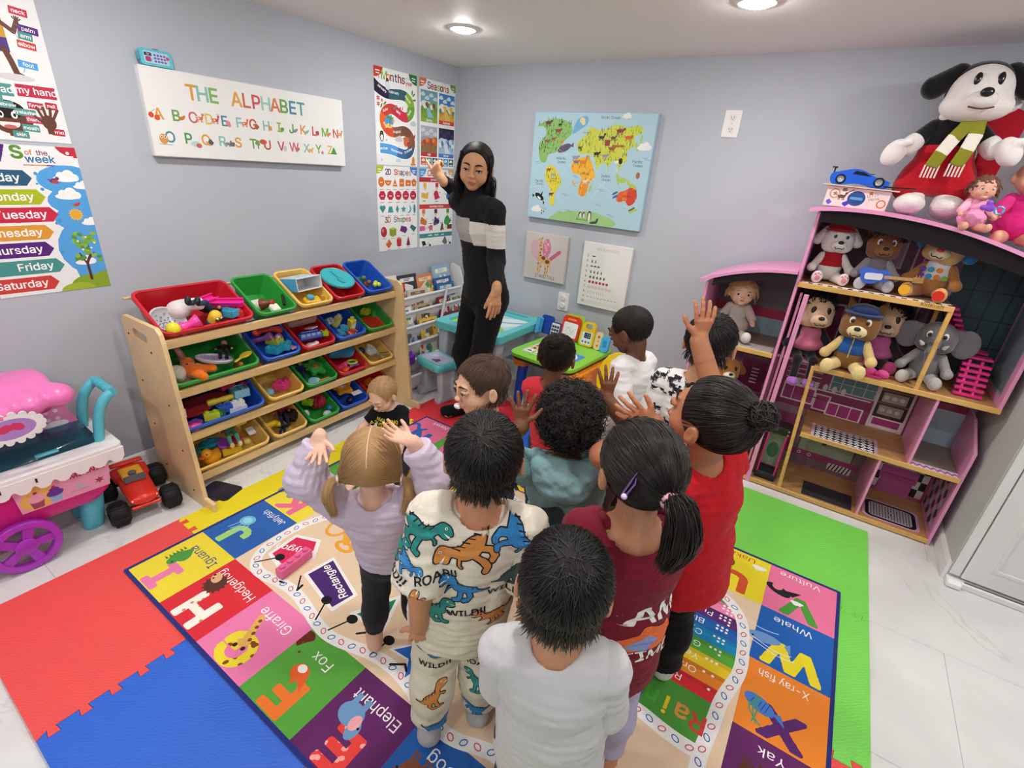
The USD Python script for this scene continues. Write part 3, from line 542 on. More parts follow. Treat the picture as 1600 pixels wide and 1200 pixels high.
GL = Polygon(spline([(.30, .55), (.31, .60), (.345, .645), (.40, .645), (.40, .61), (.36, .58)], 30, True)); AN = unary_union([blob(.30, .02, .075, 3, .25, sx=1.4, sy=.6), blob(.46, .035, .11, 8, .2, sx=1.6, sy=.5), blob(.58, .025, .07, 9, .2, sx=1.6, sy=.6)]).intersection(sbox(.003, .003, W, .2))
ISL = [ellp(.66, .30, .01, .035, 20), ellp(.695, .295, .025, .016), ellp(.735, .285, .012), ellp(.765, .265, .028, .013, -15), ellp(.755, .49, .008, .03, 20), ellp(.775, .53, .006, .03), ellp(.475, .23, .008, .025, -15), ellp(.795, .12, .03, .008, 30), ellp(.38, .51, .012, .025)]
for A, c in ((NA, '8fc06a'), (SA, 'e6d53c'), (AF, 'f4b92f'), (EU, 'd0d64a'), (AU, 'ea6a3a'), (GL, '74b4da'), (AN, 'a4d18a')): P.add(A, c)
P.add(unary_union(ISL[:-1]), 'b4d05a'); P.add(ISL[-1], 'd0d64a'); P.add(AF.intersection(sbox(.3, .15, .6, .27)), 'f09a2f'); P.add(AU.intersection(sbox(.74, .1, .9, .3)), 'd84a34')
for A, cols, n in ((NA, ('3f7a4a', '5f9a4c', '2f5f3c'), 70), (SA, ('5f9a3c', 'f4e66a', 'c2963c'), 36), (AF, ('e08a2c', 'c9702c', 'f4d25a'), 46), (EU, ('4f7f3c', '7fa83c', 'e8e06a', '9aa83c'), 170), (AU, ('b83a2c', 'f0a04a'), 16)):
    b = A.bounds; k = 0
    while k < n:
        x, y = g.uniform(b[0], b[2]), g.uniform(b[1], b[3])
        if A.contains(Point(x, y)): P.add(Polygon([(x - .0035, y), (x + .0035, y), (x, y + g.uniform(.012, .028))]), cols[k % len(cols)]); k += 1
br = '5f3f34'
for x, y, s, c, nk in ((.12, .61, .05, br, 0), (.21, .60, .03, '2d2724', .4), (.2, .565, .05, '8c4a3c', 0), (.17, .515, .035, 'a04a3a', 0), (.12, .5, .04, '8c5a4c', 0), (.235, .50, .03, 'd9823c', 0), (.52, .535, .045, '3a2a28', .3), (.6, .535, .04, '6b4a44', .1), (.64, .575, .055, '8c3f2c', 0), (.70, .54, .05, 'd8622c', 0), (.60, .475, .05, '9c5a2c', .05), (.5, .44, .045, '26221f', 0), (.56, .43, .045, '9a94a0', 0), (.36, .385, .045, '7a7484', 0), (.35, .41, .05, '9a94a8', 0), (.44, .27, .04, 'dcdcd8', .15), (.19, .17, .035, '6b3a20', 0), (.155, .325, .035, '8c5a3a', 0), (.41, .385, .06, 'e0862c', .5), (.375, .47, .03, '4a3a3a', 0), (.645, .4, .03, 'f2f2f0', 0), (.19, .295, .04, '9ab0b4', 0)): P.add(*animal(x - .01, y, s * .85, c, neck=nk))
P.add([ellp(.662, .405, .012, .018), ellp(.655, .41, .008)], '1d1d1d'); P.add(rrect(.035, .034, .004, .555, .505), '9c3a3f'); P.add(rrect(.08, .012, .004, .63, .49), 'b8622c')
P.add(ellp(.25, .462, .052, .022, 24), '5f5470'); P.add(Polygon([(.29, .475), (.315, .5), (.318, .47)]), '5f5470')
P.add([ellp(.09, .145, .04, .018, -25), Polygon([(.05, .15), (.03, .16), (.035, .135)]), Polygon([(.095, .155), (.115, .185), (.11, .15)]), Polygon([(.12, .125), (.135, .11), (.128, .09)])], '17181c'); P.add(ellp(.088, .137, .018, .007, -30), 'f4f4f4')
for x, y, s in ((.66, .652, .05), (.80, .485, .075), (.07, .055, .07)): P.add(cloud(x, y, s), 'f4f3f1')
for t, x, y in (('Arctic Ocean', .555, .64), ('Atlantic', .235, .392), ('Ocean', .24, .37), ('Pacific', .08, .24), ('Ocean', .085, .22), ('Pacific', .775, .40), ('Ocean', .78, .378), ('Indian', .575, .305), ('Ocean', .58, .283)): P.text(t, .0155, '2c3a44', x, y, bold=False, slant=-6)
for t, x, y, h in (('Africa', .425, .31, .015), ('Europe', .40, .555, .010), ('Asia', .60, .52, .015), ('North', .10, .47, .012), ('America', .105, .455, .012), ('South', .185, .265, .011), ('America', .19, .25, .011), ('Antarctica', .44, .022, .013), ('Australia', .735, .2, .010)): P.text(t, h, '3a4a2c', x, y, bold=False)
for p in ([(.02, .54), (.09, .52)], [(.0, .195), (.12, .23)], [(.245, .29), (.32, .38)], [(.20, .46), (.31, .40)], [(.44, .10), (.55, .25), (.66, .37)], [(.46, .30), (.6, .23), (.66, .205)], [(.40, .06), (.44, .10)]):
    L_ = LineString(p); [P.add(line([L_.interpolate(d).coords[0], L_.interpolate(d + .009).coords[0]], .0022), 'eef6f8') for d in np.arange(0, L_.length - .009, .018)]
for x, y in ((.03, .37), (.11, .075), (.27, .18), (.33, .30), (.53, .23), (.52, .14), (.62, .08), (.31, .08), (.8, .43)): P.add([line([(x, y), (x + .035, y - .001)], .002), line([(x + .012, y - .008), (x + .05, y - .009)], .002)], '6f93a8')
P.add([ellp(.655, .215, .022, .007, 30), ellp(.66, .195, .022, .007, 30)], '3f6fae'); P.add([line([(.335, .265), (.365, .235)], .007), line([(.345, .245), (.375, .26)], .004)], 'e0b05a'); P.add(ellp(.79, .33, .013, .019), 'b8604c')
for x in (.425, .452): P.add(ellp(x, .058, .011, .02), '2a2a2e'); P.add(ellp(x + .002, .055, .007, .017), 'f4f4f4')
P.add(ellp(.495, .055, .015, .035), '2a2a2e'); P.add(ellp(.495, .05, .010, .03), 'f6f3e8'); P.add([ellp(.53, .018, .028, .008, 10), ellp(.553, .03, .008, .02, -20)], '4a4f56'); P.add(blob(.365, .625, .02, 4), 'f0dca0'); P.add([ellp(.12, .035, .006), ellp(.135, .05, .006), ellp(.118, .055, .005)], '8a7a84'); P.add(line([(.77, .12), (.80, .14)], .01), '7a5a3c')
P.part(cv, 'print', BY((0, -.0366, 0)))
# --- giraffe canvas
cv = canvas('small square beige canvas with a giraffe and pink feathers', .712, .803, .352, .338, .025, 'cfc8c4')
P = Print(sbox(.003, .003, .349, .335), 'd3cbc6'); P.add(ellp(.10, .215, .045, .075, 20), 'd9b4bf'); P.add(ellp(.185, .235, .035, .07, 0), 'd47f9e')
for k in range(26): a = random.Random(k); P.add(ellp(.185 + .05 * (a.random() - .5), .235 + .11 * (a.random() - .5), .006, .003, a.random() * 180), 'eec2cf')
P.add(line([(.225, .165), (.295, .225)], .026), 'd0688a'); G = 'e0b070'
P.add([line([(.135, .15), (.135, .285)], .024), line([(.14, .16), (.205, .145)], .05), ellp(.125, .292, .018, .009, 15)], G)
P.add([line([(.125, .15), (.125, .062)], .013), line([(.148, .14), (.138, .058)], .012), line([(.19, .14), (.187, .048)], .013), line([(.213, .14), (.2, .05)], .012), line([(.225, .14), (.23, .085)], .005)], G); P.add(line([(.14, .3), (.146, .31)], .005), '4a3a30')
for x, y, r_ in ((.165, .165, .017), (.20, .142, .018), (.134, .2, .007), (.14, .225, .007), (.13, .25, .006), (.137, .27, .005), (.125, .12, .006), (.15, .10, .005), (.19, .09, .006), (.21, .11, .006), (.126, .08, .004), (.186, .06, .005), (.205, .07, .004), (.14, .18, .007)): P.add(ellp(x, y, r_, r_ * .8), '6b4f3c')
P.text('STAND TALL', .026, '5f5a55', .19, .018, bold=False, sx=.8); P.part(cv, 'print', BY((0, -.0256, 0)))
# --- numbers canvas
cv = canvas('white canvas chart of numbers with rows of little fruits', 1.192, .69, .358, .443, .025, 'e4e3df')
P = Print(sbox(.003, .003, .355, .44), 'eeede9'); P.text('MY NUMBERS', .018, 'c3c2be', .185, .395, bold=False)
rc = ['555555', 'a05a34', '3f4f52', '4a4a44', '6b7358', 'b83a3a', 'd9b0a4', 'c28a6a', 'b4aaa4', 'cfcdc9']
for i in range(10):
    y = .352 - i * .0355; P.text(str(i + 1), .014, '55544f', .042, y - .006)
    for j in range(i + 1):
        x = .078 + j * (.0265 if i not in (7,) else .0165); c = rc[i]
        if i == 0: P.add(ellp(x + .008, y, .014, .004), c)
        elif i in (1, 3): P.add(ellp(x, y - .003, .005, .008), c); P.add(ellp(x, y + .006, .003, .005), '5f7a4a')
        elif i == 2: P.add(ellp(x, y, .011, .008).difference(sbox(0, y - .02, 1, y - .001)), c)
        elif i == 4: P.add(ellp(x, y - .003, .008), c); P.add(ellp(x, y + .006, .004, .003), '4a4a3a')
        elif i == 5: P.add(ellp(x, y, .0095), c)
        elif i == 6: P.add(ellp(x, y, .010), c); P.add(ellp(x, y, .006), 'eeddd6')
        elif i == 7: P.add(line([(x, y - .008), (x, y + .008)], .003), c)
        elif i == 8: P.add(ellp(x, y, .009, .003), c)
        else: P.add(ellp(x, y, .011), c); P.add(ellp(x, y, .0085), 'eeede9')
P.part(cv, 'print', BY((0, -.0256, 0)))
# --- toy phone on top of the alphabet canvas
ph = thing('toy_phone', 'turquoise toy telephone keypad leaning on top of the alphabet canvas', 'toy phone', (.012, -2.10, 1.8475), ry=-6)
part(ph, 'body', T(ext(rrect(.125, .062, .012), .02), (0, .0635, .0315), rx=90, rz=90), M('62c4d8', 'plastic'), 30)
P = Print(rrect(.098, .044, .006, .0635, .0315), 'a9d8e6'); P.add(rrect(.028, .012, .002, .032, .042), '2f2a3c'); P.add(rrect(.022, .018, .006, .031, .024), 'b83a6a'); P.text('OK', .006, 'e8e0f0', .032, .039)
for i in range(4):
    for j in range(3): P.add(ellp(.058 + i * .0125, .019 + j * .0115, .0048, .004), '8a3fae')
P.add(ellp(.107, .036, .006, .007), 'd23a5a'); P.part(ph, 'keypad', LX((.0205, 0, 0)), M('v', 'plastic')); part(ph, 'antenna_button', bx(.012, .022, .006, (.01, .07, .064), .002), M('a04a6a', 'plastic')); part(ph, 'speaker_grille', bx(.018, .01, .03, (.011, -.003, .03), .003), M('4aa0b4', 'plastic'))
# ================================================================ foam mats and the alphabet rug
MX, MY, MT = [.565, 1.225, 1.885, 2.545, 3.205], [-.53, -1.20, -1.87, -2.54, -3.215], .012
def teeth(a, b, n=9, amp=.013):
    a, b = np.array(a), np.array(b); d = b - a; L = np.linalg.norm(d); d = d / L; nn = np.array([-d[1], d[0]]); pts = []
    for i in range(n):
        for t, s in ((.12, -1), (.06, 1), (.44, 1), (.38, -1)) if 0 else ((.0, -1), (.22, -1), (.16, 1), (.56, 1), (.50, -1)): pts.append(a + d * L * (i + .14 + t * 1.0) / n * 1.0 + nn * amp * s)
    return [tuple(a)] + [tuple(p) for p in pts] + [tuple(b)]
MCOL = [['e4393f', '2f67d2', 'f0dc28', '7ddc5a'], ['f0dc28', 'e4393f', 'f0dc28', '7ddc5a'], ['f0dc28', '7ddc5a', '2f67d2', 'ee4a4e'], ['ee5350', '2f67d2', 'f0dc28', '7ddc5a']]
MLAB = {(0, 0): 'red foam mat behind the toddler, nearest the book rack', (0, 1): 'blue foam mat in front of the green desk', (0, 2): 'yellow foam mat left of the dollhouse', (0, 3): 'green foam mat in front of the dollhouse, at the back', (1, 0): 'yellow foam mat beside the bin shelf, the further of two', (1, 3): 'green foam mat at the right edge, in front of the other green one', (2, 0): 'yellow foam mat in front of the bin shelf, joined to the red corner mat', (2, 3): 'red foam mat at the right edge, bottom of the picture', (3, 0): 'red foam mat at the left front corner', (3, 1): 'blue foam mat at the bottom edge of the picture', (1, 1): 'red foam mat hidden beneath the middle of the rug', (1, 2): 'yellow foam mat hidden beneath the middle of the rug', (2, 1): 'green foam mat hidden under the left half of the rug', (2, 2): 'blue foam mat hidden under the right half of the rug', (3, 2): 'yellow foam mat mostly under the front edge of the rug', (3, 3): 'green foam mat under the front right corner of the rug'}
def foam(c):
    N = {'g': ('geometry', {}), 'mp': ('mapping', {'rotation': (0, 0, .6), 'scale': (1, 1.8, 1)}), 'w': ('wave_texture', {'scale': 24, 'distortion': 7, 'detail': 1.5, 'detail_scale': 1.6}), 'b': ('bump', {'strength': .16, 'distance': .004}), 'p': ('principled_bsdf', {'base_color': srgb(c), 'roughness': .5, 'specular_ior_level': .35})}
    return usdkit.material(stage, '/World/Looks/foam_' + c, N, [('g.position', 'mp.vector'), ('mp.vector', 'w.vector'), ('w.fac', 'b.height'), ('b.normal', 'p.normal')], 'p.BSDF')
FM = {c: foam(c) for r in MCOL for c in r}
ve = {(i, j): teeth((MX[i], MY[j]), (MX[i], MY[j + 1])) for i in range(1, 4) for j in range(4)}
he = {(i, j): teeth((MX[i], MY[j]), (MX[i + 1], MY[j])) for i in range(4) for j in range(1, 4)}
for j in range(4):
    for i in range(4):
        tl, tr, br_, bl = (MX[i], MY[j]), (MX[i + 1], MY[j]), (MX[i + 1], MY[j + 1]), (MX[i], MY[j + 1])
        pts = he.get((i, j), [tl, tr]) + ve.get((i + 1, j), [tr, br_])[1:] + he.get((i, j + 1), [bl, br_])[::-1][1:] + ve.get((i, j), [tl, bl])[::-1][1:-1]
        p = Polygon(pts).buffer(0); p = max(getattr(p, 'geoms', [p]), key=lambda q: q.area).buffer(-.0006)
        solo('foam_mat', MLAB[(j, i)], 'foam play mat', ext(p, MT, (0, 0, .0002)), FM[MCOL[j][i]])
# --- rug: drawn as one reads it, A top left, running clockwise
RU0, RV0, RW_, RD = 3.094, -1.11, 2.367, 1.70
cw, ch = RW_ / 9, RD / 6; RZ = MT + .0055
rg = thing('alphabet_rug', 'printed alphabet rug with animal letters round its border, lying on the foam mats', 'rug', (RU0, RV0, MT + .0004), 180)
part(rg, 'backing', ext(rrect(RW_, RD, .004, RW_ / 2, RD / 2), .005), M('26307a', 'rug'))
hem = rrect(RW_ + .016, RD + .016, .006, RW_ / 2, RD / 2).difference(rrect(RW_ - .010, RD - .010, .004, RW_ / 2, RD / 2)); part(rg, 'hem', ext(hem, .0062), M('26307a', 'rug'))
P = Print(sbox(0, 0, RW_, RD), 'ecd0b0')
ring = spline([(.30, .995), (.292, .90), (.285, .80), (.258, .67), (.266, .53), (.30, .40), (.37, .325), (.47, .30), (.62, .335), (.80, .29), (1.0, .335), (1.2, .295), (1.42, .335), (1.62, .295), (1.82, .33), (1.97, .30), (2.07, .36), (2.09, .50), (2.05, .64), (2.09, .80), (2.05, .97), (2.09, 1.10), (2.10, 1.24), (2.07, 1.36), (1.99, 1.415), (1.88, 1.405), (1.78, 1.393), (1.63, 1.42), (1.51, 1.435), (1.43, 1.42), (1.33, 1.393), (1.24, 1.386), (1.15, 1.40), (1.06, 1.425), (.94, 1.435), (.80, 1.395), (.65, 1.42), (.5, 1.395), (.37, 1.42), (.295, 1.36), (.27, 1.22), (.295, 1.10)], 400, True)
inner = Polygon(ring).buffer(0)
cells = {}
for i, l in enumerate('ABCDEFGHI'): cells[l] = (i, 5)
for i, l in enumerate('JKLM'): cells[l] = (8, 4 - i)
for i, l in enumerate('NOPQRSTUV'): cells[l] = (8 - i, 0)
for i, l in enumerate('WXYZ'): cells[l] = (0, 1 + i)
INFO = dict(A=('Alligator', 'd8343a', 'f0d428'), B=('Bee', '4f9a3c', 'f0d428'), C=('Crab', 'f07a28', '2f5fae'), D=('Dog', '2a62b0', '8a5238'), E=('Elephant', '642a63', 'e8453f'), F=('Fox', '5aa640', 'f07a30'), G=('Giraffe', 'ee7fb0', 'f0dc38'), H=('Hedgehog', 'dd2f3a', 'faf3e6'), I=('Iguana', 'f0dc3c', 'ee7fb0'), J=('Jellyfish', '2a62b0', 'a4d878'), K=('Koala', 'f0dc3c', 'ee6f98'), L=('Lion', '5aa640', 'f07a30'), M=('Mouse', '58a4dc', 'f4f4f4'), N=('Newt', 'ea6f96', '2a62b0'), O=('Octopus', '5aa640', 'ea6f96'), P=('Parrot', 'f07a28', '3f9a3c'), Q=('Quail', '642a63', 'f0d428'), R=('Raccoon', '5a2a66', 'e8852f'), S=('Snake', 'f0dc3c', '4f9a3c'), T=('Tiger', 'f08a3c', '2a62b0'), U=('Uakari', 'f2de2c', 'd8562f'), V=('Vulture', 'f07aa4', '4fa03c'), W=('Whale', '1f62b8', 'f2de2c'), X=('X-ray fish', 'f08a30', '5c2a6e'), Y=('Yak', '642a63', '8fc24a'), Z=('Zebra', 'd8343a', 'f4f4f4'))
TC = dict(I='2a4a86', K='4a7a34', S='4a7a34', U='c84a1c')
BEAST = dict(D='8a5238', E='6f9ac4', F='e8622c', G='e8b45a', H='5c3426', I='4f9a44', J='6fc0dc', K='8c9098', L='e0a03c', M='8c9098', N='2a62b0', O='d23a6a', P='d23a3a', Q='8a6a4a', R='8c9098', T='e8862c', U='8a4a2a', V='1d1d24', W='6f9ad0', X='4a7fd0', Y='5c3426', A='4f9a3c', B='f0c428', C='d8343a', Z='2a2a2a', S='4f9a3c')
for l, (i, j) in cells.items():
    w, bg, lc = INFO[l]; x, y = (i + .5) * cw, (j + .5) * ch; P.add(sbox(i * cw, j * ch, (i + 1) * cw, (j + 1) * ch), bg)
    if j == 0: pass
    sx = 1 if len(w) < 8 else 7.2 / len(w)
    ty = {0: j * ch + .025, 5: j * ch + .030}.get(j, j * ch + .028)
    tx = x + (.0 if 0 < i < 8 else .012 if i == 0 else -.02)
    if j == 0: ty = .175; P.text(w, .030, TC.get(l, 'f7f4f0'), tx, .022, bold=False, sx=sx * 1.15)
    elif j == 5: P.text(w, .036, TC.get(l, 'f7f4f0'), tx, ty + .025, bold=False, sx=sx * 1.05)
    else: P.text(w, .030, TC.get(l, 'f7f4f0'), tx, ty, bold=False, sx=sx * 1.12)
    yy = j * ch + .215
    g = text(l, .108, x=x - .0, y=j * ch + .158, sx=1.3, rot=0).buffer(.005); P.add(g, lc)
    r_ = random.Random(ord(l))
    if l in 'GAOEDS':
        for k in range(12):
            px, py = r_.uniform(x - .07, x + .07), r_.uniform(yy - .07, yy + .07); q = ellp(px, py, .010, .007, r_.random() * 90).intersection(g)
            if not q.is_empty: P.add(q, {'G': '8a4a20', 'E': 'f6a8a0', 'A': '5f9a3c', 'O': 'f4b0c0', 'D': '5c3426', 'S': 'f0dc3c'}[l])
    if l in 'HJ':
        for k in range(9):
            px, py = r_.uniform(x - .07, x + .07), r_.uniform(yy - .07, yy + .07); q = ellp(px, py, .006).intersection(g)
            if not q.is_empty: P.add(q, 'c2a070' if l == 'H' else 'e4f6d0')
    bc = BEAST[l]; ax, ay = (x + .02, j * ch + .125) if l not in 'KVWX' else (x + .05, j * ch + .16)
    if l == 'H': P.add(star(ax + .045, ay - .012, .05, 14, .7).union(ellp(ax + .045, ay - .012, .04)), bc); P.add(ellp(ax + .07, ay - .03, .026, .020, -30), 'e8b48c'); P.add([ellp(ax + .078, ay - .022, .004), ellp(ax + .09, ay - .034, .005)], '2a1a14')
    elif l == 'I': P.add([blob(ax + .03, ay - .01, .036, 5, .3, sx=.8, sy=1.2), ellp(ax + .03, ay + .03, .02)], bc); P.add([Polygon([(ax + .055 , ay - .04 + k * .014), (ax + .078, ay - .034 + k * .014), (ax + .055, ay - .03 + k * .014)]) for k in range(6)], '3f7f34'); P.add(ellp(ax + .025, ay + .033, .004), '1a1a1a')
    elif l == 'J': P.add(ellp(ax + .03, ay, .036, .03, 20), bc); P.add(ellp(ax + .03, ay, .022, .018), '9ad8ec'); P.add([curve([(ax + .0 + k * .014, ay + .01), (ax - .01 + k * .02, ay + .045), (ax + .01 + k * .016, ay + .075)], .004) for k in range(4)], '8fd0e8')
    elif l == 'K': P.add([ellp(ax + .045, ay - .005, .042, .034), ellp(ax + .085, ay + .02, .022), ellp(ax + .015, ay + .025, .02)], bc); P.add([ellp(ax + .05, ay - .01, .009, .012)], '2a2a30'); P.add([ellp(ax + .035, ay + .004, .004), ellp(ax + .065, ay + .004, .004)], '1a1a1a')
    elif l == 'G': P.add([line([(ax + .03, ay - .03), (ax - .01, ay + .05)], .026), ellp(ax - .015, ay + .06, .024, .017, 30)], bc); P.add([ellp(ax + .01 - .02 * k, ay - .005 + .03 * k, .007) for k in (-.5, .2, .9, 1.6)], '8a4a20'); P.add([ellp(ax - .035, ay + .075, .008), ellp(ax + .0, ay + .082, .008)], '3a2418')
    elif l == 'F': P.add([Polygon([(ax + .0, ay + .06), (ax + .03, ay + .0), (ax - .02, ay + .01)]), ellp(ax + .005, ay + .012, .034, .028), Polygon([(ax - .05, ay + .055), (ax - .028, ay + .0), (ax - .0, ay + .03)])], bc); P.add(ellp(ax + .008, ay + .0, .018, .014), 'fbf2e8'); P.add(blob(ax + .11, ay - .075, .035, 3, .3), '6b2a20'); P.add([ellp(ax + .07 + .02 * k, ay - .03 - .03 * k, .005) for k in range(3)], '7a3a20')
    elif l == 'E': P.add([ellp(ax + .03, ay + .0, .045, .036), ellp(ax - .01, ay + .03, .02, .03), sbox(ax + .04, ay - .06, ax + .06, ay), sbox(ax + .0, ay - .06, ax + .02, ay)], bc); P.add(ellp(ax + .0, ay + .012, .018, .024), 'f0a8b0'); P.add(ellp(ax - .02, ay + .018, .004), '1a1a1a')
    elif l == 'V': P.add([ellp(ax + .035, ay - .01, .05, .026, -20), Polygon([(ax - .02, ay), (ax - .05, ay - .04), (ax + .02, ay - .02)])], bc); P.add(ellp(ax + .04, ay - .028, .02), 'f0809a'); P.add([cloud(ax + .12, ay - .1, .05), cloud(ax - .04, ay + .02, .04)], 'f8f4f4')
    elif l == 'W': P.add([ellp(ax + .05, ay + .005, .06, .024, 10), Polygon([(ax - .02, ay), (ax - .045, ay + .03), (ax - .04, ay - .02)])], bc); P.add(ellp(ax + .085, ay + .016, .004), '1a1a1a'); P.add([curve([(ax - .06 + .02 * k, ay + .05 - .03 * k), (ax + .0 + .02 * k, ay + .06 - .03 * k), (ax + .06 + .02 * k, ay + .045 - .03 * k), (ax + .16, ay + .05 - .04 * k)], .003) for k in (0, .6, 3.2)], 'dcebf8')
    elif l == 'X': P.add([ellp(ax + .02, ay + .01, .05, .028, -20), Polygon([(ax - .02, ay + .02), (ax - .06, ay + .05), (ax - .045, ay + .01)])], bc); P.add([line([(ax - .01 + .012 * k, ay - .005), (ax + .0 + .012 * k, ay + .03)], .002) for k in range(5)], '1f3a8a'); P.add([curve([(x + .075 + .01 * k, yy - .07), (x + .085 - .012 * k, yy - .02), (x + .07 + .012 * k, yy + .03)], .005) for k in (-1, 0, 1)], '4f9a7a')
    elif l == 'U': P.add([ellp(ax + .02, ay - .02, .034), curve([(ax + .0, ay - .02), (ax + .03, ay + .04), (ax + .08, ay + .04)], .012)], bc); P.add(ellp(ax + .018, ay - .024, .022), 'f0906a'); P.add(ellp(x + .06, yy - .07, .05, .014, 10), '4fa03c'); P.add([ellp(ax + .01, ay - .02, .004), ellp(ax + .028, ay - .02, .004)], '1a1a1a')
    elif l == 'N': P.add([curve([(ax, ay), (ax + .04, ay + .02), (ax + .08, ay - .02), (ax + .11, ay + .01)], .022)], bc)
    else: P.add(*animal(ax + .03, ay - .005, .075, bc, neck=.25, horn=.2 if l in 'YT' else 0)); P.add(ellp(ax + .078, ay + .02, .004), '1a1a1a')
P.add(inner, 'f2f0ec'); cen = inner.buffer(-.044); P.add(cen, 'ecd0b0')
# rainbow corner
sep = LineString(spline([(.20, 1.0), (.33, 1.012), (.445, 1.008), (.547, .998), (.66, 1.03), (.78, 1.0), (.86, .90), (.84, .75), (.88, .6), (.85, .45), (.87, .2)], 80)); region = [q for q in shapely.ops.split(cen, sep).geoms if q.contains(Point(.5, .6))][0] if len(shapely.ops.split(cen, sep).geoms) > 1 else cen
P.add(sep.buffer(.023).intersection(cen), 'f2f0ec'); pane = region.difference(sep.buffer(.023)); P.add(pane, '4f9a3c')
pal = [('Pink', 'ee86ac'), ('Purple', '5c2a6e'), ('Blue', '2464b4'), ('Cyan', '1c8fc4'), ('Green', '5aae3c'), ('Yellow', 'f2d22c'), ('Orange', 'f08a2c'), ('Red', 'e0303a')]
for k, (n, c) in enumerate(pal):
    y0, y1 = .372 + k * .0575, .372 + (k + 1) * .0575; tip = .60 + .02 * (k % 3)
    P.add(sbox(.2, y0, tip, y1).intersection(pane), c); cc = '%02x%02x%02x' % tuple(int(int(c[q:q + 2], 16) * .9) for q in (0, 2, 4)); P.add(sbox(.2, y0, tip, y0 + .018).intersection(pane), cc)
    P.add(Polygon([(tip, y0), (tip, y1), (tip + .055, (y0 + y1) / 2)]).intersection(pane), 'f0c8a4'); P.add(Polygon([(tip + .036, y0 + .02), (tip + .036, y1 - .02), (tip + .055, (y0 + y1) / 2)]).intersection(pane), c)
    P.text(n, .026, 'f7f4f0', .475, y0 + .016, bold=False, sx=1.15)
    nd = 8 - k
    for d in range(nd): P.add(ellp(.352 + (d % 3) * .017 if nd > 2 else .352 + d * .03, y0 + .014 + (d // 3) * .016, .0052), 'f7f4f0')
P.letters('Rainbow', .062, ['d8433c', 'e0954a', 'f0d02c', '4fae3c', '2a7fd0', '5f5a54', 'f07a8a'], .355, .895, .050)
P.add(sep.buffer(.001), 'f2f0ec'); P.it.pop()
# months corner, numbers corner
mon = cen.intersection(Polygon(spline([(1.45, .38), (1.75, .36), (2.05, .4), (2.02, .7), (1.80, .78), (1.55, .82), (1.45, .6)], 50, True)).buffer(.03)); P.add(mon.buffer(.018).intersection(cen), 'f2f0ec'); P.add(mon, 'f2da4a')
P.add(curve([(1.44, .56), (1.62, .6), (1.8, .52), (2.0, .6)], .02).intersection(mon), 'b4d878')
for t, c, x, y, r_ in (('June', '2a6ab0', 1.83, .545, 25), ('July', 'd2503c', 1.745, .575, 4), ('August', 'e08a2c', 1.67, .645, -4), ('May', '4f9a3c', 1.92, .48, 30), ('September', 'd2503c', 1.62, .72, -4), ('April', '2a6ab0', 1.60, .44, 0), ('March', '642a63', 1.75, .42, 0)): P.text(t, .032, c, x, y, rot=r_)
num = cen.intersection(sbox(.93, .30, 1.40, .80)).buffer(-.0); P.add(rrect(.44, .40, .06, 1.16, .56), 'f2f0ec'); P.add(rrect(.42, .38, .05, 1.16, .56), '5c2a6e'); P.text('Road', .04, 'f7f4f0', 1.1, .66); P.add(ngon(1.02, .56, .06, 4, 20), 'e8702c'); P.add(ellp(1.25, .5, .06), 'e8b42c')
# shapes corner: polygon, rectangle, triangle, star with legs
P.add(Polygon([(2.03, 1.32), (2.04, 1.18), (1.93, 1.135), (1.855, 1.22), (1.905, 1.345)]), 'f6f2ee'); P.add(Polygon([(2.017, 1.308), (2.024, 1.19), (1.935, 1.155), (1.872, 1.226), (1.912, 1.322)]), 'e02a58'); P.text('Polygon', .032, 'f7f4f0', 1.972, 1.225, rot=22, slant=8)
P.add(Polygon([(1.82, 1.30), (1.805, 1.165), (1.57, 1.235), (1.585, 1.345)]), 'f6f2ee'); P.add(Polygon([(1.805, 1.287), (1.79, 1.18), (1.585, 1.245), (1.60, 1.33)]), '4a2a6e'); P.text('Rectangle', .031, 'f7f4f0', 1.69, 1.232, rot=-17, slant=8)
P.add(Polygon([(1.53, 1.31), (1.36, 1.30), (1.44, 1.13)]), 'f6f2ee'); P.add(Polygon([(1.505, 1.295), (1.385, 1.287), (1.44, 1.16)]), '1f8a5a'); P.text('Triangle', .024, 'f7f4f0', 1.445, 1.245, rot=-10)
P.add(star(1.205, 1.27, .115, 5, .45, 100), 'f6f2ee'); P.add(star(1.205, 1.27, .097, 5, .45, 100), '2f72d2'); P.text('Star', .03, 'f7f4f0', 1.205, 1.255, rot=-12)
K = '17171a'
for (x, y), (a, b) in (((1.974, 1.301), (2.027, 1.378)), ((1.643, 1.322), (1.602, 1.40)), ((1.12, 1.32), (1.10, 1.395)), ((1.50, 1.32), (1.53, 1.40)), ((1.33, 1.30), (1.34, 1.375))): P.add(ellp(x, y, .022, .018), K); P.add(line([(x, y), (a, b)], .006), K)
P.add(line([(1.77, 1.36), (1.82, 1.31)], .006), K); P.add(line([(1.77, 1.36), (1.775, 1.335)], .010), K); P.add([line([(1.86, 1.375), (1.84, 1.37)], .008), line([(1.44, 1.35), (1.40, 1.31), (1.36, 1.33)], .008), line([(1.26, 1.36), (1.22, 1.33), (1.2, 1.345)], .008)], K)
P.add([ellp(1.935, 1.04, .05, .06).difference(ellp(1.935, 1.04, .036, .046)), ellp(1.82, 1.10, .05, .03).difference(ellp(1.82, 1.1, .03, .014)), line([(1.92, 1.0), (1.83, 1.08)], .03)], 'f4a83c')
L_ = LineString(ring).parallel_offset(.0, 'left') if 0 else Polygon(ring).buffer(-.022).exterior; n = int(L_.length / .043)
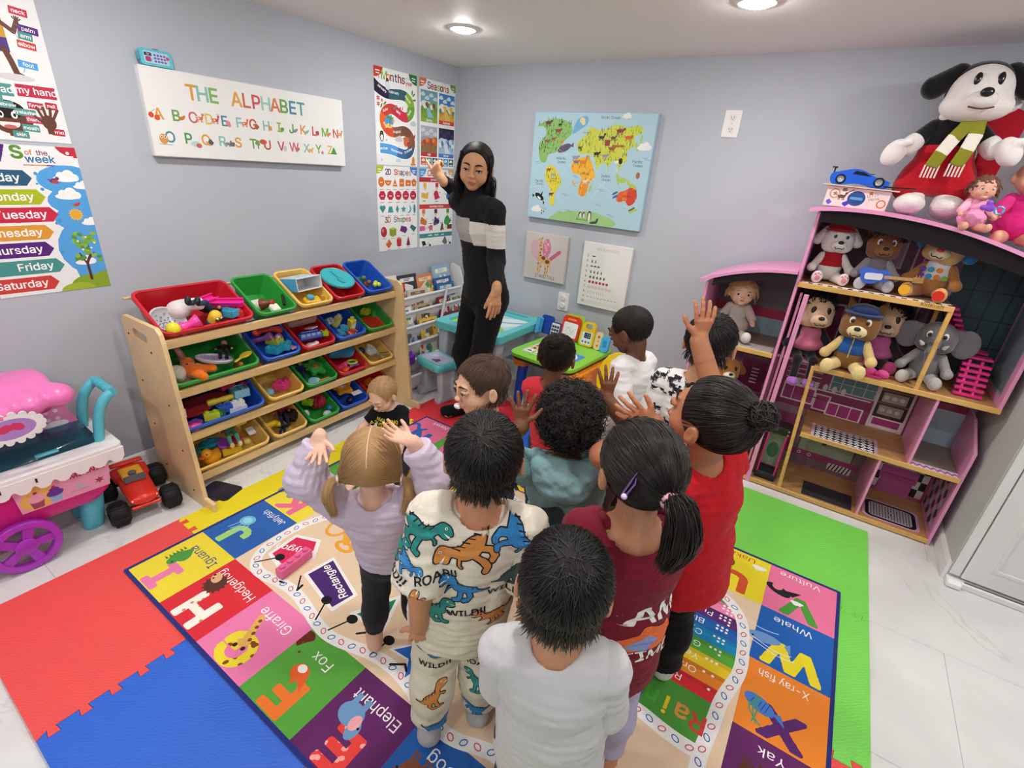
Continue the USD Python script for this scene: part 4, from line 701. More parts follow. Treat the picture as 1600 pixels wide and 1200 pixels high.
for k in range(n):
    q = L_.interpolate(k * L_.length / n); q2 = L_.interpolate(k * L_.length / n + .004); a = math.degrees(math.atan2(q2.y - q.y, q2.x - q.x)); e_ = ellp(0, 0, .0135, .0095, 35 if k % 2 else -35); e_ = e_.difference(e_.buffer(-.0033)); P.add(affinity.translate(affinity.rotate(e_, a, origin=(0, 0)), q.x, q.y), '2f6fb4' if k % 2 else 'd2506a')
L2 = sep.intersection(cen)
for k in range(int(L2.length / .043) if L2.geom_type == 'LineString' else 0):
    q = L2.interpolate(k * .043 + .01); e_ = ellp(q.x, q.y, .0135, .0095, 30 * (-1) ** k); P.add(e_.difference(e_.buffer(-.0033)), '2f6fb4' if k % 2 else 'd2506a')
P.part(rg, 'print', lambda v: np.c_[v, np.full(len(v), .0056)], M('v', 'rug'))

# ================================================================ toy bin shelf
SA = math.degrees(.024); SO = np.array([.165, -2.441, 0]); SL = 1.392
def SW(t, s, z): a = .024; return SO + np.array([math.cos(a), math.sin(a), 0]) * t + np.array([-math.sin(a), math.cos(a), 0]) * s + np.array([0, 0, z])
WOOD = M('e6c896', 'wood', .42, stretch=(1.2, 5, 1.2)); WOOD2 = M('dfbd86', 'wood', .42, stretch=(6, .8, 6))
sh = thing('bin_shelf', 'light wood toy organiser shelf holding four sloping rows of plastic bins', 'toy shelf', SO, SA)
prof = Polygon([(0, 0), (.405, 0), (.40, .06), (.335, .80), (.325, .84), (.30, .86), (.02, .86), (0, .84)]).buffer(-.01).buffer(.01)
slot = LineString([(.105, .80), (.19, .79)]).buffer(.019)
for s in (0, SL - .018):
    q = ext(prof.difference(slot), .018); q.vertices = np.stack([q.vertices[:, 0], s + q.vertices[:, 2], q.vertices[:, 1]], 1); q.invert(); sp = part(sh, 'side_panel', q, WOOD)
    for t, z in ((.04, .78), (.22, .735), (.06, .56), (.27, .50), (.07, .34), (.30, .28), (.09, .12), (.32, .07)): part(sp, 'screw', T(cyl(.005, .002, n=10, c=0), (t, s - .0015 if s == 0 else s + .0195, z), rx=-90), M('4a3a2a', 'metal'))
    part(sh, 'foot', b2((.39, s - .001, .0), (.475, s + .019, .058), .012), WOOD)
LIP = [(.288, .805), (.281, .565), (.274, .336), (.267, .105)]
for (t, z) in LIP:
    part(sh, 'front_rail', b2((t - .022, .018, z - .052), (t - .006, SL - .018, z - .012), .003), WOOD2)
    part(sh, 'rear_rod', T(cyl(.006, SL - .036, n=12), (t - .265, .018, z + .122), rx=-90), WOOD2)
part(sh, 'back_brace', b2((.0, .018, .508), (.012, SL - .018, .56), .002), WOOD2)
def loft(rings, cap0=True, cap1=True):
    n = len(rings[0]); V = np.vstack(rings); F = []
    for k in range(len(rings) - 1):
        for j in range(n): a, b, c, d = k * n + j, k * n + (j + 1) % n, (k + 1) * n + (j + 1) % n, (k + 1) * n + j; F += [(a, b, c), (a, c, d)]
    V = list(V)
    for on, k in ((cap0, 0), (cap1, len(rings) - 1)):
        if on:
            c = len(V); V.append(np.mean(rings[k], 0)); F += [(c, k * n + (j + 1) % n, k * n + j) if k == 0 else (c, k * n + j, k * n + (j + 1) % n) for j in range(n)]
    m = trimesh.Trimesh(np.array(V), F, process=False); return m
def rr(w, d, r, z, cx=0, cy=0, q=5): return np.c_[np.array(rrect(w, d, r, cx, cy, q).exterior.coords)[:-1][::-1 if not rrect(w, d, r).exterior.is_ccw else 1], np.full(len(rrect(w, d, r, 0, 0, q).exterior.coords) - 1, z)]
def tub(D, W, H, lip=.014, k=.80, th=.004, r=.03, rh=.012):
    """open tub, mouth at z = 0, D along x, W along y; returns (shell, rim)"""
    shell = loft([rr(D - 2 * th, W - 2 * th, r, -.002), rr(k * D - 2 * th, W * (1 - (1 - k) * D / W) - 2 * th, r * .8, -H + th), rr(k * D - 4 * th, W * (1 - (1 - k) * D / W) - 4 * th, r * .7, -H + th)][:2] , False, True)
    shell.invert()
    out = loft([rr(k * D, W * (1 - (1 - k) * D / W), r * .8, -H), rr(D, W, r, -.002)], True, False)
    rim = loft([rr(D - 2 * th, W - 2 * th, r, -.004), rr(D - 2 * th, W - 2 * th, r, .001), rr(D - th, W - th, r, .0035), rr(D + 1.5 * lip - th, W + 1.5 * lip - th, r + lip, .0035), rr(D + 2 * lip - .004, W + 2 * lip - .004, r + lip, .001), rr(D + 2 * lip - .004, W + 2 * lip - .004, r + lip, -rh), rr(D + 2 * lip - .008, W + 2 * lip - .008, r + lip, -rh), rr(D + 2 * lip - .008, W + 2 * lip - .008, r + lip, -.003), rr(D, W, r, -.004)], False, False)
    return trimesh.util.concatenate([shell, out]), rim
BC = dict(r='c8202c', g='2f9a3c', y='eec262', b='2258c0')
NAME = dict(r='red', g='green', y='yellow', b='blue')
TILT = 29.6
BINS = [['r', 'g', 'y', 'r', 'b'], ['g', 'b', 'r', 'b', 'g'], ['b', 'y', 'g', 'r', 'y'], ['y', 'y', 'g', 'b', 'r']]
WHAT = [['wide red bin heaped with dolls and a grey colander, top row', 'green bin with a play sauce bottle, top row', 'yellow bin with a white toy box in it, top row', 'red bin with a turquoise round lid, top row', 'blue bin at the right end of the top row'],
        ['wide green bin with an orange plush and a lilac lid, second row', 'blue bin with turquoise blocks and purple toys, second row', 'red bin with a pink plush and a blue vehicle, second row', 'blue bin with a lime bottle and teacups, second row', 'green bin at the right end of the second row'],
        ['wide blue bin with a red sheet and building blocks, third row', 'yellow bin with a pink block, third row', 'green bin with a green star in it, third row', 'red bin with a heap of pink and purple pieces, third row', 'yellow bin with white and steel kitchen toys, third row'],
        ['wide yellow bin with a duck and a doll, bottom row', 'yellow bin with a dark-haired doll, bottom row', 'green bin with a crimson ball, bottom row', 'blue bin with an orange star toy, bottom row', 'red bin behind the toddler, right end of the bottom row']]
SP = [(.03, .445), (.462, .682), (.692, .912), (.922, 1.142), (1.152, 1.365)]
BIN = {}
DEP, HT = .265, .105
for r in range(4):
    t1, z1 = LIP[r]
    for c in range(5):
        s0, s1 = SP[c]; W = s1 - s0 - .022; col = BC[BINS[r][c]]
        ct = t1 - .5 * (DEP + .02) * math.cos(math.radians(TILT)); cz = z1 + .5 * (DEP + .02) * math.sin(math.radians(TILT)) + .012
        o = SW(ct, (s0 + s1) / 2, cz)
        shell, rim = tub(DEP, W, HT, lip=.011, r=.028)
        b = thing('storage_bin', WHAT[r][c], 'storage bin', o, SA, 'plastic bins on the wooden shelf', ry=TILT)
        part(b, 'tub', shell, M(col, 'plastic', .3), 50); part(b, 'rim', rim, M(col, 'plastic', .3), 50)
        BIN[(r, c)] = (o, W)
def inbin(r, c, x, y, z):
    """world point of a bin's own point: x towards its front lip, y along the shelf, z up from the mouth"""
    o, W = BIN[(r, c)]; a = math.radians(TILT); v = np.array([x * math.cos(a) + z * math.sin(a), y, -x * math.sin(a) + z * math.cos(a)]); s = .024
    return o + np.array([v[0] * math.cos(s) - v[1] * math.sin(s), v[0] * math.sin(s) + v[1] * math.cos(s), v[2]])
solo('tablet_case', 'dark navy tablet case lying on the floor under the left end of the bin shelf', 'case', T(ext(rrect(.17, .12, .02), .014), (.50, -2.33, .002), 20), M('1c2038', 'plastic'))
# ================================================================ book rack in the corner
RKW = M('e9e8e8', 'plastic', .4); SLING = M('dcd9dc', 'fabric')
rk = thing('book_rack', 'white sling book rack against the left wall in the corner, full of picture books', 'book rack', (.012, -.93, 0))
RL = .88
pr = Polygon([(0, 0), (.36, 0), (.36, .05), (.10, .78), (.02, .80), (0, .78)]).buffer(-.008).buffer(.008)
for s in (0, RL - .014):
    q = ext(pr.difference(pr.buffer(-.05)) if s == 0 else pr, .014); q.vertices = np.stack([q.vertices[:, 0], s + q.vertices[:, 2], q.vertices[:, 1]], 1); q.invert(); part(rk, 'side_frame', q, RKW)
TIERS = [(.115, .62), (.155, .525), (.20, .425), (.245, .32), (.29, .215), (.335, .11)]
for k, (x, z) in enumerate(TIERS):
    part(rk, 'rod', T(cyl(.011, RL - .02, n=14), (x, .01, z), rx=-90), RKW, 40)
    bk = x - .075; zb = z - .10
    sec = spline([(x - .002, z), (x - .006, z - .06), (x - .035, z - .105), (bk + .005, z - .085), (bk, z + .02)], 12)
    V = np.array([[px, y, pz] for y in np.linspace(.016, RL - .016, 12) for px, pz in sec]); F = [(i * 12 + j, i * 12 + j + 1, (i + 1) * 12 + j + 1, (i + 1) * 12 + j) for i in range(11) for j in range(11)]
    V2 = V + [.003, 0, -.003]; n = len(V); F2 = [(a + n, d + n, c + n, b + n) for a, b, c, d in F]; part(rk, 'sling', (np.vstack([V, V2]), np.array(F + F2)), SLING, True)
part(rk, 'front_panel', b2((.335, .014, .02), (.345, RL - .014, .11), .003), M('e3dbe3', 'fabric'))
BK = [(0, .13, .19, .24, 'e8e4da', 'c2403c', 'dotted cover'), (0, .33, .20, .23, '3a3a44', 'e8e8e8', 'dark spine'), (0, .52, .20, .21, 'd88a5c', 'f0d8b0', 'pumpkins'), (0, .72, .22, .26, '9ab8cf', 'f4f0d8', 'pale blue cover, tallest'), (0, .16, .16, .15, '4f8fc8', 'f4c46a', ''), (0, .70, .21, .18, '2f5fa8', 'e8e0d4', ''),
      (1, .18, .15, .16, 'd8453c', 'f0e4d8', ''), (1, .38, .21, .18, 'c9c4b4', '8a5a44', ''), (1, .70, .20, .18, '2f6f9a', 'b8d4e4', ''), (2, .17, .19, .17, 'e8e6e4', '3f7fb8', ''), (2, .40, .20, .17, 'b8a488', '5f4a34', ''), (2, .62, .12, .19, '8a2f3a', 'e8d8c8', ''), (2, .78, .14, .18, 'c8bca8', '4a6a4a', ''), (3, .16, .20, .16, '9fb0c0', '5a6a78', ''), (3, .40, .19, .17, 'e0c050', '8a6a2a', ''), (3, .66, .22, .17, '7a2f4a', 'c88a9a', ''), (4, .34, .20, .14, 'c8d0b8', '6a8a5a', ''), (4, .62, .2, .15, 'b06a4a', 'f0d8b8', ''), (5, .62, .16, .13, '34506b', 'b8c8d4', '')]
BL = ['picture book with a spotted white cover and red corner, top row of the rack', 'thin dark book in the top row of the rack, beside the spotted one', 'picture book with orange pumpkins on its cover, top row of the rack', 'tall pale blue picture book, highest in the rack', 'small sky blue book with a red crab, in front in the top row', 'dark blue picture book in front, at the right end of the top row', 'small red and cream book, left end of the second row of the rack', 'grey and brown picture book, middle of the second row of the rack', 'blue sea picture book, right end of the second row of the rack', 'white and blue book, left in the third row of the rack', 'tan and brown book, middle of the third row of the rack', 'narrow maroon book in the third row of the rack', 'beige and green book, right end of the third row of the rack', 'grey blue book, left in the fourth row of the rack', 'mustard yellow book, middle of the fourth row of the rack', 'plum picture book, right in the fourth row of the rack', 'pale green book leaning in the fifth row of the rack', 'rust coloured book, right in the fifth row of the rack', 'small slate blue book in the lowest row of the rack']
for k, (t, y, w, h, c, c2, _) in enumerate(BK):
    x, z = TIERS[t]; dep = .048 if k in (0, 1, 2, 3) else .028 if t == 0 else .035
    b = thing('picture_book', BL[k], 'book', (.012 + x - dep + .004, -.93 + y, z - .085 + (.012 if t == 0 and k < 4 else .0 if t == 0 else .055)), (k * 37 % 7) - 3, 'picture books in the rack', ry=-13)
    part(b, 'cover', [b2((.007, -w / 2, 0), (.009, w / 2, h), .0005), b2((0, -w / 2, 0), (.002, w / 2, h), .0005), b2((0, -w / 2, 0), (.009, -w / 2 + .002, h), .0005)], M(c, 'paper')); part(b, 'pages', b2((.002, -w / 2 + .002, .003), (.007, w / 2 - .003, h - .003), 0), M('f2eee4', 'paper'))
    P = Print(rrect(w - .016, h - .016, .006, 0, h / 2), c); g = random.Random(k); P.add(blob(0, h * .45, min(w, h) * .28, k, .4), c2); P.add(rrect(w * .7, h * .13, .006, 0, h * .83), c2)
    for _ in range(9): P.add(blob(g.uniform(-w * .38, w * .38), g.uniform(.02, h * .7), g.uniform(.008, .022), g.randint(0, 999), .4), g.choice(['d8453c', 'f0c24a', '4f9a5c', 'f6f2ea', '3a6fae', '7a4a34', c2]))
    for q in range(2): P.text(['LOOK', 'BABY', 'FARM', 'BUSY', 'ZOO'][k % 5] if q == 0 else '', h * .075, c, 0, h * .80) if q == 0 else None
    P.part(b, 'cover_print', LX((.0093, 0, 0)), clip=sbox(-w / 2, 0, w / 2, h))
solo('paper_roll', 'grey rolled poster leaning across the slings of the book rack', 'paper roll', tube([(.30, -.52, .36), (.14, -.24, .66)], .011, 10), M('b9bcc4', 'paper'), 40)
bk = thing('toy_bag', 'purple plastic toy purse standing in the lower part of the book rack', 'toy', (.30, -.84, .185), 10)
part(bk, 'body', bx(.05, .11, .08, (0, 0, .04), .02), M('7a34b8', 'plastic')); part(bk, 'handle', tube([(0, -.035, .078), (0, -.03, .10), (0, .03, .10), (0, .035, .078)], .006), M('8a44c8', 'plastic'), 40)
# ================================================================ turquoise activity desk and its stool
TQ, TG = M('63c9cf', 'plastic', .35), M('b9bfc6', 'plastic', .4)
ds = thing('activity_desk', 'turquoise children\'s activity desk with a framed top, behind the standing woman', 'play desk', (.685, -.385, 0))
top = rrect(.58, .62, .05); part(ds, 'top_frame', ext(top.difference(rrect(.46, .44, .03)), .05, (0, 0, .475)), TQ, 30); part(ds, 'play_surface', ext(rrect(.47, .45, .03), .012, (0, 0, .492)), M('bfe0ea', 'plastic'))
P = Print(rrect(.44, .42, .02), 'bcdcea'); P.add(blob(-.14, -.12, .10, 4, .3), 'b4d84a'); P.add(blob(.12, .1, .11, 5, .3), 'e6f0f2'); P.add(blob(.12, -.13, .08, 6, .3), '9acb4a'); P.add(curve([(-.2, .15), (0, .05), (.2, .16)], .03), '7fb8d8'); P.part(ds, 'map_print', flat((0, 0, .5046), (1, 0, 0), (0, 1, 0)), M('v', 'plastic'))
part(ds, 'tray_slot', [ext(rrect(.22, .03, .012, .05, .262), .004, (0, 0, .523)), ext(rrect(.08, .03, .012, -.18, .262), .004, (0, 0, .523))], M('3fa0a8', 'plastic'))
for sx in (-1, 1):
    for sy in (-1, 1): part(ds, 'leg', loft([rr(.06, .07, .02, .0, sx * .23, sy * .24), rr(.07, .08, .02, .2, sx * .23, sy * .24), rr(.09, .10, .02, .478, sx * .22, sy * .23)]), TG, 40)
[part(ds, 'side_bin_wall', b2((q, -.26, .30), (q + .015, .26, .475), .004), TG) for q in (-.2, .185)]
st = thing('stool', 'turquoise stool with grey legs on the floor beside the book rack', 'stool', (.545, -.80, 0), -12)
part(st, 'seat', loft([rr(.27, .20, .04, .245), rr(.28, .21, .045, .26), rr(.28, .21, .045, .285), rr(.26, .19, .04, .297)]), TQ, 40); P = Print(rrect(.22, .15, .03), 'c9cdec'); P.add(blob(.03, -.03, .03, 3, .4), '5f4a8a'); P.add(blob(-.05, .02, .025, 8, .4), 'e8eaf6'); P.part(st, 'seat_print', flat((0, 0, .2976), (1, 0, 0), (0, 1, 0)), M('v', 'plastic'))
for sx in (-1, 1): part(st, 'leg', loft([rr(.075, .17, .025, .02, sx * .105), rr(.085, .18, .025, .05, sx * .105), rr(.06, .12, .02, .075, sx * .10), rr(.065, .13, .02, .248, sx * .09)]), TG, 40); part(st, 'foot_cap', loft([rr(.05, .06, .015, 0, sx * .11, -.06), rr(.06, .07, .015, .03, sx * .11, -.06)]), M('c9b9ea', 'plastic'), 40)
# ================================================================ green and orange learning desk
ld = thing('learning_desk', 'bright green learning desk with orange side drawer and blue legs', 'play desk', (1.31, -.40, 0), -4)
part(ld, 'top', loft([rr(.46, .56, .06, .425), rr(.49, .60, .07, .435), rr(.49, .60, .07, .455), rr(.47, .58, .06, .463)]), M('86d23a', 'plastic', .35), 40)
part(ld, 'trim_band', ext(rrect(.47, .57, .06), .014, (0, 0, .412)), M('2a2a2e', 'plastic')); part(ld, 'side_drawer', loft([rr(.16, .40, .05, .27, .19, -.06), rr(.19, .46, .06, .33, .19, -.06), rr(.19, .46, .06, .415, .185, -.05)]), M('f08a1e', 'plastic'), 40)
part(ld, 'drawer_left', loft([rr(.10, .40, .04, .36, -.18, -.06), rr(.12, .44, .05, .415, -.18, -.06)]), M('e88418', 'plastic'), 40); part(ld, 'drawer_badge', ellp(.0, .0, .05, .03) and T(ext(ellp(0, 0, .05, .02), .006), (.20, -.20, .411)), M('f4d23c', 'plastic'))
for sx in (-1, 1):
    for sy in (-1, 1): part(ld, 'leg', loft([rr(.045, .06, .015, 0, sx * .19, sy * .22), rr(.055, .07, .018, .415, sx * .17, sy * .20)]), M('1f4fb8', 'plastic'), 40)
P = Print(rrect(.24, .26, .02, -.06, -.10), 'dcd8d4')
for k in range(12): P.add(rrect(.05, .05, .008, -.14 + (k % 4) * .055, -.19 + (k // 4) * .06), ['f4f4f0', '4f8fd8', 'e8c83c', 'f0f0ec', 'd8583c', '7ac24a'][k * 5 % 6]); P.add(blob(-.14 + (k % 4) * .055, -.19 + (k // 4) * .06, .013, k, .4), ['5f3a2a', 'f4f4f0', '3a3a4a', 'd8453c'][k % 4])
P.part(ld, 'page_print', flat((0, 0, .4636), (1, 0, 0), (0, 1, 0)), M('v', 'plastic')); P = Print(rrect(.10, .16, .02, .14, -.09), '3a86d8'); P.add(curve([(.11, -.15), (.16, -.1), (.12, -.03)], .012), 'e8f0f8'); P.part(ld, 'blue_screen', flat((0, 0, .4636), (1, 0, 0), (0, 1, 0)), M('v', 'plastic'))
def upright(name, x, y, w, h, t, c, lean=-14, r=.02): q = ext(rrect(w, h, r, 0, h / 2), t); q = T(q, rx=90); return part(ld, name, T(q, (x, y, .460), rx=lean), M(c, 'plastic', .32), 30)
def uprint(P, name, x, y, t, lean=-14):
    v = lambda p: T(trimesh.Trimesh(np.c_[p[:, 0], np.full(len(p), -t - .0006), p[:, 1]], np.zeros((0, 3), int), process=False), (x, y, .460), rx=lean).vertices
    P.part(ld, name, v, M('v', 'plastic'))
upright('blue_book_panel', -.275, .20, .10, .135, .02, '1f45a8'); upright('light_blue_end', -.315, .17, .028, .12, .05, '4fb4e8')
upright('keypad_panel', -.19, .19, .085, .105, .02, '1f45a8'); P = Print(rrect(.068, .088, .008, 0, .053), 'e8e8ea'); [P.add(rrect(.018, .018, .003, -.021 + (k % 3) * .021, .024 + (k // 3) * .024), '3a3f5a') for k in range(9)]; uprint(P, 'keypad', -.19, .19, .02)
upright('drawing_board', -.075, .20, .145, .175, .022, 'e0402a', r=.03); upright('board_back', -.065, .215, .155, .185, .02, 'a4d83a', r=.035); P = Print(rrect(.115, .105, .012, 0, .075), 'f4f2f4'); P.add([curve([(-.03, .06), (-.01, .09), (.01, .06), (.03, .085)], .003), curve([(-.03, .045), (.03, .05)], .002)], 'a8b0c8'); P.add(rrect(.07, .012, .004, 0, .15), 'f49a5a'); uprint(P, 'drawing_screen', -.075, .20, .022)
q = rrect(.11, .11, .02, 0, .055).union(rrect(.10, .17, .04, 0, .085)).difference(rrect(.055, .035, .015, 0, .137)); part(ld, 'music_player', T(T(ext(q, .03), rx=90), (.075, .19, .460), rx=-14), M('f0cc28', 'plastic'), 30); P = Print(rrect(.08, .088, .008, 0, .055), 'e4eef4'); P.add(rrect(.05, .038, .004, .004, .075), '2f3f6b'); [P.add(ellp(-.024 + k * .024, .03, .008), ['3a86d8', 'd84a3a', '4fa84a'][k]) for k in range(3)]; [P.add(ellp(-.012 + (k % 3) * .014, .068 + (k // 3) * .014, .004), ['8a4ac8', '4fb4e8', 'f0cc28'][k % 3]) for k in range(6)]; uprint(P, 'player_face', .075, .19, .03)
upright('remote', .165, .18, .055, .125, .018, 'e8d0a0', r=.024); P = Print(ellp(0, .06, .001), 'e8d0a0'); [P.add(ellp(0, .03 + .03 * k, .009), ['e87a3a', 'f0a04a', 'd84a3a'][k]) for k in range(3)]; uprint(P, 'remote_buttons', .165, .18, .018)
upright('telephone', .222, .175, .06, .11, .024, '4ab0e4', r=.026); P = Print(rrect(.03, .05, .012, 0, .055), '2f90c8'); uprint(P, 'earpiece', .222, .175, .024)
for nm, x, c in (('clear_box', .94, 'cfd6dc'),):
    b = thing('storage_crate', 'clear plastic crate on the floor under the learning desk', 'crate', (1.29, -.40, 0)); sh_, ri = tub(.22, .26, .20, .008, .9); part(b, 'tub', T(sh_, (0, 0, .20)), M('cfd6dc', 'plastic', .2), 40); part(b, 'rim', T(ri, (0, 0, .20)), M('dfe4e8', 'plastic', .2), 40)
# yellow chair
yc = thing('toddler_chair', 'yellow plastic toddler chair in front of the learning desk', 'chair', (1.80, -.62, 0), 20)
YP = M('f2cf1e', 'plastic', .35); part(yc, 'seat', loft([rr(.26, .26, .07, .235), rr(.29, .28, .08, .25), rr(.28, .27, .08, .268)]), YP, 40)
bk_ = ext(ellp(0, .16, .125, .17).intersection(sbox(-.2, .0, .2, .4)).union(rrect(.2, .1, .03, 0, .03)), .03); part(yc, 'backrest', T(T(bk_, rx=90), (0, .14, .24), rx=-8), YP, 40)
for sx in (-1, 1):
    for sy in (-1, 1): part(yc, 'leg', loft([rr(.04, .04, .015, 0, sx * .115, sy * .115), rr(.055, .055, .02, .24, sx * .095, sy * .095)]), YP, 40)
# ================================================================ dollhouse
PKM, PKD, DARK, DW = M('e79ac6', 'plastic', .35), M('c24a8c', 'plastic', .4), M('2a262c', 'matte'), M('dcae62', 'wood', .45, stretch=(1.5, 6, 6))
DXs, DYf, DYb = 2.555, -.43, -.065
dh = thing('dollhouse', 'tall pink and wood dollhouse with open rooms, standing against the back wall at the right', 'dollhouse', (0, 0, 0))
def DB(name, lo, hi, m, c=.002, par=dh): return part(par, name, b2(lo, hi, c), m)
DB('side_panel', (2.548, DYf, 0), (2.562, DYb, 1.48), PKM); DB('side_panel', (3.452, DYf, .745), (3.466, DYb, 1.345), PKM)
q = ext(Polygon([(DYf, 0), (DYb, 0), (DYb, .62), (-.20, .62), (DYf, .53)]), .013); q.vertices = np.stack([3.452 + q.vertices[:, 2], q.vertices[:, 0], q.vertices[:, 1]], 1); part(dh, 'lower_side_panel', q, PKM)
DB('room_divider', (3.248, DYf, .385), (3.260, DYb, .745), PKM); DB('room_divider', (3.142, DYf, .03), (3.154, DYb, .375), PKM)
for (x0, x1, z) in ((2.555, 3.456, .012), (2.785, 3.456, .372), (2.742, 3.466, .742), (2.560, 3.168, 1.136)):
    DB('floor_board', (x0, DYf + .003, z), (x1, DYb, z + .016), M('b98a58', 'wood', .4, stretch=(3, 14, 3))); DB('floor_edge', (x0, DYf - .004, z - .006), (x1, DYf + .004, z + .019), DW)
for a, b in (((2.738, .755), (2.775, .018)), ((3.160, 1.136), (3.160, .755))):
    L_ = math.hypot(a[0] - b[0], a[1] - b[1]); part(dh, 'post', bx(.018, .02, L_, ((a[0] + b[0]) / 2, DYf + .008, (a[1] + b[1]) / 2), .003, ry=math.degrees(math.atan2(a[0] - b[0], a[1] - b[1]))), DW)
DB('post', (3.151, -.12, .755), (3.169, -.10, 1.136), DW)
DB('rail_track', (2.600, DYf - .006, .0), (2.622, DYf + .012, 1.10), PKM); DB('rail_track', (2.580, DYf + .03, .0), (2.592, DYf + .045, 1.10), PKM)
rf = spline([(2.515, 1.488), (2.70, 1.502), (2.90, 1.490), (3.07, 1.462), (3.25, 1.412), (3.40, 1.358), (3.50, 1.318)], 26); up = LineString(rf).buffer(.0075, cap_style=2)
q = ext(up, .43); q.vertices = np.stack([q.vertices[:, 0], -.475 + q.vertices[:, 2], q.vertices[:, 1]], 1); q.invert(); part(dh, 'roof', q, PKM, 30)
va = Polygon([(x, z - .008) for x, z in rf if 2.55 < x < 3.465] + [(x, z - .055 - .03 * math.sin((x - 2.55) / .915 * 3.14)) for x, z in rf[::-1] if 2.55 < x < 3.465]); q = ext(va, .01); q.vertices = np.stack([q.vertices[:, 0], DYf + q.vertices[:, 2] + .002, q.vertices[:, 1]], 1); q.invert(); part(dh, 'valance', q, DARK)
# printed back wall
BKP = [(2.562, 3.142, .03, .372, '8c7484'), (3.154, 3.452, .03, .372, 'a8587c'), (2.562, 3.248, .388, .742, '8f3a66'), (2.562, 3.452, .758, 1.136, '7a5468'), (2.562, 3.452, 1.136, 1.44, '86607a'), (3.26, 3.452, .388, .62, 'a9c4cc')]
bpoly = Polygon([(2.555, .01), (3.459, .01), (3.459, .62), (3.26, .62), (3.26, .75), (3.459, .75), (3.459, 1.33), (3.25, 1.40), (3.07, 1.45), (2.9, 1.478), (2.555, 1.475)]); q = ext(bpoly, .006); q.vertices = np.stack([q.vertices[:, 0], DYb + q.vertices[:, 2], q.vertices[:, 1]], 1); q.invert(); part(dh, 'back_panel', q, M('9a7088', 'matte'))
P = Print()
for x0, x1, z0, z1, c in BKP: P.add(sbox(x0, z0, x1, z1).intersection(bpoly), c)
def frame(x0, z0, x1, z1, c, fc='e4dfe0', n=0, w=.008):
    P.add(sbox(x0, z0, x1, z1), fc); P.add(sbox(x0 + w, z0 + w, x1 - w, z1 - w), c)
    for k in range(1, n): P.add(sbox(x0 + (x1 - x0) * k / n - .002, z0, x0 + (x1 - x0) * k / n + .002, z1), fc)
WN = '5a8a94'
frame(2.85, .535, 3.075, .645, WN, 'c9c4c8', 4); P.add(sbox(2.85, .588, 3.075, .592), 'c9c4c8')
frame(2.63, .42, 2.80, .52, 'a83c7c', n=3); frame(2.80, .40, 2.88, .50, 'a83c7c'); frame(2.87, .385, 3.045, .47, 'a83c7c', n=3); P.add(sbox(2.63, .52, 3.06, .528), 'e8e4e4'); P.add(sbox(2.70, .468, 2.86, .474), '5f4a3c')
P.add([ellp(2.70 + k * .045, .545, .012, .02) for k in range(6)], 'd8d2d4'); P.add([line([(2.63, .56 + k * .03), (2.80, .56 + k * .03)], .006) for k in range(4)], 'e0dcdc'); P.add([rrect(.02, .016, .002, 2.65 + k * .027, .575 + (k % 3) * .03) for k in range(6)], 'b8407c')
frame(3.075, .388, 3.24, .66, '3a2a28', 'dcd6d8', w=.012); frame(3.088, .40, 3.228, .455, 'a83c7c'); [P.add(rrect(.11, .055, .004, 3.157, .50 + k * .075), 'a8a4a0') for k in range(2)]; [P.add(sbox(3.088, .535 + k * .075, 3.228, .545 + k * .075), '8a5a3c') for k in range(2)]; [P.add(ellp(3.12 + k % 3 * .035, .50 + k // 3 * .075, .012), 'd8d4cc') for k in range(6)]
frame(2.80, .10, 3.09, .33, 'a9b4a4', '6a5a66'); P.add(sbox(2.80, .215, 3.09, .222), '6a5a66'); P.add(sbox(2.92, .195, 2.94, .215), '4a3a44'); P.add(sbox(2.70, .09, 3.13, .13), 'a8447c'); P.add([ellp(2.82, .11, .011).difference(ellp(2.82, .11, .006)), ellp(2.875, .11, .011).difference(ellp(2.875, .11, .006))], 'f0e8ec'); P.add(sbox(2.62, .13, 2.78, .34), '94386c')
P.add(rrect(.12, .045, .01, 3.04, .075), 'e8e4e4'); [P.add(line([(2.99 + k * .018, .055), (3.0 + k * .018, .095)], .006), '2a2a2a') for k in range(6)]
for i in range(8):
    for j in range(6):
        if (i + j) % 2: P.add(sbox(3.16 + i * .036, .05 + j * .05, 3.196 + i * .036, .10 + j * .05).intersection(sbox(3.156, .03, 3.44, .37)), 'e8e6e8')
        else: P.add(sbox(3.16 + i * .036, .05 + j * .05, 3.196 + i * .036, .10 + j * .05).intersection(sbox(3.156, .03, 3.44, .37)), '26222a')
P.add(sbox(3.235, .03, 3.385, .36), 'c86aa0'); frame(3.245, .20, 3.375, .35, WN, 'c9c4c8', 2); P.add(sbox(3.225, .12, 3.395, .195), 'c2589a'); P.add(sbox(3.235, .145, 3.385, .15), '9a3c74')
frame(2.84, .83, 2.94, 1.08, 'a83c7c', n=2); frame(2.98, .95, 3.10, 1.10, WN, 'd0cccc', 3); frame(2.68, .8, 2.8, 1.02, 'b84a88', n=2); P.add(sbox(2.56, .76, 3.16, .80), '5f3a50')
frame(2.86, 1.24, 2.96, 1.42, 'd0a8c0', n=2); frame(3.0, 1.2, 3.08, 1.38, 'b05a94', n=2); P.add([rrect(.05, .035, .004, 2.65 + k * .08, 1.36) for k in range(3)], 'd8c4d0'); P.add(sbox(2.56, 1.15, 3.2, 1.19), 'c2a8b8')
P.add(Polygon([(3.19, .80), (3.452, .77), (3.452, 1.33), (3.25, 1.395), (3.19, 1.41)]), '24444c'); 
for x in (3.26, 3.335, 3.405): P.add(sbox(x, .78, x + .006, 1.40).intersection(bpoly), '10181c')
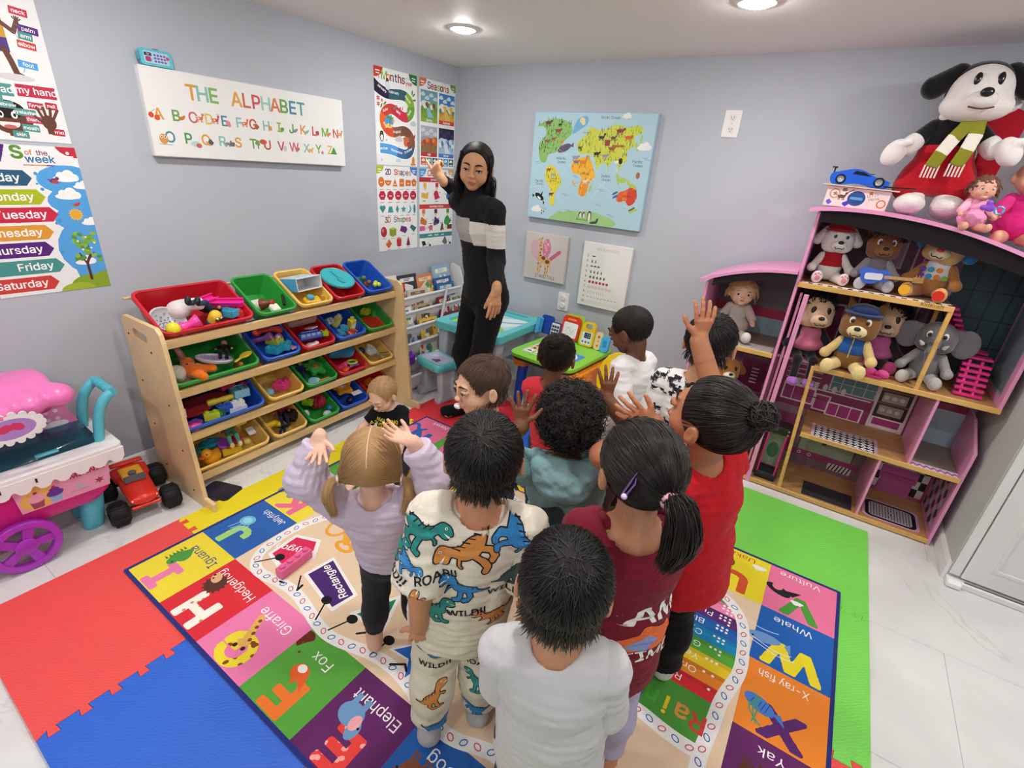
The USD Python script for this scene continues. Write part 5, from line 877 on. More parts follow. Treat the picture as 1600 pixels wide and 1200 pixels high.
for z in (.93, 1.06, 1.19, 1.31): P.add(sbox(3.19, z, 3.452, z + .006).intersection(bpoly), '10181c')
P.add(sbox(3.26, .585, 3.452, .62), 'a82a54')
P.part(dh, 'wall_print', BY((0, DYb - .0008, 0)), M('v', 'paper'))
P = Print(sbox(2.83, -.44, 3.13, -.25), 'cfb0c4'); P.add(sbox(2.845, -.425, 3.115, -.265), '1f1f24')
for i in range(9):
    for j in range(5): P.add(ngon(2.862 + i * .0295, -.408 + j * .032, .0155, 4, 0).difference(ngon(2.862 + i * .0295, -.408 + j * .032, .006, 4, 0)), 'f2f0f0')
P.part(dh, 'floor_print', flat((0, 0, .3886), (1, 0, 0), (0, 1, 0)), M('v', 'paper'))
P = Print(Polygon([(2.885, -.41), (3.125, -.41), (3.125, -.25), (2.885, -.25)]), '34333a'); P.part(dh, 'floor_print', flat((0, 0, .0286), (1, 0, 0), (0, 1, 0)), M('v', 'paper'))
P = Print(rrect(.25, .20, .03, 3.30, -.30), 'd8a8cc'); P.add(rrect(.225, .175, .03, 3.30, -.30), '17171c'); P.add(rrect(.19, .14, .02, 3.30, -.30), 'c9c4cc')
for i in range(14):
    for j in range(9): P.add(rrect(.009, .009, .003, 3.215 + i * .0130, -.357 + j * .0142), '17171c')
P.part(dh, 'floor_print', flat((0, 0, .0286), (1, 0, 0), (0, 1, 0)), M('v', 'paper'))
P = Print(sbox(3.262, DYf + .006, 3.45, DYb), '8f8478'); P.add(sbox(3.262, DYf + .006, 3.45, DYf + .06), 'f0e8f0')
for k in range(7): P.add(Polygon([(3.262 + k * .027, DYf + .01), (3.2755 + k * .027, DYf + .03), (3.289 + k * .027, DYf + .01), (3.289 + k * .027, DYf + .03), (3.2755 + k * .027, DYf + .05), (3.262 + k * .027, DYf + .03)]), 'c266b0')
P.part(dh, 'balcony_print', flat((0, 0, .3886), (1, 0, 0), (0, 1, 0)), M('v', 'paper'))
P = Print(sbox(2.57, DYf + .01, 3.16, DYf + .07), 'f2eef2')
for k in range(14): P.add(sbox(2.60 + k * .042, DYf + .012, 2.62 + k * .042, DYf + .045), '1f1c22')
P.part(dh, 'piano_print', flat((0, 0, 1.1526), (1, 0, 0), (0, 1, 0)), M('v', 'paper'))
P = Print(text('KidKraft', .016, bold=False, x=3.09, y=1.1385), '8a5f28'); P.part(dh, 'maker_lettering', BY((0, DYf - .0046, 0)), M('v', 'paper'))
P = Print(Polygon([(DYf + .05, .80), (DYb - .03, .80), (DYb - .03, 1.30), (DYf + .05, 1.26)]), '9aa4ae'); P.add(Polygon([(DYf + .062, .812), (DYb - .042, .812), (DYb - .042, 1.285), (DYf + .062, 1.245)]), '6f7a86'); P.part(dh, 'side_window_print', lambda v: np.c_[np.full(len(v), 3.4513), v[:, 0], v[:, 1]], M('v', 'paper'))
P = Print(sbox(DYf + .03, .05, DYb - .02, .36), 'c27aa8')
for i in range(6):
    for j in range(5): P.add(ngon(DYf + .08 + i * .05, .08 + j * .06, .03, 4, 90 if (i + j) % 2 else 90), '2a262e' if (i + j) % 2 else 'b8b4bc')
P.part(dh, 'side_print', lambda v: np.c_[np.full(len(v), 3.4513), v[:, 0], v[:, 1]], M('v', 'paper'), clip=sbox(DYf + .03, .05, DYb - .02, .36))
SPK = M('e02a86', 'plastic', .35); stair = part(dh, 'staircase', b2((3.172, -.20, 1.10), (3.20, -.08, 1.118), .002), SPK)
for k in range(8): x = 3.19 + k * .0135; z = 1.105 - k * .0235; DB('step', (x, -.20, z), (x + .035, -.09, z + .012), SPK, .001, stair)
part(dh, 'stair_stringer', ext(Polygon([(3.18, 1.09), (3.19, 1.12), (3.31, .925), (3.29, .915)]), .008).apply_transform(np.array([[1, 0, 0, 0], [0, 0, 1, -.085], [0, 1, 0, 0], [0, 0, 0, 1.0]])), SPK)
DB('stair_landing', (3.27, -.27, .915), (3.405, -.22, .926), SPK); DB('stair_landing', (3.27, -.15, .915), (3.405, -.09, .926), SPK); DB('stair_landing', (3.325, -.22, .915), (3.35, -.15, .926), SPK)
for k in range(6): DB('step', (3.30, -.295 - k * .014, .885 - k * .0245), (3.405, -.265 - k * .014, .897 - k * .0245), SPK, .001, stair)
for x in (3.325, 3.37): part(dh, 'stair_stringer', tube([(x, -.27, .91), (x, -.355, .762)], .007, 6), SPK)
el = part(dh, 'elevator_roof', b2((2.632, -.40, .325), (2.742, -.30, .368), .003), M('1c1a20', 'plastic')); part(dh, 'elevator_base', b2((2.632, -.40, .03), (2.742, -.30, .072), .003), M('1c1a20', 'plastic')); DB('shaft_ledge', (2.563, -.36, .742), (2.742, DYb, .757), PKM); [part(el, 'elevator_rod', tube([(2.642 + .09 * a, -.395 + .08 * b, .06), (2.642 + .09 * a, -.395 + .08 * b, .34)], .005, 6), SPK) for a in (0, 1) for b in (0, 1)]
P = Print(sbox(2.64, .08, 2.735, .32), '8a9a8c'); P.add(ellp(2.685, .18, .03, .05), '3f6a4a'); P.part(el, 'elevator_print', BY((0, -.302, 0)), M('v', 'paper')); [part(el, 'elevator_button', T(cyl(.005, .003, n=10), (x, -.401, z), rx=90), M('d8d4d8', 'metal')) for x in (2.64, 2.734) for z in (.335, .358)]
# the low left wing
WL, WR = 2.132, 2.545
wg = part(dh, 'wing_side', b2((WL, DYf, 0), (WL + .012, DYb, 1.08), .002), PKM)
rf2 = spline([(2.10, 1.083), (2.22, 1.135), (2.36, 1.175), (2.546, 1.197)], 14); q = ext(LineString(rf2).buffer(.007, cap_style=2), .40); q.vertices = np.stack([q.vertices[:, 0], -.455 + q.vertices[:, 2], q.vertices[:, 1]], 1); q.invert(); part(dh, 'wing_roof', q, PKM, 30)
va = Polygon([(x, z - .008) for x, z in rf2 if x > 2.135] + [(x, z - .05) for x, z in rf2[::-1] if x > 2.135]); q = ext(va, .008); q.vertices = np.stack([q.vertices[:, 0], DYf + q.vertices[:, 2] + .002, q.vertices[:, 1]], 1); q.invert(); part(dh, 'wing_valance', q, DARK)
for z in (.752, .385, .012): DB('wing_floor', (WL, DYf + .003, z), (WR, DYb, z + .016), M('8c7a68', 'wood', .4, stretch=(3, 14, 3))); DB('wing_floor_edge', (WL, DYf - .004, z - .006), (WR, DYf + .004, z + .019), DW)
DB('wing_back', (WL, DYb, 0), (WR, DYb + .006, 1.09), M('8a8890', 'matte'))
P = Print(sbox(WL + .01, .77, WR, 1.10), '6d6d72'); P.add(sbox(WL + .01, .77, WR, .87), '9ab8c4'); P.add(sbox(WL + .01, .87, WR, .925), 'a8284e'); P.add(sbox(WL + .01, .40, WR, .752), '9a6a86'); P.add(sbox(2.38, .41, 2.52, .60), '8a2a5c'); frame(2.40, .62, 2.50, .70, '8a5a3c', 'a89a9c')
for k in range(5): P.add([sbox(2.44, .46 + k * .022, 2.48, .468 + k * .022)], 'f0ecee')
P.add([sbox(2.43, .46 + k * .02, 2.435, .472 + k * .02) for k in range(6)], '17171c'); P.add(sbox(WL + .01, .03, WR, .385), '7a6a70'); P.add([line([(2.2 + .06 * k, .45), (2.2 + .06 * k, .6)], .02) for k in range(3)], 'b880a4'); P.part(dh, 'wing_print', BY((0, DYb - .0008, 0)), M('v', 'paper'))
P = Print(sbox(WL + .02, DYf + .01, WR - .01, DYf + .12), 'b8b0a8'); [P.add(line([(WL + .05 + k * .05, DYf + .02), (WL + .07 + k * .05, DYf + .11)], .004), '8f8478') for k in range(9)]; P.part(dh, 'wing_floor_print', flat((0, 0, .7686), (1, 0, 0), (0, 1, 0)), M('v', 'paper'))
yd = part(dh, 'wing_door', b2((2.34, DYf + .02, .03), (2.542, DYf + .034, .375), .004), M('e2c03a', 'plastic')); part(yd, 'door_brace', bx(.016, .006, .33, (2.44, DYf + .018, .2), .002, ry=28), M('d2ae2c', 'plastic'))
for z in (.07, .30): part(yd, 'hinge', [b2((2.515, DYf + .014, z), (2.545, DYf + .021, z + .006), 0), b2((2.515, DYf + .014, z + .013), (2.545, DYf + .021, z + .019), 0), b2((2.515, DYf + .014, z + .026), (2.545, DYf + .021, z + .032), 0), b2((2.54, DYf + .014, z), (2.545, DYf + .021, z + .032), 0)], M('1a1a1a', 'matte'))
# ================================================================ pink food cart at the left edge
MG, WHT, TQ2, PK2 = M('cf1f86', 'plastic', .3), M('f0eeee', 'plastic', .35), M('5cc0d4', 'plastic', .3), M('f07abf', 'plastic', .3)
ct = thing('play_cart', 'pink toy ice cream cart with a turquoise handle and purple wheel, at the left edge', 'toy cart', (0, 0, 0))
body = loft([rr(.24, .62, .03, .165, .27, -3.05), rr(.27, .70, .04, .20, .27, -3.05), rr(.31, .74, .04, .37, .27, -3.05)]); part(ct, 'body', body, MG, 40)
tp = rrect(.36, .82, .03, .275, -3.045).difference(rrect(.20, .30, .02, .265, -2.85)); part(ct, 'counter', ext(tp, .02, (0, 0, .388)), WHT, 30)
sc = [(-3.45, .395)] + [(-3.45 + .058 * k + dx, .335 + dz) for k in range(14) for dx, dz in ((.004, .02), (.015, .004), (.029, 0), (.043, .004), (.054, .02))] + [(-2.638, .395)]; sc = Polygon(sc).buffer(0)
q = ext(sc, .012); q.vertices = np.stack([.445 + q.vertices[:, 2], q.vertices[:, 0], q.vertices[:, 1]], 1); part(ct, 'scalloped_skirt', q, WHT, 30)
for y in (-2.92, -3.02): part(ct, 'skirt_slot', b2((.457, y, .368), (.4585, y + .006, .385), 0), M('33282c', 'matte'))
lid = loft([rr(.21, .33, .03, .395, .265, -2.85), rr(.21, .33, .03, .42, .265, -2.85), rr(.15, .30, .03, .462, .25, -2.85)], False); part(ct, 'cooler_lid', lid, M('4a9ab4', 'clear'), 40); part(ct, 'cooler_well', b2((.17, -2.995, .32), (.36, -2.705, .40), .01), M('2f4a58', 'plastic')); part(ct, 'lid_handle', bx(.02, .07, .01, (.365, -2.85, .425), .004), TQ2)
for x in (.19, .36): part(ct, 'handle_arm', tube(spline([(x, -2.69, .385), (x, -2.672, .47), (x, -2.645, .555), (x, -2.60, .60)], 14), .019, 10), TQ2, 40)
part(ct, 'handle_grip', tube([(.185, -2.598, .603), (.365, -2.598, .603)], .018, 12), TQ2, 40)
for k in range(7): part(ct, 'grip_rib', tube([(.215 + k * .02, -2.598, .603), (.223 + k * .02, -2.598, .603)], .0195, 12), TQ2, 40)
part(ct, 'leg', loft([rr(.05, .06, .02, .0, .32, -2.78), rr(.07, .08, .03, .03, .32, -2.775), rr(.08, .09, .03, .17, .32, -2.76)]), TQ2, 40); part(ct, 'leg', loft([rr(.05, .06, .02, .0, .20, -2.78), rr(.07, .08, .03, .03, .20, -2.775), rr(.08, .09, .03, .17, .20, -2.76)]), TQ2, 40)
for x in (.425, .105):
    R = .107; ring = lathe([(R - .026, -.014), (R - .004, -.014), (R, -.008), (R, .008), (R - .004, .014), (R - .026, .014), (R - .026, -.014)], 40); sp_ = [T(ext(Polygon([(-.012, 0), (.012, 0), (.018, R - .022), (-.018, R - .022)]), .014, (0, 0, -.007)), rz=72 * k) for k in range(5)]; hub = lathe([(0, -.016), (.028, -.016), (.034, -.008), (.034, .012), (.024, .018), (0, .018)], 24)
    w = part(ct, 'wheel', T(ring, (x, -3.005, R), ry=90), M('b03ac2', 'plastic', .3), 40); part(w, 'spokes', [T(a, (x, -3.005, R), ry=90) for a in sp_], M('b03ac2', 'plastic', .3)); part(w, 'hub', T(hub, (x, -3.005, R), ry=90), M('a832ba', 'plastic', .3), 40)
P = Print(Polygon([(-2.98, .235), (-2.705, .225), (-2.69, .345), (-2.99, .352)]), 'f0a8cc'); P.add(blob(-2.92, .285, .055, 3, .1), 'f2c46a'); P.text('MINNIE', .022, 'b81f6a', -2.765, .315, rot=0)
for x, c in ((-2.93, 'a8506a'), (-2.875, '9ac4ec')): P.add(Polygon([(x - .022, .275), (x + .022, .275), (x + .015, .238), (x - .015, .238)]), c); P.add([ellp(x, .28, .026, .016), ellp(x, .295, .016, .012)], 'f4b0c8' if c[0] == 'a' else '6a3aa0'); P.add(ellp(x, .309, .006), 'd8304a')
P.add(star(-2.735, .265, .018, 6), 'a83a5a'); P.add(ellp(-2.80, .27, .014, .006), '9ad0d8'); P.text('ice cream', .009, '7a9aa8', -2.80, .248, bold=False); P.part(ct, 'front_sticker', lambda v: np.c_[.4105 + (v[:, 1] - .2) * .118 + .0, v[:, 0], v[:, 1]], M('v', 'paper'))
pst = Polygon(spline([(-2.80, .41), (-2.70, .42), (-2.715, .50), (-2.735, .60), (-2.75, .66), (-2.86, .66), (-2.85, .58), (-2.83, .50)], 40, True)); q = ext(pst, .03); q.vertices = np.stack([.20 + q.vertices[:, 2], q.vertices[:, 0], q.vertices[:, 1]], 1); part(ct, 'canopy_post', q, M('e87ab8', 'plastic'), 30)
P = Print(pst.buffer(-.012), 'e288bb'); [P.add(ellp(-2.82 + (k % 3) * .03, .46 + (k // 3) * .035, .008), 'f6d8e8') for k in range(15)]; P.add([ellp(-2.785, .555, .03, .02, 30), ellp(-2.745, .565, .022, .016, -30), ellp(-2.768, .558, .01)], 'd83a8a'); P.add(ellp(-2.77, .47, .04, .016), 'f4f0f4'); P.part(ct, 'post_sticker', lambda v: np.c_[np.full(len(v), .2308), v[:, 0], v[:, 1]], M('v', 'paper'), clip=pst.buffer(-.01))
cb = Blob(.02)
for k in range(5): cb.ell((.40 - .02 * abs(k - 2), -3.12 + k * .088, .645), (.06, .055, .045))
cb.seg((.22, -3.2, .69), (.22, -2.78, .67), (.16, .035), (.13, .03), (1, 0, 0)); cb.ell((.24, -2.98, .76), (.07, .06, .06)).ell((.24, -3.06, .77), (.05, .05, .06)); part(ct, 'canopy', cb.mesh(.009), PK2, True)
ov = ellp(-2.93, .60, .085, .05); P = Print(ov, 'f4f0f4'); P.add(ellp(-2.93, .60, .068, .038), 'b48ad0'); P.add([ellp(-2.945, .605, .02, .014, 30), ellp(-2.912, .605, .02, .014, -30), ellp(-2.93, .603, .008)], 'd83a6a'); q = ext(unary_union([ov] + [ellp(-2.93 + .085 * math.cos(a), .60 + .05 * math.sin(a), .012) for a in np.arange(0, 6.28, .35)]), .006); q.vertices = np.stack([.452 + q.vertices[:, 2], q.vertices[:, 0], q.vertices[:, 1]], 1); sg = part(ct, 'oval_sign', q, WHT); P.part(sg, 'sign_print', lambda v: np.c_[np.full(len(v), .4586), v[:, 0], v[:, 1]], M('v', 'paper'))
# ================================================================ red toy monster truck
tk = thing('toy_truck', 'red toy monster truck with big black tyres on the floor beside the bin shelf', 'toy truck', (.295, -2.59, 0), -8)
TR, TY, TB = M('e03424', 'plastic', .25), M('eeb02a', 'plastic', .3), M('1a1a1c', 'matte', .6)
for x in (-.115, .115):
    for y in (-.098, .098):
        w = part(tk, 'tyre', T(lathe([(0.02, -.036), (.040, -.036), (.050, -.028), (.054, -.012), (.054, .012), (.050, .028), (.040, .036), (.02, .036)], 28), (x, y, .054), rx=90), TB, 40); part(w, 'wheel_hub', T(cyl(.026, .066, n=20), (x, y + .033, .054), rx=90), TY, 40)
        for k in range(12): a = k * math.pi / 6; part(w, 'tread', bx(.006, .05, .008, (x + .0535 * math.cos(a), y, .054 + .0535 * math.sin(a)), .001, ry=-math.degrees(a)), TB)
    part(tk, 'axle', T(cyl(.008, .16, n=10), (x, .08, .06), rx=90), M('3a3a3e', 'plastic'))
bd = Blob(.012).seg((-.11, 0, .115), (.13, 0, .10), (.062, .032), (.056, .026), (0, 1, 0)).seg((-.12, 0, .135), (-.06, 0, .12), (.07, .012), (.066, .02), (0, 1, 0)).ell((-.02, 0, .155), (.055, .046, .035), op=1, k=.008); part(tk, 'body', bd.mesh(.004), TR, True)
part(tk, 'cab_deck', bx(.10, .085, .02, (-.05, 0, .140), .008), TY); part(tk, 'windshield', bx(.008, .08, .03, (.022, 0, .15), .003, ry=-25), M('5f5f68', 'plastic', .15)); part(tk, 'dashboard', cyl(.016, .02, (-.02, 0, .143), rx=0), M('6d6a6a', 'plastic')); part(tk, 'spoiler', bx(.03, .125, .012, (-.128, 0, .158), .004), TR); part(tk, 'grille', bx(.006, .07, .016, (.142, 0, .092), .002), M('8a3a34', 'plastic')); [part(tk, 'headlight', ball(.008, (.138, y, .104)), M('f0ece0', 'plastic')) for y in (-.042, .042)]; part(tk, 'bumper', bx(.014, .11, .014, (.145, 0, .072), .004), TR); part(tk, 'chassis', bx(.24, .05, .03, (0, 0, .075), .006), M('2a2a2e', 'plastic'))
# ================================================================ soft toys and dolls
def plush(label, loc, H, rz, body, head=None, muz=None, limb=None, foot=None, ear=None, ears='round', top=None, hat=None, dress=None, shoe=None, hair=None, legs='sit', cat='plush toy', name='plush_animal', nose='1c1a1a', eye='1c1a1a', iris=None, tilt=0, pads=None, tusks=False, trunk=None, tail=None, group=None, lean=0, belly=None, legdrop=0):
    head = head or body; limb = limb or body; foot = foot or limb; ear = ear or head; k = H; g = max(.0035, H * .0135)
    t = thing(name, label, cat, loc, rz, group, rx=lean); FB = lambda c: M(c, 'plush')
    S = lambda v: np.array(v, float) * k
    def bl(*parts, kk=.03):
        b = Blob(kk * k)
        for q in parts:
            if q[0] == 'e': b.ell(S(q[1]), S(q[2]), q[3] if len(q) > 3 else None)
            else: b.cap(S(q[1]), S(q[2]), q[3] * k, q[4] * k if len(q) > 4 else None)
        return b.mesh(g)
    part(t, 'body', bl(('e', (0, .02, .27), (.20, .17, .25)), ('e', (0, 0, .44), (.15, .13, .12))), FB(body), True)
    if belly: part(t, 'belly', bl(('e', (0, -.055, .24), (.14, .115, .17))), FB(belly), True)
    R = rot([0, 1, 0], tilt); hc = (0, -.02, .71)
    HP = lambda p: tuple(np.array(hc) + R @ np.array(p))
    hb = [('e', HP((0, 0, .02)), (.245, .22, .23), R.T), ('e', HP((.10, -.06, -.10)), (.13, .12, .10)), ('e', HP((-.10, -.06, -.10)), (.13, .12, .10))]
    hd = part(t, 'head', bl(*hb, kk=.05), FB(head), True)
    if muz: part(hd, 'muzzle', bl(('e', HP((0, -.20, -.07)), (.125, .10, .085)), ('e', HP((0, -.25, -.045)), (.07, .06, .055)), kk=.04), FB(muz), True)
    part(hd, 'nose', bl(('e', HP((0, -.30, -.015)), (.045, .03, .032))), M(nose, 'plastic', .3), True)
    for s in (-1, 1):
        e = part(hd, 'eye', ball(.045 * k, S(HP((s * .095, -.185, .075))), (.85, .45, 1.25)), M('f4f2ee' if iris else eye, 'plastic', .2), 60)
        if iris: part(e, 'iris', ball(.03 * k, S(HP((s * .09, -.203, .070))), (.9, .4, 1.1)), M(iris, 'plastic', .2), 60); part(e, 'pupil', ball(.016 * k, S(HP((s * .088, -.216, .070))), (.9, .4, 1.1)), M('121214', 'plastic', .15), 60)
    part(hd, 'mouth', tube(spline([S(HP(p)) for p in ((-.07, -.285, -.09), (-.03, -.305, -.115), (0, -.31, -.105), (.03, -.305, -.115), (.07, -.285, -.09))], 9), .006 * k, 5), M('3a2420', 'matte'), 40)
    for s in (-1, 1):
        if ears == 'round': em = bl(('e', HP((s * .20, .03, .20)), (.085, .045, .085)))
        elif ears == 'floppy': em = bl(('c', HP((s * .20, .02, .17)), HP((s * .30, .02, -.02)), .05, .085), kk=.03)
        elif ears == 'point': em = bl(('c', HP((s * .15, .03, .18)), HP((s * .22, .05, .36)), .075, .02))
        elif ears == 'long': em = bl(('c', HP((s * .10, .04, .22)), HP((s * .17, .08, .48)), .05, .055))
        elif ears == 'elephant': em = bl(('e', HP((s * .34, .03, -.02)), (.17, .035, .22)), ('e', HP((s * .22, .02, .08)), (.08, .04, .10)))
        part(hd, 'ear', em, FB(ear), True)
        part(t, 'arm', bl(('c', (s * .15, -.02, .44), (s * .27, -.14, .27), .065, .06), ('e', (s * .29, -.17, .24), (.075, .07, .075))), FB(limb), True)
        if legs == 'sit':
            lg = part(t, 'leg', bl(('c', (s * .12, -.02, .10), (s * .19, -.30, .08), .095, .07)), FB(limb), True); part(lg, 'foot', bl(('e', (s * .20, -.36, .11), (.085, .06, .105))), FB(foot), True)
            if pads: part(lg, 'foot_pad', bl(('e', (s * .20, -.415, .10), (.045, .012, .05)), ('e', (s * .16, -.412, .165), (.018, .01, .02)), ('e', (s * .20, -.415, .18), (.018, .01, .02)), ('e', (s * .24, -.412, .165), (.018, .01, .02)), kk=.004), FB(pads), True)
        else:
            lg = part(t, 'leg', bl(('c', (s * .10, -.06, .08), (s * .11, -.24, .03), .07, .06), ('c', (s * .11, -.24, .03), (s * .11, -.27, -.25), .06, .05)), FB(limb), True); part(lg, 'shoe', bl(('e', (s * .11, -.31, -.31), (.08, .11, .07))), FB(shoe or foot), True)
    if tusks:
        for s in (-1, 1): part(hd, 'tusk', bl(('c', HP((s * .13, -.22, -.08)), HP((s * .17, -.30, -.02)), .03, .012)), FB('f4f2ee'), True)
    if trunk: part(hd, 'trunk', bl(('c', HP((0, -.20, -.02)), HP((0, -.31, -.16)), .08, .06), ('c', HP((0, -.31, -.16)), HP((.03, -.34, -.34)), .06, .045)), FB(trunk), True)
    if top: part(t, 'vest', bl(('e', (0, .02, .34), (.212, .182, .175)), ('e', (0, 0, .46), (.16, .14, .10))), M(top, 'fabric'), True)
    if dress: d = bl(('e', (0, .0, .40), (.19, .16, .14)), ('e', (0, .0, .24), (.27, .24, .12)), kk=.08); part(t, 'dress', d, M(dress, 'fabric'), True)
    if hat:
        h_ = part(t, 'hat', bl(('e', HP((0, .0, .20)), (.20, .19, .10)), kk=.02), FB(hat), True); part(h_, 'hat_brim', bl(('e', HP((0, -.02, .165)), (.245, .235, .032)), kk=.01), FB(hat), True)
    if hair:
        rs = np.random.RandomState(int(H * 1e4)); pts = []
        for _ in range(260):
            a, b = rs.uniform(0, 6.28), rs.uniform(.1, 1.25); n = np.array([math.cos(a) * math.sin(b), math.sin(a) * math.sin(b) * .9 + .15, math.cos(b)])
            if n[1] < -.55: continue
            p0 = S(HP(n * np.array([.24, .21, .23]))); p1 = p0 + n * k * rs.uniform(.10, .2); pts.append(tube([p0, (p0 + p1) / 2 + rs.normal(0, .006, 3) * k, p1], [.008 * k, .006 * k, .001 * k], 4))
        part(t, 'hair_tuft', pts, M(hair, 'matte'), True)
    return t
def doll(label, loc, H, rz, skin='e8b89c', hair=None, dress='e05a9a', sleeve=None, leg=None, eye='5f7a8a', name='baby_doll', bald=False, lean=0, scale_head=1.0, shoe=None):
    k = H; t = thing(name, label, 'doll', loc, rz, rx=lean); g = max(.0035, H * .013); S = lambda v: np.array(v, float) * k; SK = M(skin, 'plastic', .42)
    hb = Blob(.03 * k); hb.ell(S((0, 0, .76)), S((.19, .19, .20))).ell(S((0, -.06, .68)), S((.15, .13, .12))).ell(S((.085, -.12, .675)), S((.06, .05, .05))).ell(S((-.085, -.12, .675)), S((.06, .05, .05))).ell(S((0, -.195, .70)), S((.022, .025, .02)), k=.01 * k).ell(S((0, -.16, .60)), S((.05, .04, .03)))
    for s in (-1, 1): hb.ell(S((s * .19, .01, .72)), S((.025, .035, .05)))
    hb.cap(S((0, 0, .56)), S((0, 0, .64)), .07 * k); hd = part(t, 'head', hb.mesh(g * .8), SK, True)
    for s in (-1, 1):
        part(hd, 'eye', ball(.028 * k, S((s * .075, -.165, .745)), (1, .5, 1)), M('f2f0ee', 'plastic', .2), 60); part(hd, 'iris', ball(.019 * k, S((s * .075, -.174, .745)), (1, .5, 1)), M(eye, 'plastic', .15), 60)
        part(hd, 'eyebrow', tube(spline([S((s * .045, -.175, .79)), S((s * .075, -.172, .80)), S((s * .11, -.155, .79))], 6), .005 * k, 5), M('8a6a50', 'matte'), 40)
    part(hd, 'lips', Blob(.006 * k).ell(S((.014, -.188, .648)), S((.022, .012, .010))).ell(S((-.014, -.188, .648)), S((.022, .012, .010))).mesh(.0025), M('c8606a', 'plastic', .35), True)
    db = Blob(.05 * k).ell(S((0, .0, .43)), S((.16, .13, .15))).ell(S((0, -.02, .22)), S((.22, .20, .16)))
    part(t, 'dress', db.mesh(g, lambda v: .006 * (meshkit.fbm(v * 60 / k * .3, 3) - .5)), M(dress, 'fabric'), True)
    for s in (-1, 1):
        part(t, 'sleeve', Blob(.03 * k).cap(S((s * .13, 0, .50)), S((s * .23, -.10, .36)), .075 * k, .07 * k).mesh(g), M(sleeve or dress, 'fabric'), True)
        part(t, 'hand', Blob(.012 * k).cap(S((s * .23, -.10, .36)), S((s * .25, -.18, .30)), .045 * k, .035 * k).ell(S((s * .25, -.21, .285)), S((.035, .045, .03))).cap(S((s * .225, -.21, .29)), S((s * .20, -.24, .31)), .013 * k).mesh(g * .8), SK, True)
        lg = part(t, 'leg', Blob(.03 * k).cap(S((s * .10, -.10, .10)), S((s * .17, -.32, .08)), .085 * k, .065 * k).ell(S((s * .175, -.38, .10)), S((.055, .06, .075))).mesh(g), M(leg, 'fabric') if leg else SK, True)
        if shoe: part(lg, 'bootie', Blob(.02 * k).ell(S((s * .175, -.385, .11)), S((.075, .075, .09))).mesh(g), M(shoe, 'plush'), True)
    if hair:
        cp = Blob(.02 * k).ell(S((0, .02, .79)), S((.205, .20, .195))); cp.ell(S((0, -.20, .70)), S((.17, .12, .14)), op=1, k=.03 * k); hm = part(hd, 'hair', cp.mesh(g, lambda v: .012 * (meshkit.noise(v * np.array([160, 60, 60]) * .3 / k) - .5)), M(hair, 'hair'), True)
        rs = np.random.RandomState(int(H * 1e4) + 3); pts = []
        for _ in range(120):
            a = rs.uniform(-.3, 3.44); b = rs.uniform(.8, 1.9); n = np.array([math.cos(a) * math.sin(b), math.sin(a) * math.sin(b), math.cos(b)]); p0 = S((0, .02, .79)) + n * S((.20, .195, .19)); pts.append(tube([p0, p0 + (n * .03 + np.array([0, 0, -.05])) * k + rs.normal(0, .01, 3) * k, p0 + (n * .04 + np.array([0, 0, -.12])) * k + rs.normal(0, .02, 3) * k], [.012 * k, .01 * k, .003 * k], 4))
        part(hm, 'lock', pts, M(hair, 'hair'), True)
    return t
TAN, CRM, BRN = 'c9986a', 'f0e0c2', '7a4f34'
plush('white puppy plush with red vest and red brimmed hat, top left room of the dollhouse', (2.66, -.26, 1.153), .285, 12, 'e9e6e2', muz='f4f2ee', limb='e4e0dc', ears='floppy', ear='dedad6', top='b01f2c', hat='b8202c', foot='efd6d4', pads='d88a94', iris='4a6a8a')
hg = plush('brown plush with a spiky dark tuft of hair, holding the blue guitar', (2.85, -.25, 1.153), .28, 6, '8a8690', head='8a5a3a', muz='9a6a46', limb='a9a6ac', foot='c9c6cc', ears='round', ear='7a4c30', hair='3a2822', iris='5f4a7a')
gt = thing('toy_guitar', 'small blue toy guitar with a tan neck, held by the brown plush', 'toy guitar', (2.838, -.370, 1.225), 0, ry=-4)
gb = unary_union([ellp(0, 0, .042, .035), ellp(.045, .004, .032, .028), ellp(-.02, .02, .03, .02)]); part(gt, 'guitar_body', T(ext(gb, .012), rx=90), M('3f62c8', 'plastic'), 30); part(gt, 'pick_guard', T(ext(rrect(.07, .03, .01, .01, 0), .003, (0, 0, .012)), rx=90), M('dcdfe8', 'plastic')); part(gt, 'neck', b2((.05, -.016, -.007), (.16, -.010, .007), .002), M('b8915f', 'wood')); part(gt, 'headstock', b2((.155, -.018, -.014), (.195, -.008, .012), .004), M('a8803f', 'wood')); [part(gt, 'tuning_peg', bx(.006, .008, .012, (.165 + .011 * k, -.013, .014), .001), M('a8803f', 'wood')) for k in range(3)]
pp = plush('tan plush puppy with one blue ear and a patterned bib, right on the top floor', (3.08, -.27, 1.153), .315, -18, 'b8824f', head='d0a878', muz='ecd6b4', limb='b07840', foot='d8a868', ears='floppy', ear='2f7fb8', top='e2dfe8', nose='d23a2c', iris='2f4f8a', tilt=14)
for (x, y, z, c, t_) in ((-.063, -.138, .035, 'edb030', 'orange sole disc'), (.063, -.138, .035, 'd8352c', 'red sole disc')): part(pp, 'sole_disc', T(cyl(.022, .005, n=24), (x, y + .002, z), rx=90), M(c, 'fabric'), label=t_)
for k in range(7): part(pp, 'bib_patch', ball(.012, (-.045 + .03 * (k % 4), -.058 + .004 * abs(k - 3), .10 + .03 * (k // 4)), (1, .35, 1)), M(['6a4ab0', '3fa0c8', 'e88a3a', '7ab84a'][k % 4], 'fabric'), 60)
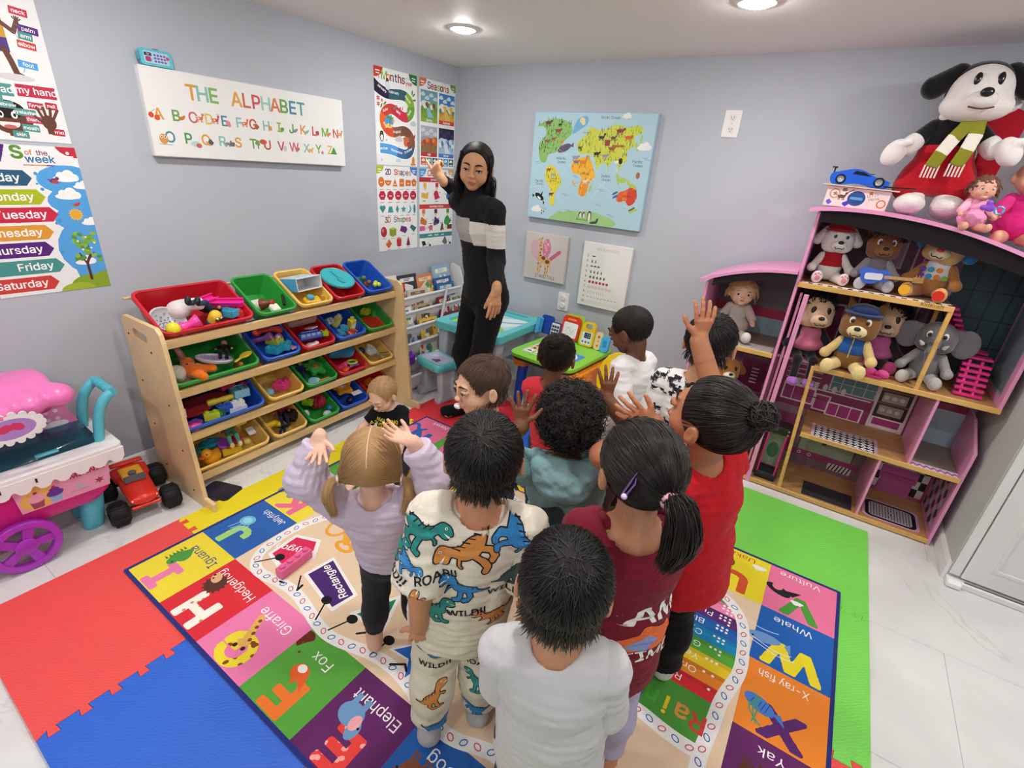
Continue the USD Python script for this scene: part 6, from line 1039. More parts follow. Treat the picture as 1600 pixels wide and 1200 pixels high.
plush('plush with a dusty pink dress and dangling legs by the pink rail', (2.668, -.31, .758), .34, 20, '2a2428', head='d8b596', muz='dcb99c', limb='26222a', foot='b06ac8', shoe='a868c0', ears='point', ear='262226', dress='c06a88', legs='hang', hair='1f1b1e')
cs = plush('brown plush puppy with a blue vest and cap on the middle floor', (2.868, -.37, .758), .335, -6, '8a6234', head='8a5f38', muz='f0dcae', limb='e6c886', foot='f0d89a', ears='point', ear='7a4f2c', top='2a5aa0', hat='24345f', iris='6a4a2c')
part(cs, 'vest_zip', tube([(0, -.058, .19), (0, -.066, .13), (0, -.06, .08)], .0025, 5), M('c8a860', 'fabric'), 40)
plush('plush in a pink and lilac spotted dress behind the blue-vested puppy', (2.975, -.185, .758), .335, 4, '2c262a', head='e0bc9e', muz='e4c4a8', limb='2c262a', foot='d0508a', ears='round', ear='2c262a', dress='cc6aa4', hair='241f22')
bw = thing('fabric_bow', 'bright pink satin bow lying on the middle floor in front of the spotted dress', 'bow', (3.0, -.37, .758)); part(bw, 'loops', Blob(.008).ell((-.028, 0, .022), (.028, .014, .02), rot([0, 1, 0], 20)).ell((.028, 0, .022), (.028, .014, .02), rot([0, 1, 0], -20)).mesh(.003), M('e85aa0', 'fabric', ), True); part(bw, 'knot', ball(.012, (0, -.004, .022)), M('d8408c', 'fabric'), True); part(bw, 'tail', bx(.07, .03, .008, (-.01, -.012, .004), .003), M('c83a84', 'fabric'))
plush('grey plush elephant with big ears and white tusks, right on the middle floor', (3.18, -.265, .758), .31, -10, '85858a', head='727278', limb='a9a6a6', foot='cdc8c4', ears='elephant', ear='7a7a80', trunk='727278', tusks=True, muz=None, iris='4a4038', nose='727278')
doll('baby doll in pale grey fleece, upper room of the low left wing of the dollhouse', (2.30, -.26, .770), .34, 15, 'e2b498', hair='c8a878', dress='b8ada4', sleeve='b4a9a0', leg='b0a69c', shoe='d8d4d0', eye='2a2220')
plush('brown and white beagle plush in the middle room of the left wing', (2.335, -.315, .402), .27, 25, 'a06a3a', head='b87a40', muz='f4ecd8', limb='a86e3c', foot='f0e8d8', ears='floppy', ear='8f5a30')
# --- on the roof
bxz = thing('gift_box', 'long pink gift box printed with little drawings, on the left end of the dollhouse roof', 'box', (2.675, -.30, 1.507), 3, ry=2)
part(bxz, 'carton', b2((-.125, -.05, 0), (.125, .05, .085), .002), M('e6d2cc', 'paper')); part(bxz, 'lid_board', b2((-.15, -.065, .086), (.15, .065, .092), .001), M('d8c0a8', 'paper'))
P = Print(sbox(-.124, .001, .124, .084), 'ecd9d2'); P.add(ellp(0, .042, .035, .032), '2a4f8f'); P.add(rrect(.05, .012, .004, 0, .042), '5aa0d8'); P.text('YUM', .012, '1f3a6b', 0, .024); P.add(ellp(-.09, .055, .022).difference(ellp(-.09, .055, .016)), 'c09a84'); P.add(star(-.088, .055, .012), 'a87a5f'); P.add(*animal(-.06, .045, .03, '6b4a3a', neck=.3)); P.add(blob(-.105, .018, .010, 2), '6a5ac8'); P.add(blob(-.035, .015, .011, 5), '4a3ab8'); P.add(rrect(.018, .014, .003, -.055, .074), '7a7a70'); P.text('LET IT', .010, '5a4a3a', .06, .056, bold=False, rot=12); P.text('SNOW', .010, '5a4a3a', .068, .042, bold=False, rot=12); P.add([ellp(.10, .03, .018).difference(ellp(.1, .03, .013)), ellp(.05, .07, .007)], 'c8703a'); P.add(line([(-.045, .06), (-.02, .078)], .004), '8a4a2a'); P.part(bxz, 'box_print', BY((0, -.0504, 0)), M('v', 'paper'))
cr_ = thing('toy_car', 'blue toy sports car on top of the gift box', 'toy car', (2.665, -.30, 1.6035), 3, ry=2)
pf = Polygon(spline([(-.115, .012), (-.117, .04), (-.09, .052), (-.04, .066), (.01, .062), (.05, .044), (.10, .032), (.118, .020), (.116, .010), (.0, .008)], 50, True)); q = ext(pf, .10); q.vertices = np.stack([q.vertices[:, 0], q.vertices[:, 2] - .05, q.vertices[:, 1]], 1); q.invert()
part(cr_, 'car_body', q, M('1f5fd8', 'plastic', .18), 25)
for y in (-.0505, .0505): part(cr_, 'side_window', [T(ext(Polygon([(-.035, .046), (-.025, .06), (.008, .057), (.04, .042)]), .001), (0, y + .0005, 0), rx=90)], M('10141c', 'plastic', .15))
part(cr_, 'windshield', b2((.012, -.042, .052), (.05, .042, .054), .0), M('10141c', 'plastic', .15)); part(cr_, 'spoiler', [b2((-.122, -.045, .066), (-.10, .045, .071), .001), b2((-.112, -.03, .048), (-.106, -.026, .068), 0), b2((-.112, .026, .048), (-.106, .03, .068), 0)], M('1a1a1e', 'plastic'))
for x in (-.075, .075):
    for y in (-.052, .040): w = part(cr_, 'tyre', T(cyl(.021, .012, n=24), (x, y + .012, .021), rx=90), M('18181a', 'matte')); part(w, 'rim', T(lathe([(0, 0), (.015, 0), (.013, .002), (.004, .001), (0, .003)], 10), (x, y - .0 if y < 0 else y + .0, .021), rx=90), M('b8bcc4', 'metal'), label='silver rim')
solo('toy_wand', 'thin black stick lying beside the blue toy car, in front of the big plush', 'stick', T(cyl(.003, .12, n=8), (2.765, -.352, 1.606), ry=90), M('1a1a1a', 'plastic'))
# --- big plush on the roof (floppy-eared pup in red trousers with a striped scarf)
bp = thing('large_plush', 'large plush pup in red trousers and striped scarf on the dollhouse roof', 'plush toy', (2.945, -.26, 1.506), 4, rx=-3)
F_ = lambda c: M(c, 'plush')
part(bp, 'torso', Blob(.02).seg((0, 0, .24), (.0, 0, .37), (.10, .07), (.075, .06)).mesh(.006), F_('1c1a1c'), True)
part(bp, 'trousers', Blob(.03).seg((0, 0, .155), (0, 0, .25), (.12, .08), (.10, .072)).cap((-.07, 0, .15), (-.085, -.01, .11), .062).cap((.07, 0, .15), (.085, -.01, .11), .062).mesh(.006), F_('c21f2c'), True)
for s, hp in ((-1, (-.19, -.08, .235)), (1, (.185, -.09, .255))):
    part(bp, 'leg', Blob(.01).cap((s * .07, 0, .13), (s * .062, -.01, .05), .04, .036).mesh(.005), F_('1c1a1c'), True)
    part(bp, 'shoe', Blob(.02).ell((s * .070, -.055, .038), (.058, .085, .042)).cap((s * .064, -.01, .03), (s * .064, -.01, .075), .048).mesh(.005), F_('e8e4e0'), True)
    part(bp, 'arm', Blob(.02).cap((s * .07, 0, .345), (s * .13, -.03, .285), .036, .033).mesh(.005), F_('1c1a1c'), True)
    hb = Blob(.012).cap((s * .128, -.03, .285), (s * .145, -.045, .265), .038).ell(hp, (.042, .035, .058), rot([0, 1, 0], s * 25)).cap(np.array(hp) + (s * .0, -.02, .03), np.array(hp) + (-s * .04 if s < 0 else .055, -.03, .04), .016); part(bp, 'mitten', hb.mesh(.005), F_('ece6e4'), True)
hc = np.array([.03, -.03, .475]); hd = part(bp, 'head', Blob(.03).ell(hc, (.105, .098, .10)).ell(hc + (0, -.03, -.055), (.12, .085, .06)).mesh(.006), F_('efe9e4'), True)
part(hd, 'head_cap', Blob(.02).ell(hc + (0, .022, .012), (.110, .092, .105)).mesh(.006), F_('1c1a1c'), True, label='black fabric back of the head')
part(hd, 'muzzle', Blob(.02).ell(hc + (0, -.105, -.045), (.05, .035, .034)).mesh(.005), F_('f2ece8'), True); part(hd, 'nose', Blob(.005).ell(hc + (.0, -.14, -.025), (.022, .016, .017)).mesh(.004), M('161416', 'plastic', .3), True); part(hd, 'mouth', tube(spline([hc + p for p in ((-.04, -.122, -.072), (0, -.14, -.082), (.04, -.122, -.072))], 9), .003, 5), M('6a3a3a', 'matte'), 40)
for s in (-1, 1):
    part(hd, 'eye', ball(.015, hc + (s * .035, -.088, .03), (.8, .5, 1.6)), M('141214', 'plastic', .2), 60)
    part(hd, 'ear', Blob(.02).cap(hc + (s * .085, .02, .075), hc + (s * .155, .01, .02), .035, .045).mesh(.005), F_('1c1a1c'), True)
sc_ = part(bp, 'scarf', Blob(.01).seg((-.05, -.02, .388), (.075, -.02, .392), (.04, .022), (.04, .022), (0, 1, 0)).ell((.045, -.062, .372), (.026, .02, .024)).mesh(.005), M('efe8dc', 'fabric'), True)
for a, b, c in (((.035, -.075, .37), (-.005, -.095, .30), '8a8a2c'), ((-.005, -.095, .30), (-.03, -.10, .24), 'efe8dc'), ((-.03, -.10, .24), (-.045, -.10, .19), '8a8a2c'), ((.055, -.078, .375), (.06, -.09, .315), '8a8a2c'), ((.06, -.09, .315), (.05, -.098, .255), 'efe8dc'), ((.05, -.098, .255), (.035, -.10, .20), '8a8a2c')):
    part(sc_, 'scarf_stripe', Blob(.004).seg(a, b, (.026, .008), (.026, .008)).mesh(.004), M(c, 'fabric'), True)
part(sc_, 'fringe', [tube([(x + .012 * i - .02, -.10, z), (x + .012 * i - .024, -.104, z - .05)], .0035, 5) for x, z in ((-.048, .192), (.032, .202)) for i in range(5)], M('ded4d0', 'fabric'), True)
solo('santa_stocking', 'red felt stocking with a white cuff hanging behind the large plush on the wall', 'stocking', [T(ext(Polygon(spline([(-.05, 0), (.05, 0), (.06, -.2), (.02, -.32), (-.04, -.30), (-.03, -.18)], 40, True)), .03), (3.09, -.16, 1.93), rx=90)], M('b01f2e', 'plush'), 30)
solo('pompom', 'white fluffy cuff of the red stocking behind the large plush', 'pompom', Blob(.01).ell((3.08, -.175, 1.945), (.055, .03, .035)).mesh(.005), F_('e8e2de'), True)
doll('small brown-haired baby doll in a pale pink dress on the roof', (3.098, -.395, 1.461), .22, 10, 'e0a48c', hair='6b4a38', dress='e89ac0', sleeve='f0b0cc', eye='4a6a8a')
pc = thing('toy_pacifier', 'lilac and blue plastic baby rattle held by the small doll on the roof', 'rattle', (3.128, -.472, 1.558), ry=35); part(pc, 'shield', Blob(.004).ell((0, 0, 0), (.018, .006, .014)).ell((-.014, 0, .012), (.012, .006, .01)).ell((-.014, 0, -.012), (.012, .006, .01)).mesh(.002), M('8a4ac8', 'plastic'), True); part(pc, 'ring', tube([(.03 + .014 * math.cos(a), 0, .012 + .014 * math.sin(a)) for a in np.arange(0, 6.28, .4)], .0035, 6, True), M('4fa8dc', 'plastic'), 40)
doll('bald baby doll in a hot pink ruffled dress, at the right end of the roof', (3.265, -.255, 1.414), .36, 0, 'dca088', dress='d82a80', sleeve='dc3a8a', eye='4a3a30')
# ================================================================ toys in the bins
def tw(r, c, x, y, z=-.06): return inbin(r, c, x, y, z)
def brick(label, p, c, n=(2, 2), s=.03, rz=0, rx=0, ry=0, hollow=False):
    t = thing('toy_brick', label, 'toy brick', p, rz, rx=rx, ry=ry); m = M(c, 'plastic'); w, d = n[0] * s, n[1] * s; h = s * 1.15
    if hollow: part(t, 'brick_body', [b2((-w / 2, -d / 2, 0), (w / 2, -d / 2 + .004, h)), b2((-w / 2, d / 2 - .004, 0), (w / 2, d / 2, h)), b2((-w / 2, -d / 2, 0), (-w / 2 + .004, d / 2, h)), b2((w / 2 - .004, -d / 2, 0), (w / 2, d / 2, h)), b2((-w / 2, -d / 2, 0), (w / 2, d / 2, .004))], m); part(t, 'socket', [lathe([(s * .36, .004), (s * .36, h - .002), (s * .28, h - .002), (s * .28, .004), (s * .36, .004)], 16, ((i - (n[0] - 1) / 2) * s * .9, (j - (n[1] - 1) / 2) * s * .9, 0)) for i in range(n[0]) for j in range(n[1])], m, 40)
    else:
        part(t, 'brick_body', b2((-w / 2, -d / 2, 0), (w / 2, d / 2, h), .002), m)
        for i in range(n[0]):
            for j in range(n[1]): part(t, 'stud', cyl(s * .3, s * .25, ((i - (n[0] - 1) / 2) * s, (j - (n[1] - 1) / 2) * s, h), 14), m, 40)
    return t
def sol(name, label, cat, mesh, p, c, kind='plastic', smooth=True, rz=0, rx=0, ry=0): return solo(name, label, cat, T(mesh, p, rz, rx, ry), M(c, kind), smooth)
def ragdoll(label, p, skin, hair, top, trous, L=.2, rz=0, rx=0, ry=0, name='small_doll', boots='1c1c20'):
    t = thing(name, label, 'doll', p, rz, rx=rx, ry=ry); k = L; S = lambda v: np.array(v, float) * k
    part(t, 'head', Blob(.01 * k).ell(S((0, 0, .40)), S((.09, .09, .11))).ell(S((0, -.085, .39)), S((.016, .016, .016))).cap(S((0, 0, .26)), S((0, 0, .33)), .04 * k).mesh(.0035), M(skin, 'plastic'), True); part(t, 'hair', Blob(.02 * k).ell(S((0, .025, .43)), S((.10, .095, .10))).ell(S((0, .07, .30)), S((.09, .05, .13))).mesh(.004, lambda v: .008 * (meshkit.noise(v * 220) - .5)), M(hair, 'hair'), True)
    part(t, 'shirt', Blob(.02 * k).seg(S((0, 0, .02)), S((0, 0, .22)), (.09 * k, .06 * k), (.12 * k, .065 * k)).cap(S((.12, 0, .22)), S((.20, -.03, .06)), .045 * k, .04 * k).cap(S((-.12, 0, .22)), S((-.20, -.03, .06)), .045 * k, .04 * k).mesh(.004), M(top, 'fabric'), True)
    for s in (-1, 1):
        part(t, 'leg', Blob(.01).cap(S((s * .055, 0, .02)), S((s * .08, -.06, -.22)), .055 * k, .045 * k).cap(S((s * .08, -.06, -.22)), S((s * .08, .02, -.46)), .045 * k, .04 * k).mesh(.004), M(trous, 'fabric'), True); part(t, 'boot', Blob(.008).ell(S((s * .08, -.03, -.49)), S((.05, .085, .045))).mesh(.004), M(boots, 'plastic'), True); part(t, 'hand', ball(.035 * k, S((s * .205, -.03, .03))), M(skin, 'plastic'), True)
    return t
# wide red bin
co = thing('toy_colander', 'round grey toy colander in the wide red bin', 'toy colander', tw(0, 0, .03, -.13, -.035), 15, ry=38); part(co, 'bowl', lathe([(.0, -.03), (.035, -.027), (.062, -.008), (.068, .01), (.072, .010), (.072, .013), (.065, .013), (.058, -.005), (.033, -.023), (0, -.026)], 36), M('c6c8cc', 'plastic'), 40)
part(co, 'hole', [ball(.0035, ((.012 + .012 * (k // 8)) * math.cos(k * .785 + k // 8 * .4), (.012 + .012 * (k // 8)) * math.sin(k * .785 + k // 8 * .4), -.0235 + .003 * (k // 8) ** 1.6), (1, 1, .4), 1) for k in range(32)], M('7a7c82', 'matte'))
sol('soft_toy', 'white soft rabbit toy behind the colander in the wide red bin', 'plush toy', Blob(.02).ell((0, 0, 0), (.06, .045, .04)).cap((.03, .02, .02), (.09, .05, .03), .02).cap((-.02, .03, .02), (.02, .08, .03), .018).mesh(.005), tw(0, 0, -.02, -.06, -.03), 'e8e0dc', 'plush')
for k, (x, y, rz_) in enumerate(((-.03, .05, 30), (.0, .13, -38))): sol('toy_track', ['long bright pink plastic slide piece on the left in the wide red bin', 'long bright pink plastic slide piece on the right in the wide red bin'][k], 'toy track', [bx(.035, .17, .012, (0, 0, 0), .003), bx(.006, .17, .028, (-.017, 0, .006), .002), bx(.006, .17, .028, (.017, 0, .006), .002)], tw(0, 0, x, y, -.02), 'ee2a9a', smooth=False, rz=rz_ + 90, rx=-12) if 0 else solo('toy_track', ['long bright pink plastic slide piece on the left in the wide red bin', 'long bright pink plastic slide piece on the right in the wide red bin'][k], 'toy track', [T(q_, tw(0, 0, x, y, -.02), rz_, rx=0, ry=25) for q_ in (bx(.035, .17, .012, (0, 0, 0), .003), bx(.006, .17, .028, (-.017, 0, .006), .002), bx(.006, .17, .028, (.017, 0, .006), .002))], M('ee2a9a', 'plastic'))
ragdoll('action doll in dark jeans and black jacket upside down in the wide red bin', tw(0, 0, .03, .03, .0), 'b8824a', '7a4f24', '1a1a1e', '34405f', .25, 40, rx=-118, boots='15161a')
sol('toy_block', 'yellow plastic block at the front left of the wide red bin', 'toy block', Blob(.006).ell((0, 0, 0), (.03, .028, .03)).mesh(.004), tw(0, 0, .11, -.15, -.005), 'e8e02a'); sol('toy_cup', 'hot pink hourglass stacking cup at the front of the wide red bin', 'toy cup', lathe([(0, -.045), (.034, -.045), (.018, 0), (.018, .008), (.032, .045), (0, .045)], 20), tw(0, 0, .105, -.085, -.005), 'ee3a9c', ry=70, rz=80)
fg = thing('toy_figure', 'small yellow capsule figure with goggles at the front of the wide red bin', 'toy figure', tw(0, 0, .095, .03, -.01), 20, ry=30); part(fg, 'capsule', Blob(.005).cap((0, 0, -.015), (0, 0, .02), .027).mesh(.004), M('ecc83a', 'plastic'), True); part(fg, 'goggle', [lathe([(.007, -.004), (.011, -.004), (.011, .004), (.007, .004), (.007, -.004)], 16, (.026, y, .02), ry=90) for y in (-.011, .011)], M('8a8a8a', 'metal'), 40); part(fg, 'overall', Blob(.004).cap((0, 0, -.02), (0, 0, -.016), .0278).mesh(.004), M('3f6f9a', 'plastic'), True)
brick('turquoise brick in the wide red bin, near its right end', tw(0, 0, .07, .115, -.035), '4ab4d8', (3, 2), .028, 25, hollow=True); brick('small red brick at the right end of the wide red bin', tw(0, 0, .08, .165, -.04), 'd8303a', (2, 1), .028, -20)
# other top row bins
bt = thing('toy_bottle', 'brown toy sauce bottle with white label in the green top bin', 'toy bottle', tw(0, 1, .02, -.03, -.055), 40, ry=75); part(bt, 'bottle', lathe([(0, -.07), (.028, -.068), (.03, -.05), (.03, .02), (.014, .045), (.012, .06), (0, .062)], 24), M('7a3420', 'plastic'), 40); part(bt, 'bottle_label', lathe([(.0303, -.045), (.0308, -.045), (.0308, .01), (.0303, .01), (.0303, -.045)], 24), M('f0ece8', 'paper'), 40); part(bt, 'cap', cyl(.014, .016, (0, 0, .06)), M('c8342c', 'plastic'))
sol('toy_packet', 'cream toy packet lying in the green top bin', 'toy food', bx(.05, .045, .03, (0, 0, 0), .01), tw(0, 1, .085, .01, -.03), 'f2ead8', ry=30, smooth=False); sol('toy_stick', 'black stick poking over the front edge of the green top bin', 'stick', cyl(.007, .12, n=12), tw(0, 1, .10, .045, .0), '17171a', rx=-75, rz=60)
tb = thing('toy_box', 'white and blue toy box with an open side in the yellow top bin', 'toy box', tw(0, 2, -.03, .0, .0), 8, ry=-8); part(tb, 'box_shell', [b2((-.07, -.085, -.035), (.07, .085, -.031)), b2((-.07, -.085, .031), (.07, .085, .035)), b2((-.07, -.085, -.035), (.07, -.081, .035)), b2((-.07, .081, -.035), (.07, .085, .035)), b2((-.07, -.085, -.035), (-.066, .085, .035))], M('e8eaec', 'plastic')); part(tb, 'box_side', b2((-.068, -.0865, -.033), (.068, -.085, .033), .0), M('4fa4d8', 'plastic')); part(tb, 'box_lid_strip', b2((-.06, -.07, .035), (.06, .07, .037), 0), M('b8d8e8', 'plastic'))
tc_ = thing('toy_camera', 'yellow toy camera at the front of the yellow top bin', 'toy camera', tw(0, 2, .085, .0, -.03), -10, ry=20); part(tc_, 'camera_body', bx(.05, .09, .035, (0, 0, 0), .01), M('e8b818', 'plastic')); part(tc_, 'lens', cyl(.02, .016, (0, -.01, .017)), M('4f9ab8', 'plastic'), 40); part(tc_, 'strap', tube(spline([(.02, .045, 0), (.03, .06, .01), (.01, .075, .015), (-.02, .06, .01)], 10), .005, 6), M('d8a418', 'plastic'), 40)
ld_ = thing('toy_disc', 'round turquoise plastic lid with a raised spoon, leaning in the red top bin', 'toy lid', tw(0, 3, -.01, .0, .012), 5, ry=24, ); part(ld_, 'lid_disc', lathe([(0, -.012), (.092, -.012), (.098, -.006), (.098, .004), (.092, .008), (.085, .004), (0, .004)], 48), M('2fb0b8', 'plastic'), 40); part(ld_, 'spoon_relief', [ext(ellp(.03, .0, .028, .02), .004, (0, 0, .004)), ext(sbox(-.06, -.006, .01, .006), .004, (0, 0, .004))], M('28a0a8', 'plastic'))
sol('toy_figure', 'small green and brown animal figure in the blue top bin', 'toy figure', Blob(.01).ell((0, 0, 0), (.04, .022, .02)).ell((.035, .0, .02), (.018, .016, .016)).cap((-.02, 0, 0), (-.06, .01, .01), .01, .004).mesh(.004), tw(0, 4, -.02, -.03, -.05), '4a7a4a'); sol('toy_figure', 'little brown and white dog figure in the blue top bin', 'toy figure', Blob(.008).ell((0, 0, 0), (.03, .018, .018)).ell((.025, 0, .02), (.015, .014, .014)).mesh(.004), tw(0, 4, .03, -.02, -.045), '8a5a3a')
for k, (x, y) in enumerate(((.05, .03), (.055, .06), (.035, .05))): sol('toy_ball', ['lime ball at the left of the three balls in the blue top bin', 'lime ball at the right of the three balls in the blue top bin', 'lime ball behind the other two in the blue top bin'][k], 'ball', ball(.015), tw(0, 4, x, y, -.04), 'd8e04a')
# second row
sol('soft_toy', 'bald cream doll head in the wide green bin, at its left end', 'doll', Blob(.012).ell((0, 0, 0), (.038, .036, .036)).ell((.03, 0, -.01), (.01, .012, .01)).ell((.01, .02, -.045), (.04, .03, .02)).mesh(.004), tw(1, 0, .055, -.15, -.015), 'd8cfc4', 'plush'); op = thing('soft_toy', 'orange soft cat toy in the wide green bin', 'plush toy', tw(1, 0, .06, -.085, -.02), 30); part(op, 'toy_body', Blob(.015).ell((0, 0, 0), (.055, .045, .036)).ell((-.045, .035, .018), (.032, .03, .028)).cap((.03, -.03, 0), (.07, -.03, -.01), .02).cap((.03, .03, 0), (.065, .045, 0), .02).mesh(.005), M('f07a24', 'plush'), True); part(op, 'eye', [ball(.005, (-.012, -.01, .034)), ball(.005, (.012, .012, .034))], M('2a1a12', 'plastic'), 60)
sol('soft_toy', 'brown soft dog toy in the front left of the wide green bin', 'plush toy', Blob(.015).ell((0, 0, 0), (.04, .035, .025)).ell((-.03, -.01, .01), (.025, .022, .02)).mesh(.005), tw(1, 0, .085, -.13, -.05), '8a6a58', 'plush'); sol('soft_toy', 'dusty pink doll leg sticking up at the back of the wide green bin', 'doll', Blob(.01).cap((0, 0, 0), (-.01, -.02, .08), .02, .012).ell((-.01, -.03, .085), (.014, .025, .012)).mesh(.004), tw(1, 0, -.03, -.07, -.06), 'c88a84', 'plastic')
bsk = thing('toy_basket', 'oval lilac toy basket lid with a lattice, in the wide green bin', 'toy basket', tw(1, 0, .045, .02, .005), 80, ry=14); part(bsk, 'basket_rim', lathe([(.060, -.012), (.072, -.004), (.074, .004), (.070, .008), (.066, .004), (.056, -.008), (.060, -.012)], 40).apply_scale((1.1, .85, 1)), M('d0c4dc', 'plastic'), 40); part(bsk, 'basket_base', lathe([(0, -.010), (.066, -.004), (.066, 0), (0, -.004)], 40).apply_scale((1.1, .85, 1)), M('c6bad4', 'plastic'), 40); part(bsk, 'lattice', [bx(.003, .10, .003, (-.045 + .015 * k, 0, .0), 0) for k in range(7)] + [bx(.12, .003, .003, (0, -.03 + .015 * k, .0), 0) for k in range(5)], M('b4a8c8', 'plastic'))
ragdoll('doll with black hair and dark dress at the back of the wide green bin', tw(1, 0, -.01, .10, -.02), 'c89a80', '17131a', '2a1a2a', '1f2a24', .17, 60, rx=-80); sp_ = thing('toy_spoon', 'yellow oval toy spoon at the right end of the wide green bin', 'toy spoon', tw(1, 0, .075, .155, .012), 110, ry=-10); part(sp_, 'spoon_bowl', Blob(.004).ell((0, 0, 0), (.036, .024, .008)).mesh(.004), M('ecd024', 'plastic'), True); part(sp_, 'spoon_handle', bx(.05, .012, .008, (-.05, 0, 0), .003), M('ecd024', 'plastic')); sol('toy_figure', 'small rust brown dog figure beside the yellow spoon', 'toy figure', Blob(.01).ell((0, 0, 0), (.03, .02, .018)).ell((.025, 0, .015), (.016, .014, .014)).mesh(.004), tw(1, 0, .09, .115, -.04), 'a85a34')
for k, (x, y, rz_) in enumerate(((-.02, -.02, 40), (.0, .03, 10))): bn = thing('toy_flashlight', ['mauve toy torch on the left in the blue second row bin', 'mauve toy torch on the right in the blue second row bin'][k], 'toy torch', tw(1, 1, x, y, -.02), rz_, ry=70); part(bn, 'torch_body', lathe([(0, -.06), (.012, -.058), (.013, .01), (.022, .03), (.022, .045), (.016, .047), (.014, .036), (0, .034)], 20), M('a860a8', 'plastic'), 40); part(bn, 'torch_lens', cyl(.0145, .003, (0, 0, .036)), M('e8d8c0', 'plastic'))
sol('toy_phone', 'red toy telephone handset at the back of the blue second row bin', 'toy phone', Blob(.01).cap((-.05, 0, 0), (.05, 0, 0), .014).ell((-.055, 0, -.012), (.022, .02, .018)).ell((.055, 0, -.012), (.022, .02, .018)).mesh(.004), tw(1, 1, -.055, .02, .0), 'd83a34', rz=70); brick('turquoise brick in front on the left in the blue second row bin', tw(1, 1, .08, -.015, -.03), '2fa8c8', (2, 2), .032, 25, hollow=True); brick('turquoise brick in front on the right in the blue second row bin', tw(1, 1, .07, .05, -.035), '34b0d0', (2, 2), .032, 45); brick('lime brick behind the turquoise bricks', tw(1, 1, .025, .02, -.03), 'b4c83a', (3, 2), .026, 20); sol('toy_star', 'pale pink star piece at the right of the blue second row bin', 'toy star', ext(star(0, 0, .03, 5, .55).buffer(.004), .012), tw(1, 1, .085, .085, -.025), 'f09ab4', rz=20, smooth=30)
sol('soft_toy', 'dusty pink fluffy roll at the back of the red second row bin', 'plush toy', Blob(.01).cap((0, -.06, 0), (0, .055, .012), .034, .032).mesh(.005, lambda v: .006 * (meshkit.noise(v * 300) - .5)), tw(1, 2, -.06, .0, .005), 'b8858a', 'plush', rz=-14); tv = thing('toy_vehicle', 'dark blue toy bus at the front of the red second row bin', 'toy vehicle', tw(1, 2, .045, -.01, -.02), 82, ry=0, rx=-25); part(tv, 'vehicle_body', bx(.14, .05, .045, (0, 0, 0), .008), M('243f9a', 'plastic')); part(tv, 'vehicle_windows', [bx(.022, .004, .016, (-.045 + .03 * k, -.025, .006), .001) for k in range(4)], M('7fa0d8', 'plastic')); part(tv, 'vehicle_roof', bx(.10, .036, .01, (0, 0, .026), .004), M('2f56b8', 'plastic'))
brick('lime green piece at the right end of the red second row bin', tw(1, 2, .06, .078, -.03), 'b8e01e', (2, 1), .026, 60); sol('toy_card', 'white toy card in the red second row bin behind the bus', 'card', bx(.06, .05, .006, (0, 0, 0), .002), tw(1, 2, -.005, .03, -.01), 'e8e8ea', rz=20, ry=-10, smooth=False); sol('toy_figure', 'small red and white figure at the front left of the red second row bin', 'toy figure', Blob(.008).ell((0, 0, 0), (.022, .03, .016)).ell((.01, .03, .008), (.016, .016, .014)).mesh(.004), tw(1, 2, .10, -.04, -.03), 'd8c8c8')
for k, (lab, x, y, c, ry_, rz_) in enumerate((('lime toy carton standing in the blue second row bin', -.02, .0, 'd8dc6a', 25, 30), ('yellow toy bottle at the right of the blue second row bin', .03, .075, 'e8e03a', 10, 0), ('pale grey toy can at the back left of the blue second row bin', -.03, -.06, 'b4b8bc', 60, 10))): t = thing('toy_carton', lab, 'toy food', tw(1, 3, x, y, -.03), rz_, ry=ry_); part(t, 'carton_body', bx(.04, .045, .07, (0, 0, 0), .006), M(c, 'plastic')); part(t, 'carton_cap', cyl(.012, .014, (0, 0, .035)), M('f0f0ee' if k == 0 else c, 'plastic'), 40); part(t, 'carton_label', bx(.041, .03, .03, (0, 0, -.005), .001), M('f4f4e8', 'paper'))
for k, (x, y) in enumerate(((.05, .0), (.075, -.045))): t = thing('toy_teacup', ['pale blue toy teacup in the middle of the blue second row bin', 'pale blue toy teacup at the front left of the blue second row bin'][k], 'toy cup', tw(1, 3, x, y, -.035), 40 * k, ry=30); part(t, 'cup', lathe([(0, -.02), (.018, -.02), (.028, .018), (.025, .018), (.016, -.016), (0, -.016)], 24), M('5ab8d8', 'plastic'), 40); part(t, 'cup_handle', tube([(.024 + .012 * math.sin(a), 0, .0 + .013 * math.cos(a)) for a in np.arange(.1, 3.1, .4)], .003, 6), M('5ab8d8', 'plastic'), 40)
sol('toy_fries', 'orange and red toy chips box at the front of the blue second row bin', 'toy food', [bx(.035, .05, .03, (0, 0, 0), .006)] + [bx(.007, .007, .05, (-.012 + .008 * k, -.015 + .008 * (k % 4), .02), .001) for k in range(5)], tw(1, 3, .09, .02, -.035), 'e8642c', rz=20, ry=50, smooth=False)
sol('toy_tray', 'red toy tray at the front of the green second row bin', 'toy tray', ext(rrect(.11, .15, .02), .014), tw(1, 4, .045, .01, -.06), 'd83a24', ry=28, smooth=30); brick('lime toy bottle crate in the green second row bin', tw(1, 4, -.02, .0, -.03), 'c4d024', (2, 2), .026, 30); sol('toy_cylinder', 'small green cylinder at the right of the green second row bin', 'toy block', cyl(.016, .045, (0, 0, -.02)), tw(1, 4, -.01, .06, -.035), '3fa84a', smooth=40)
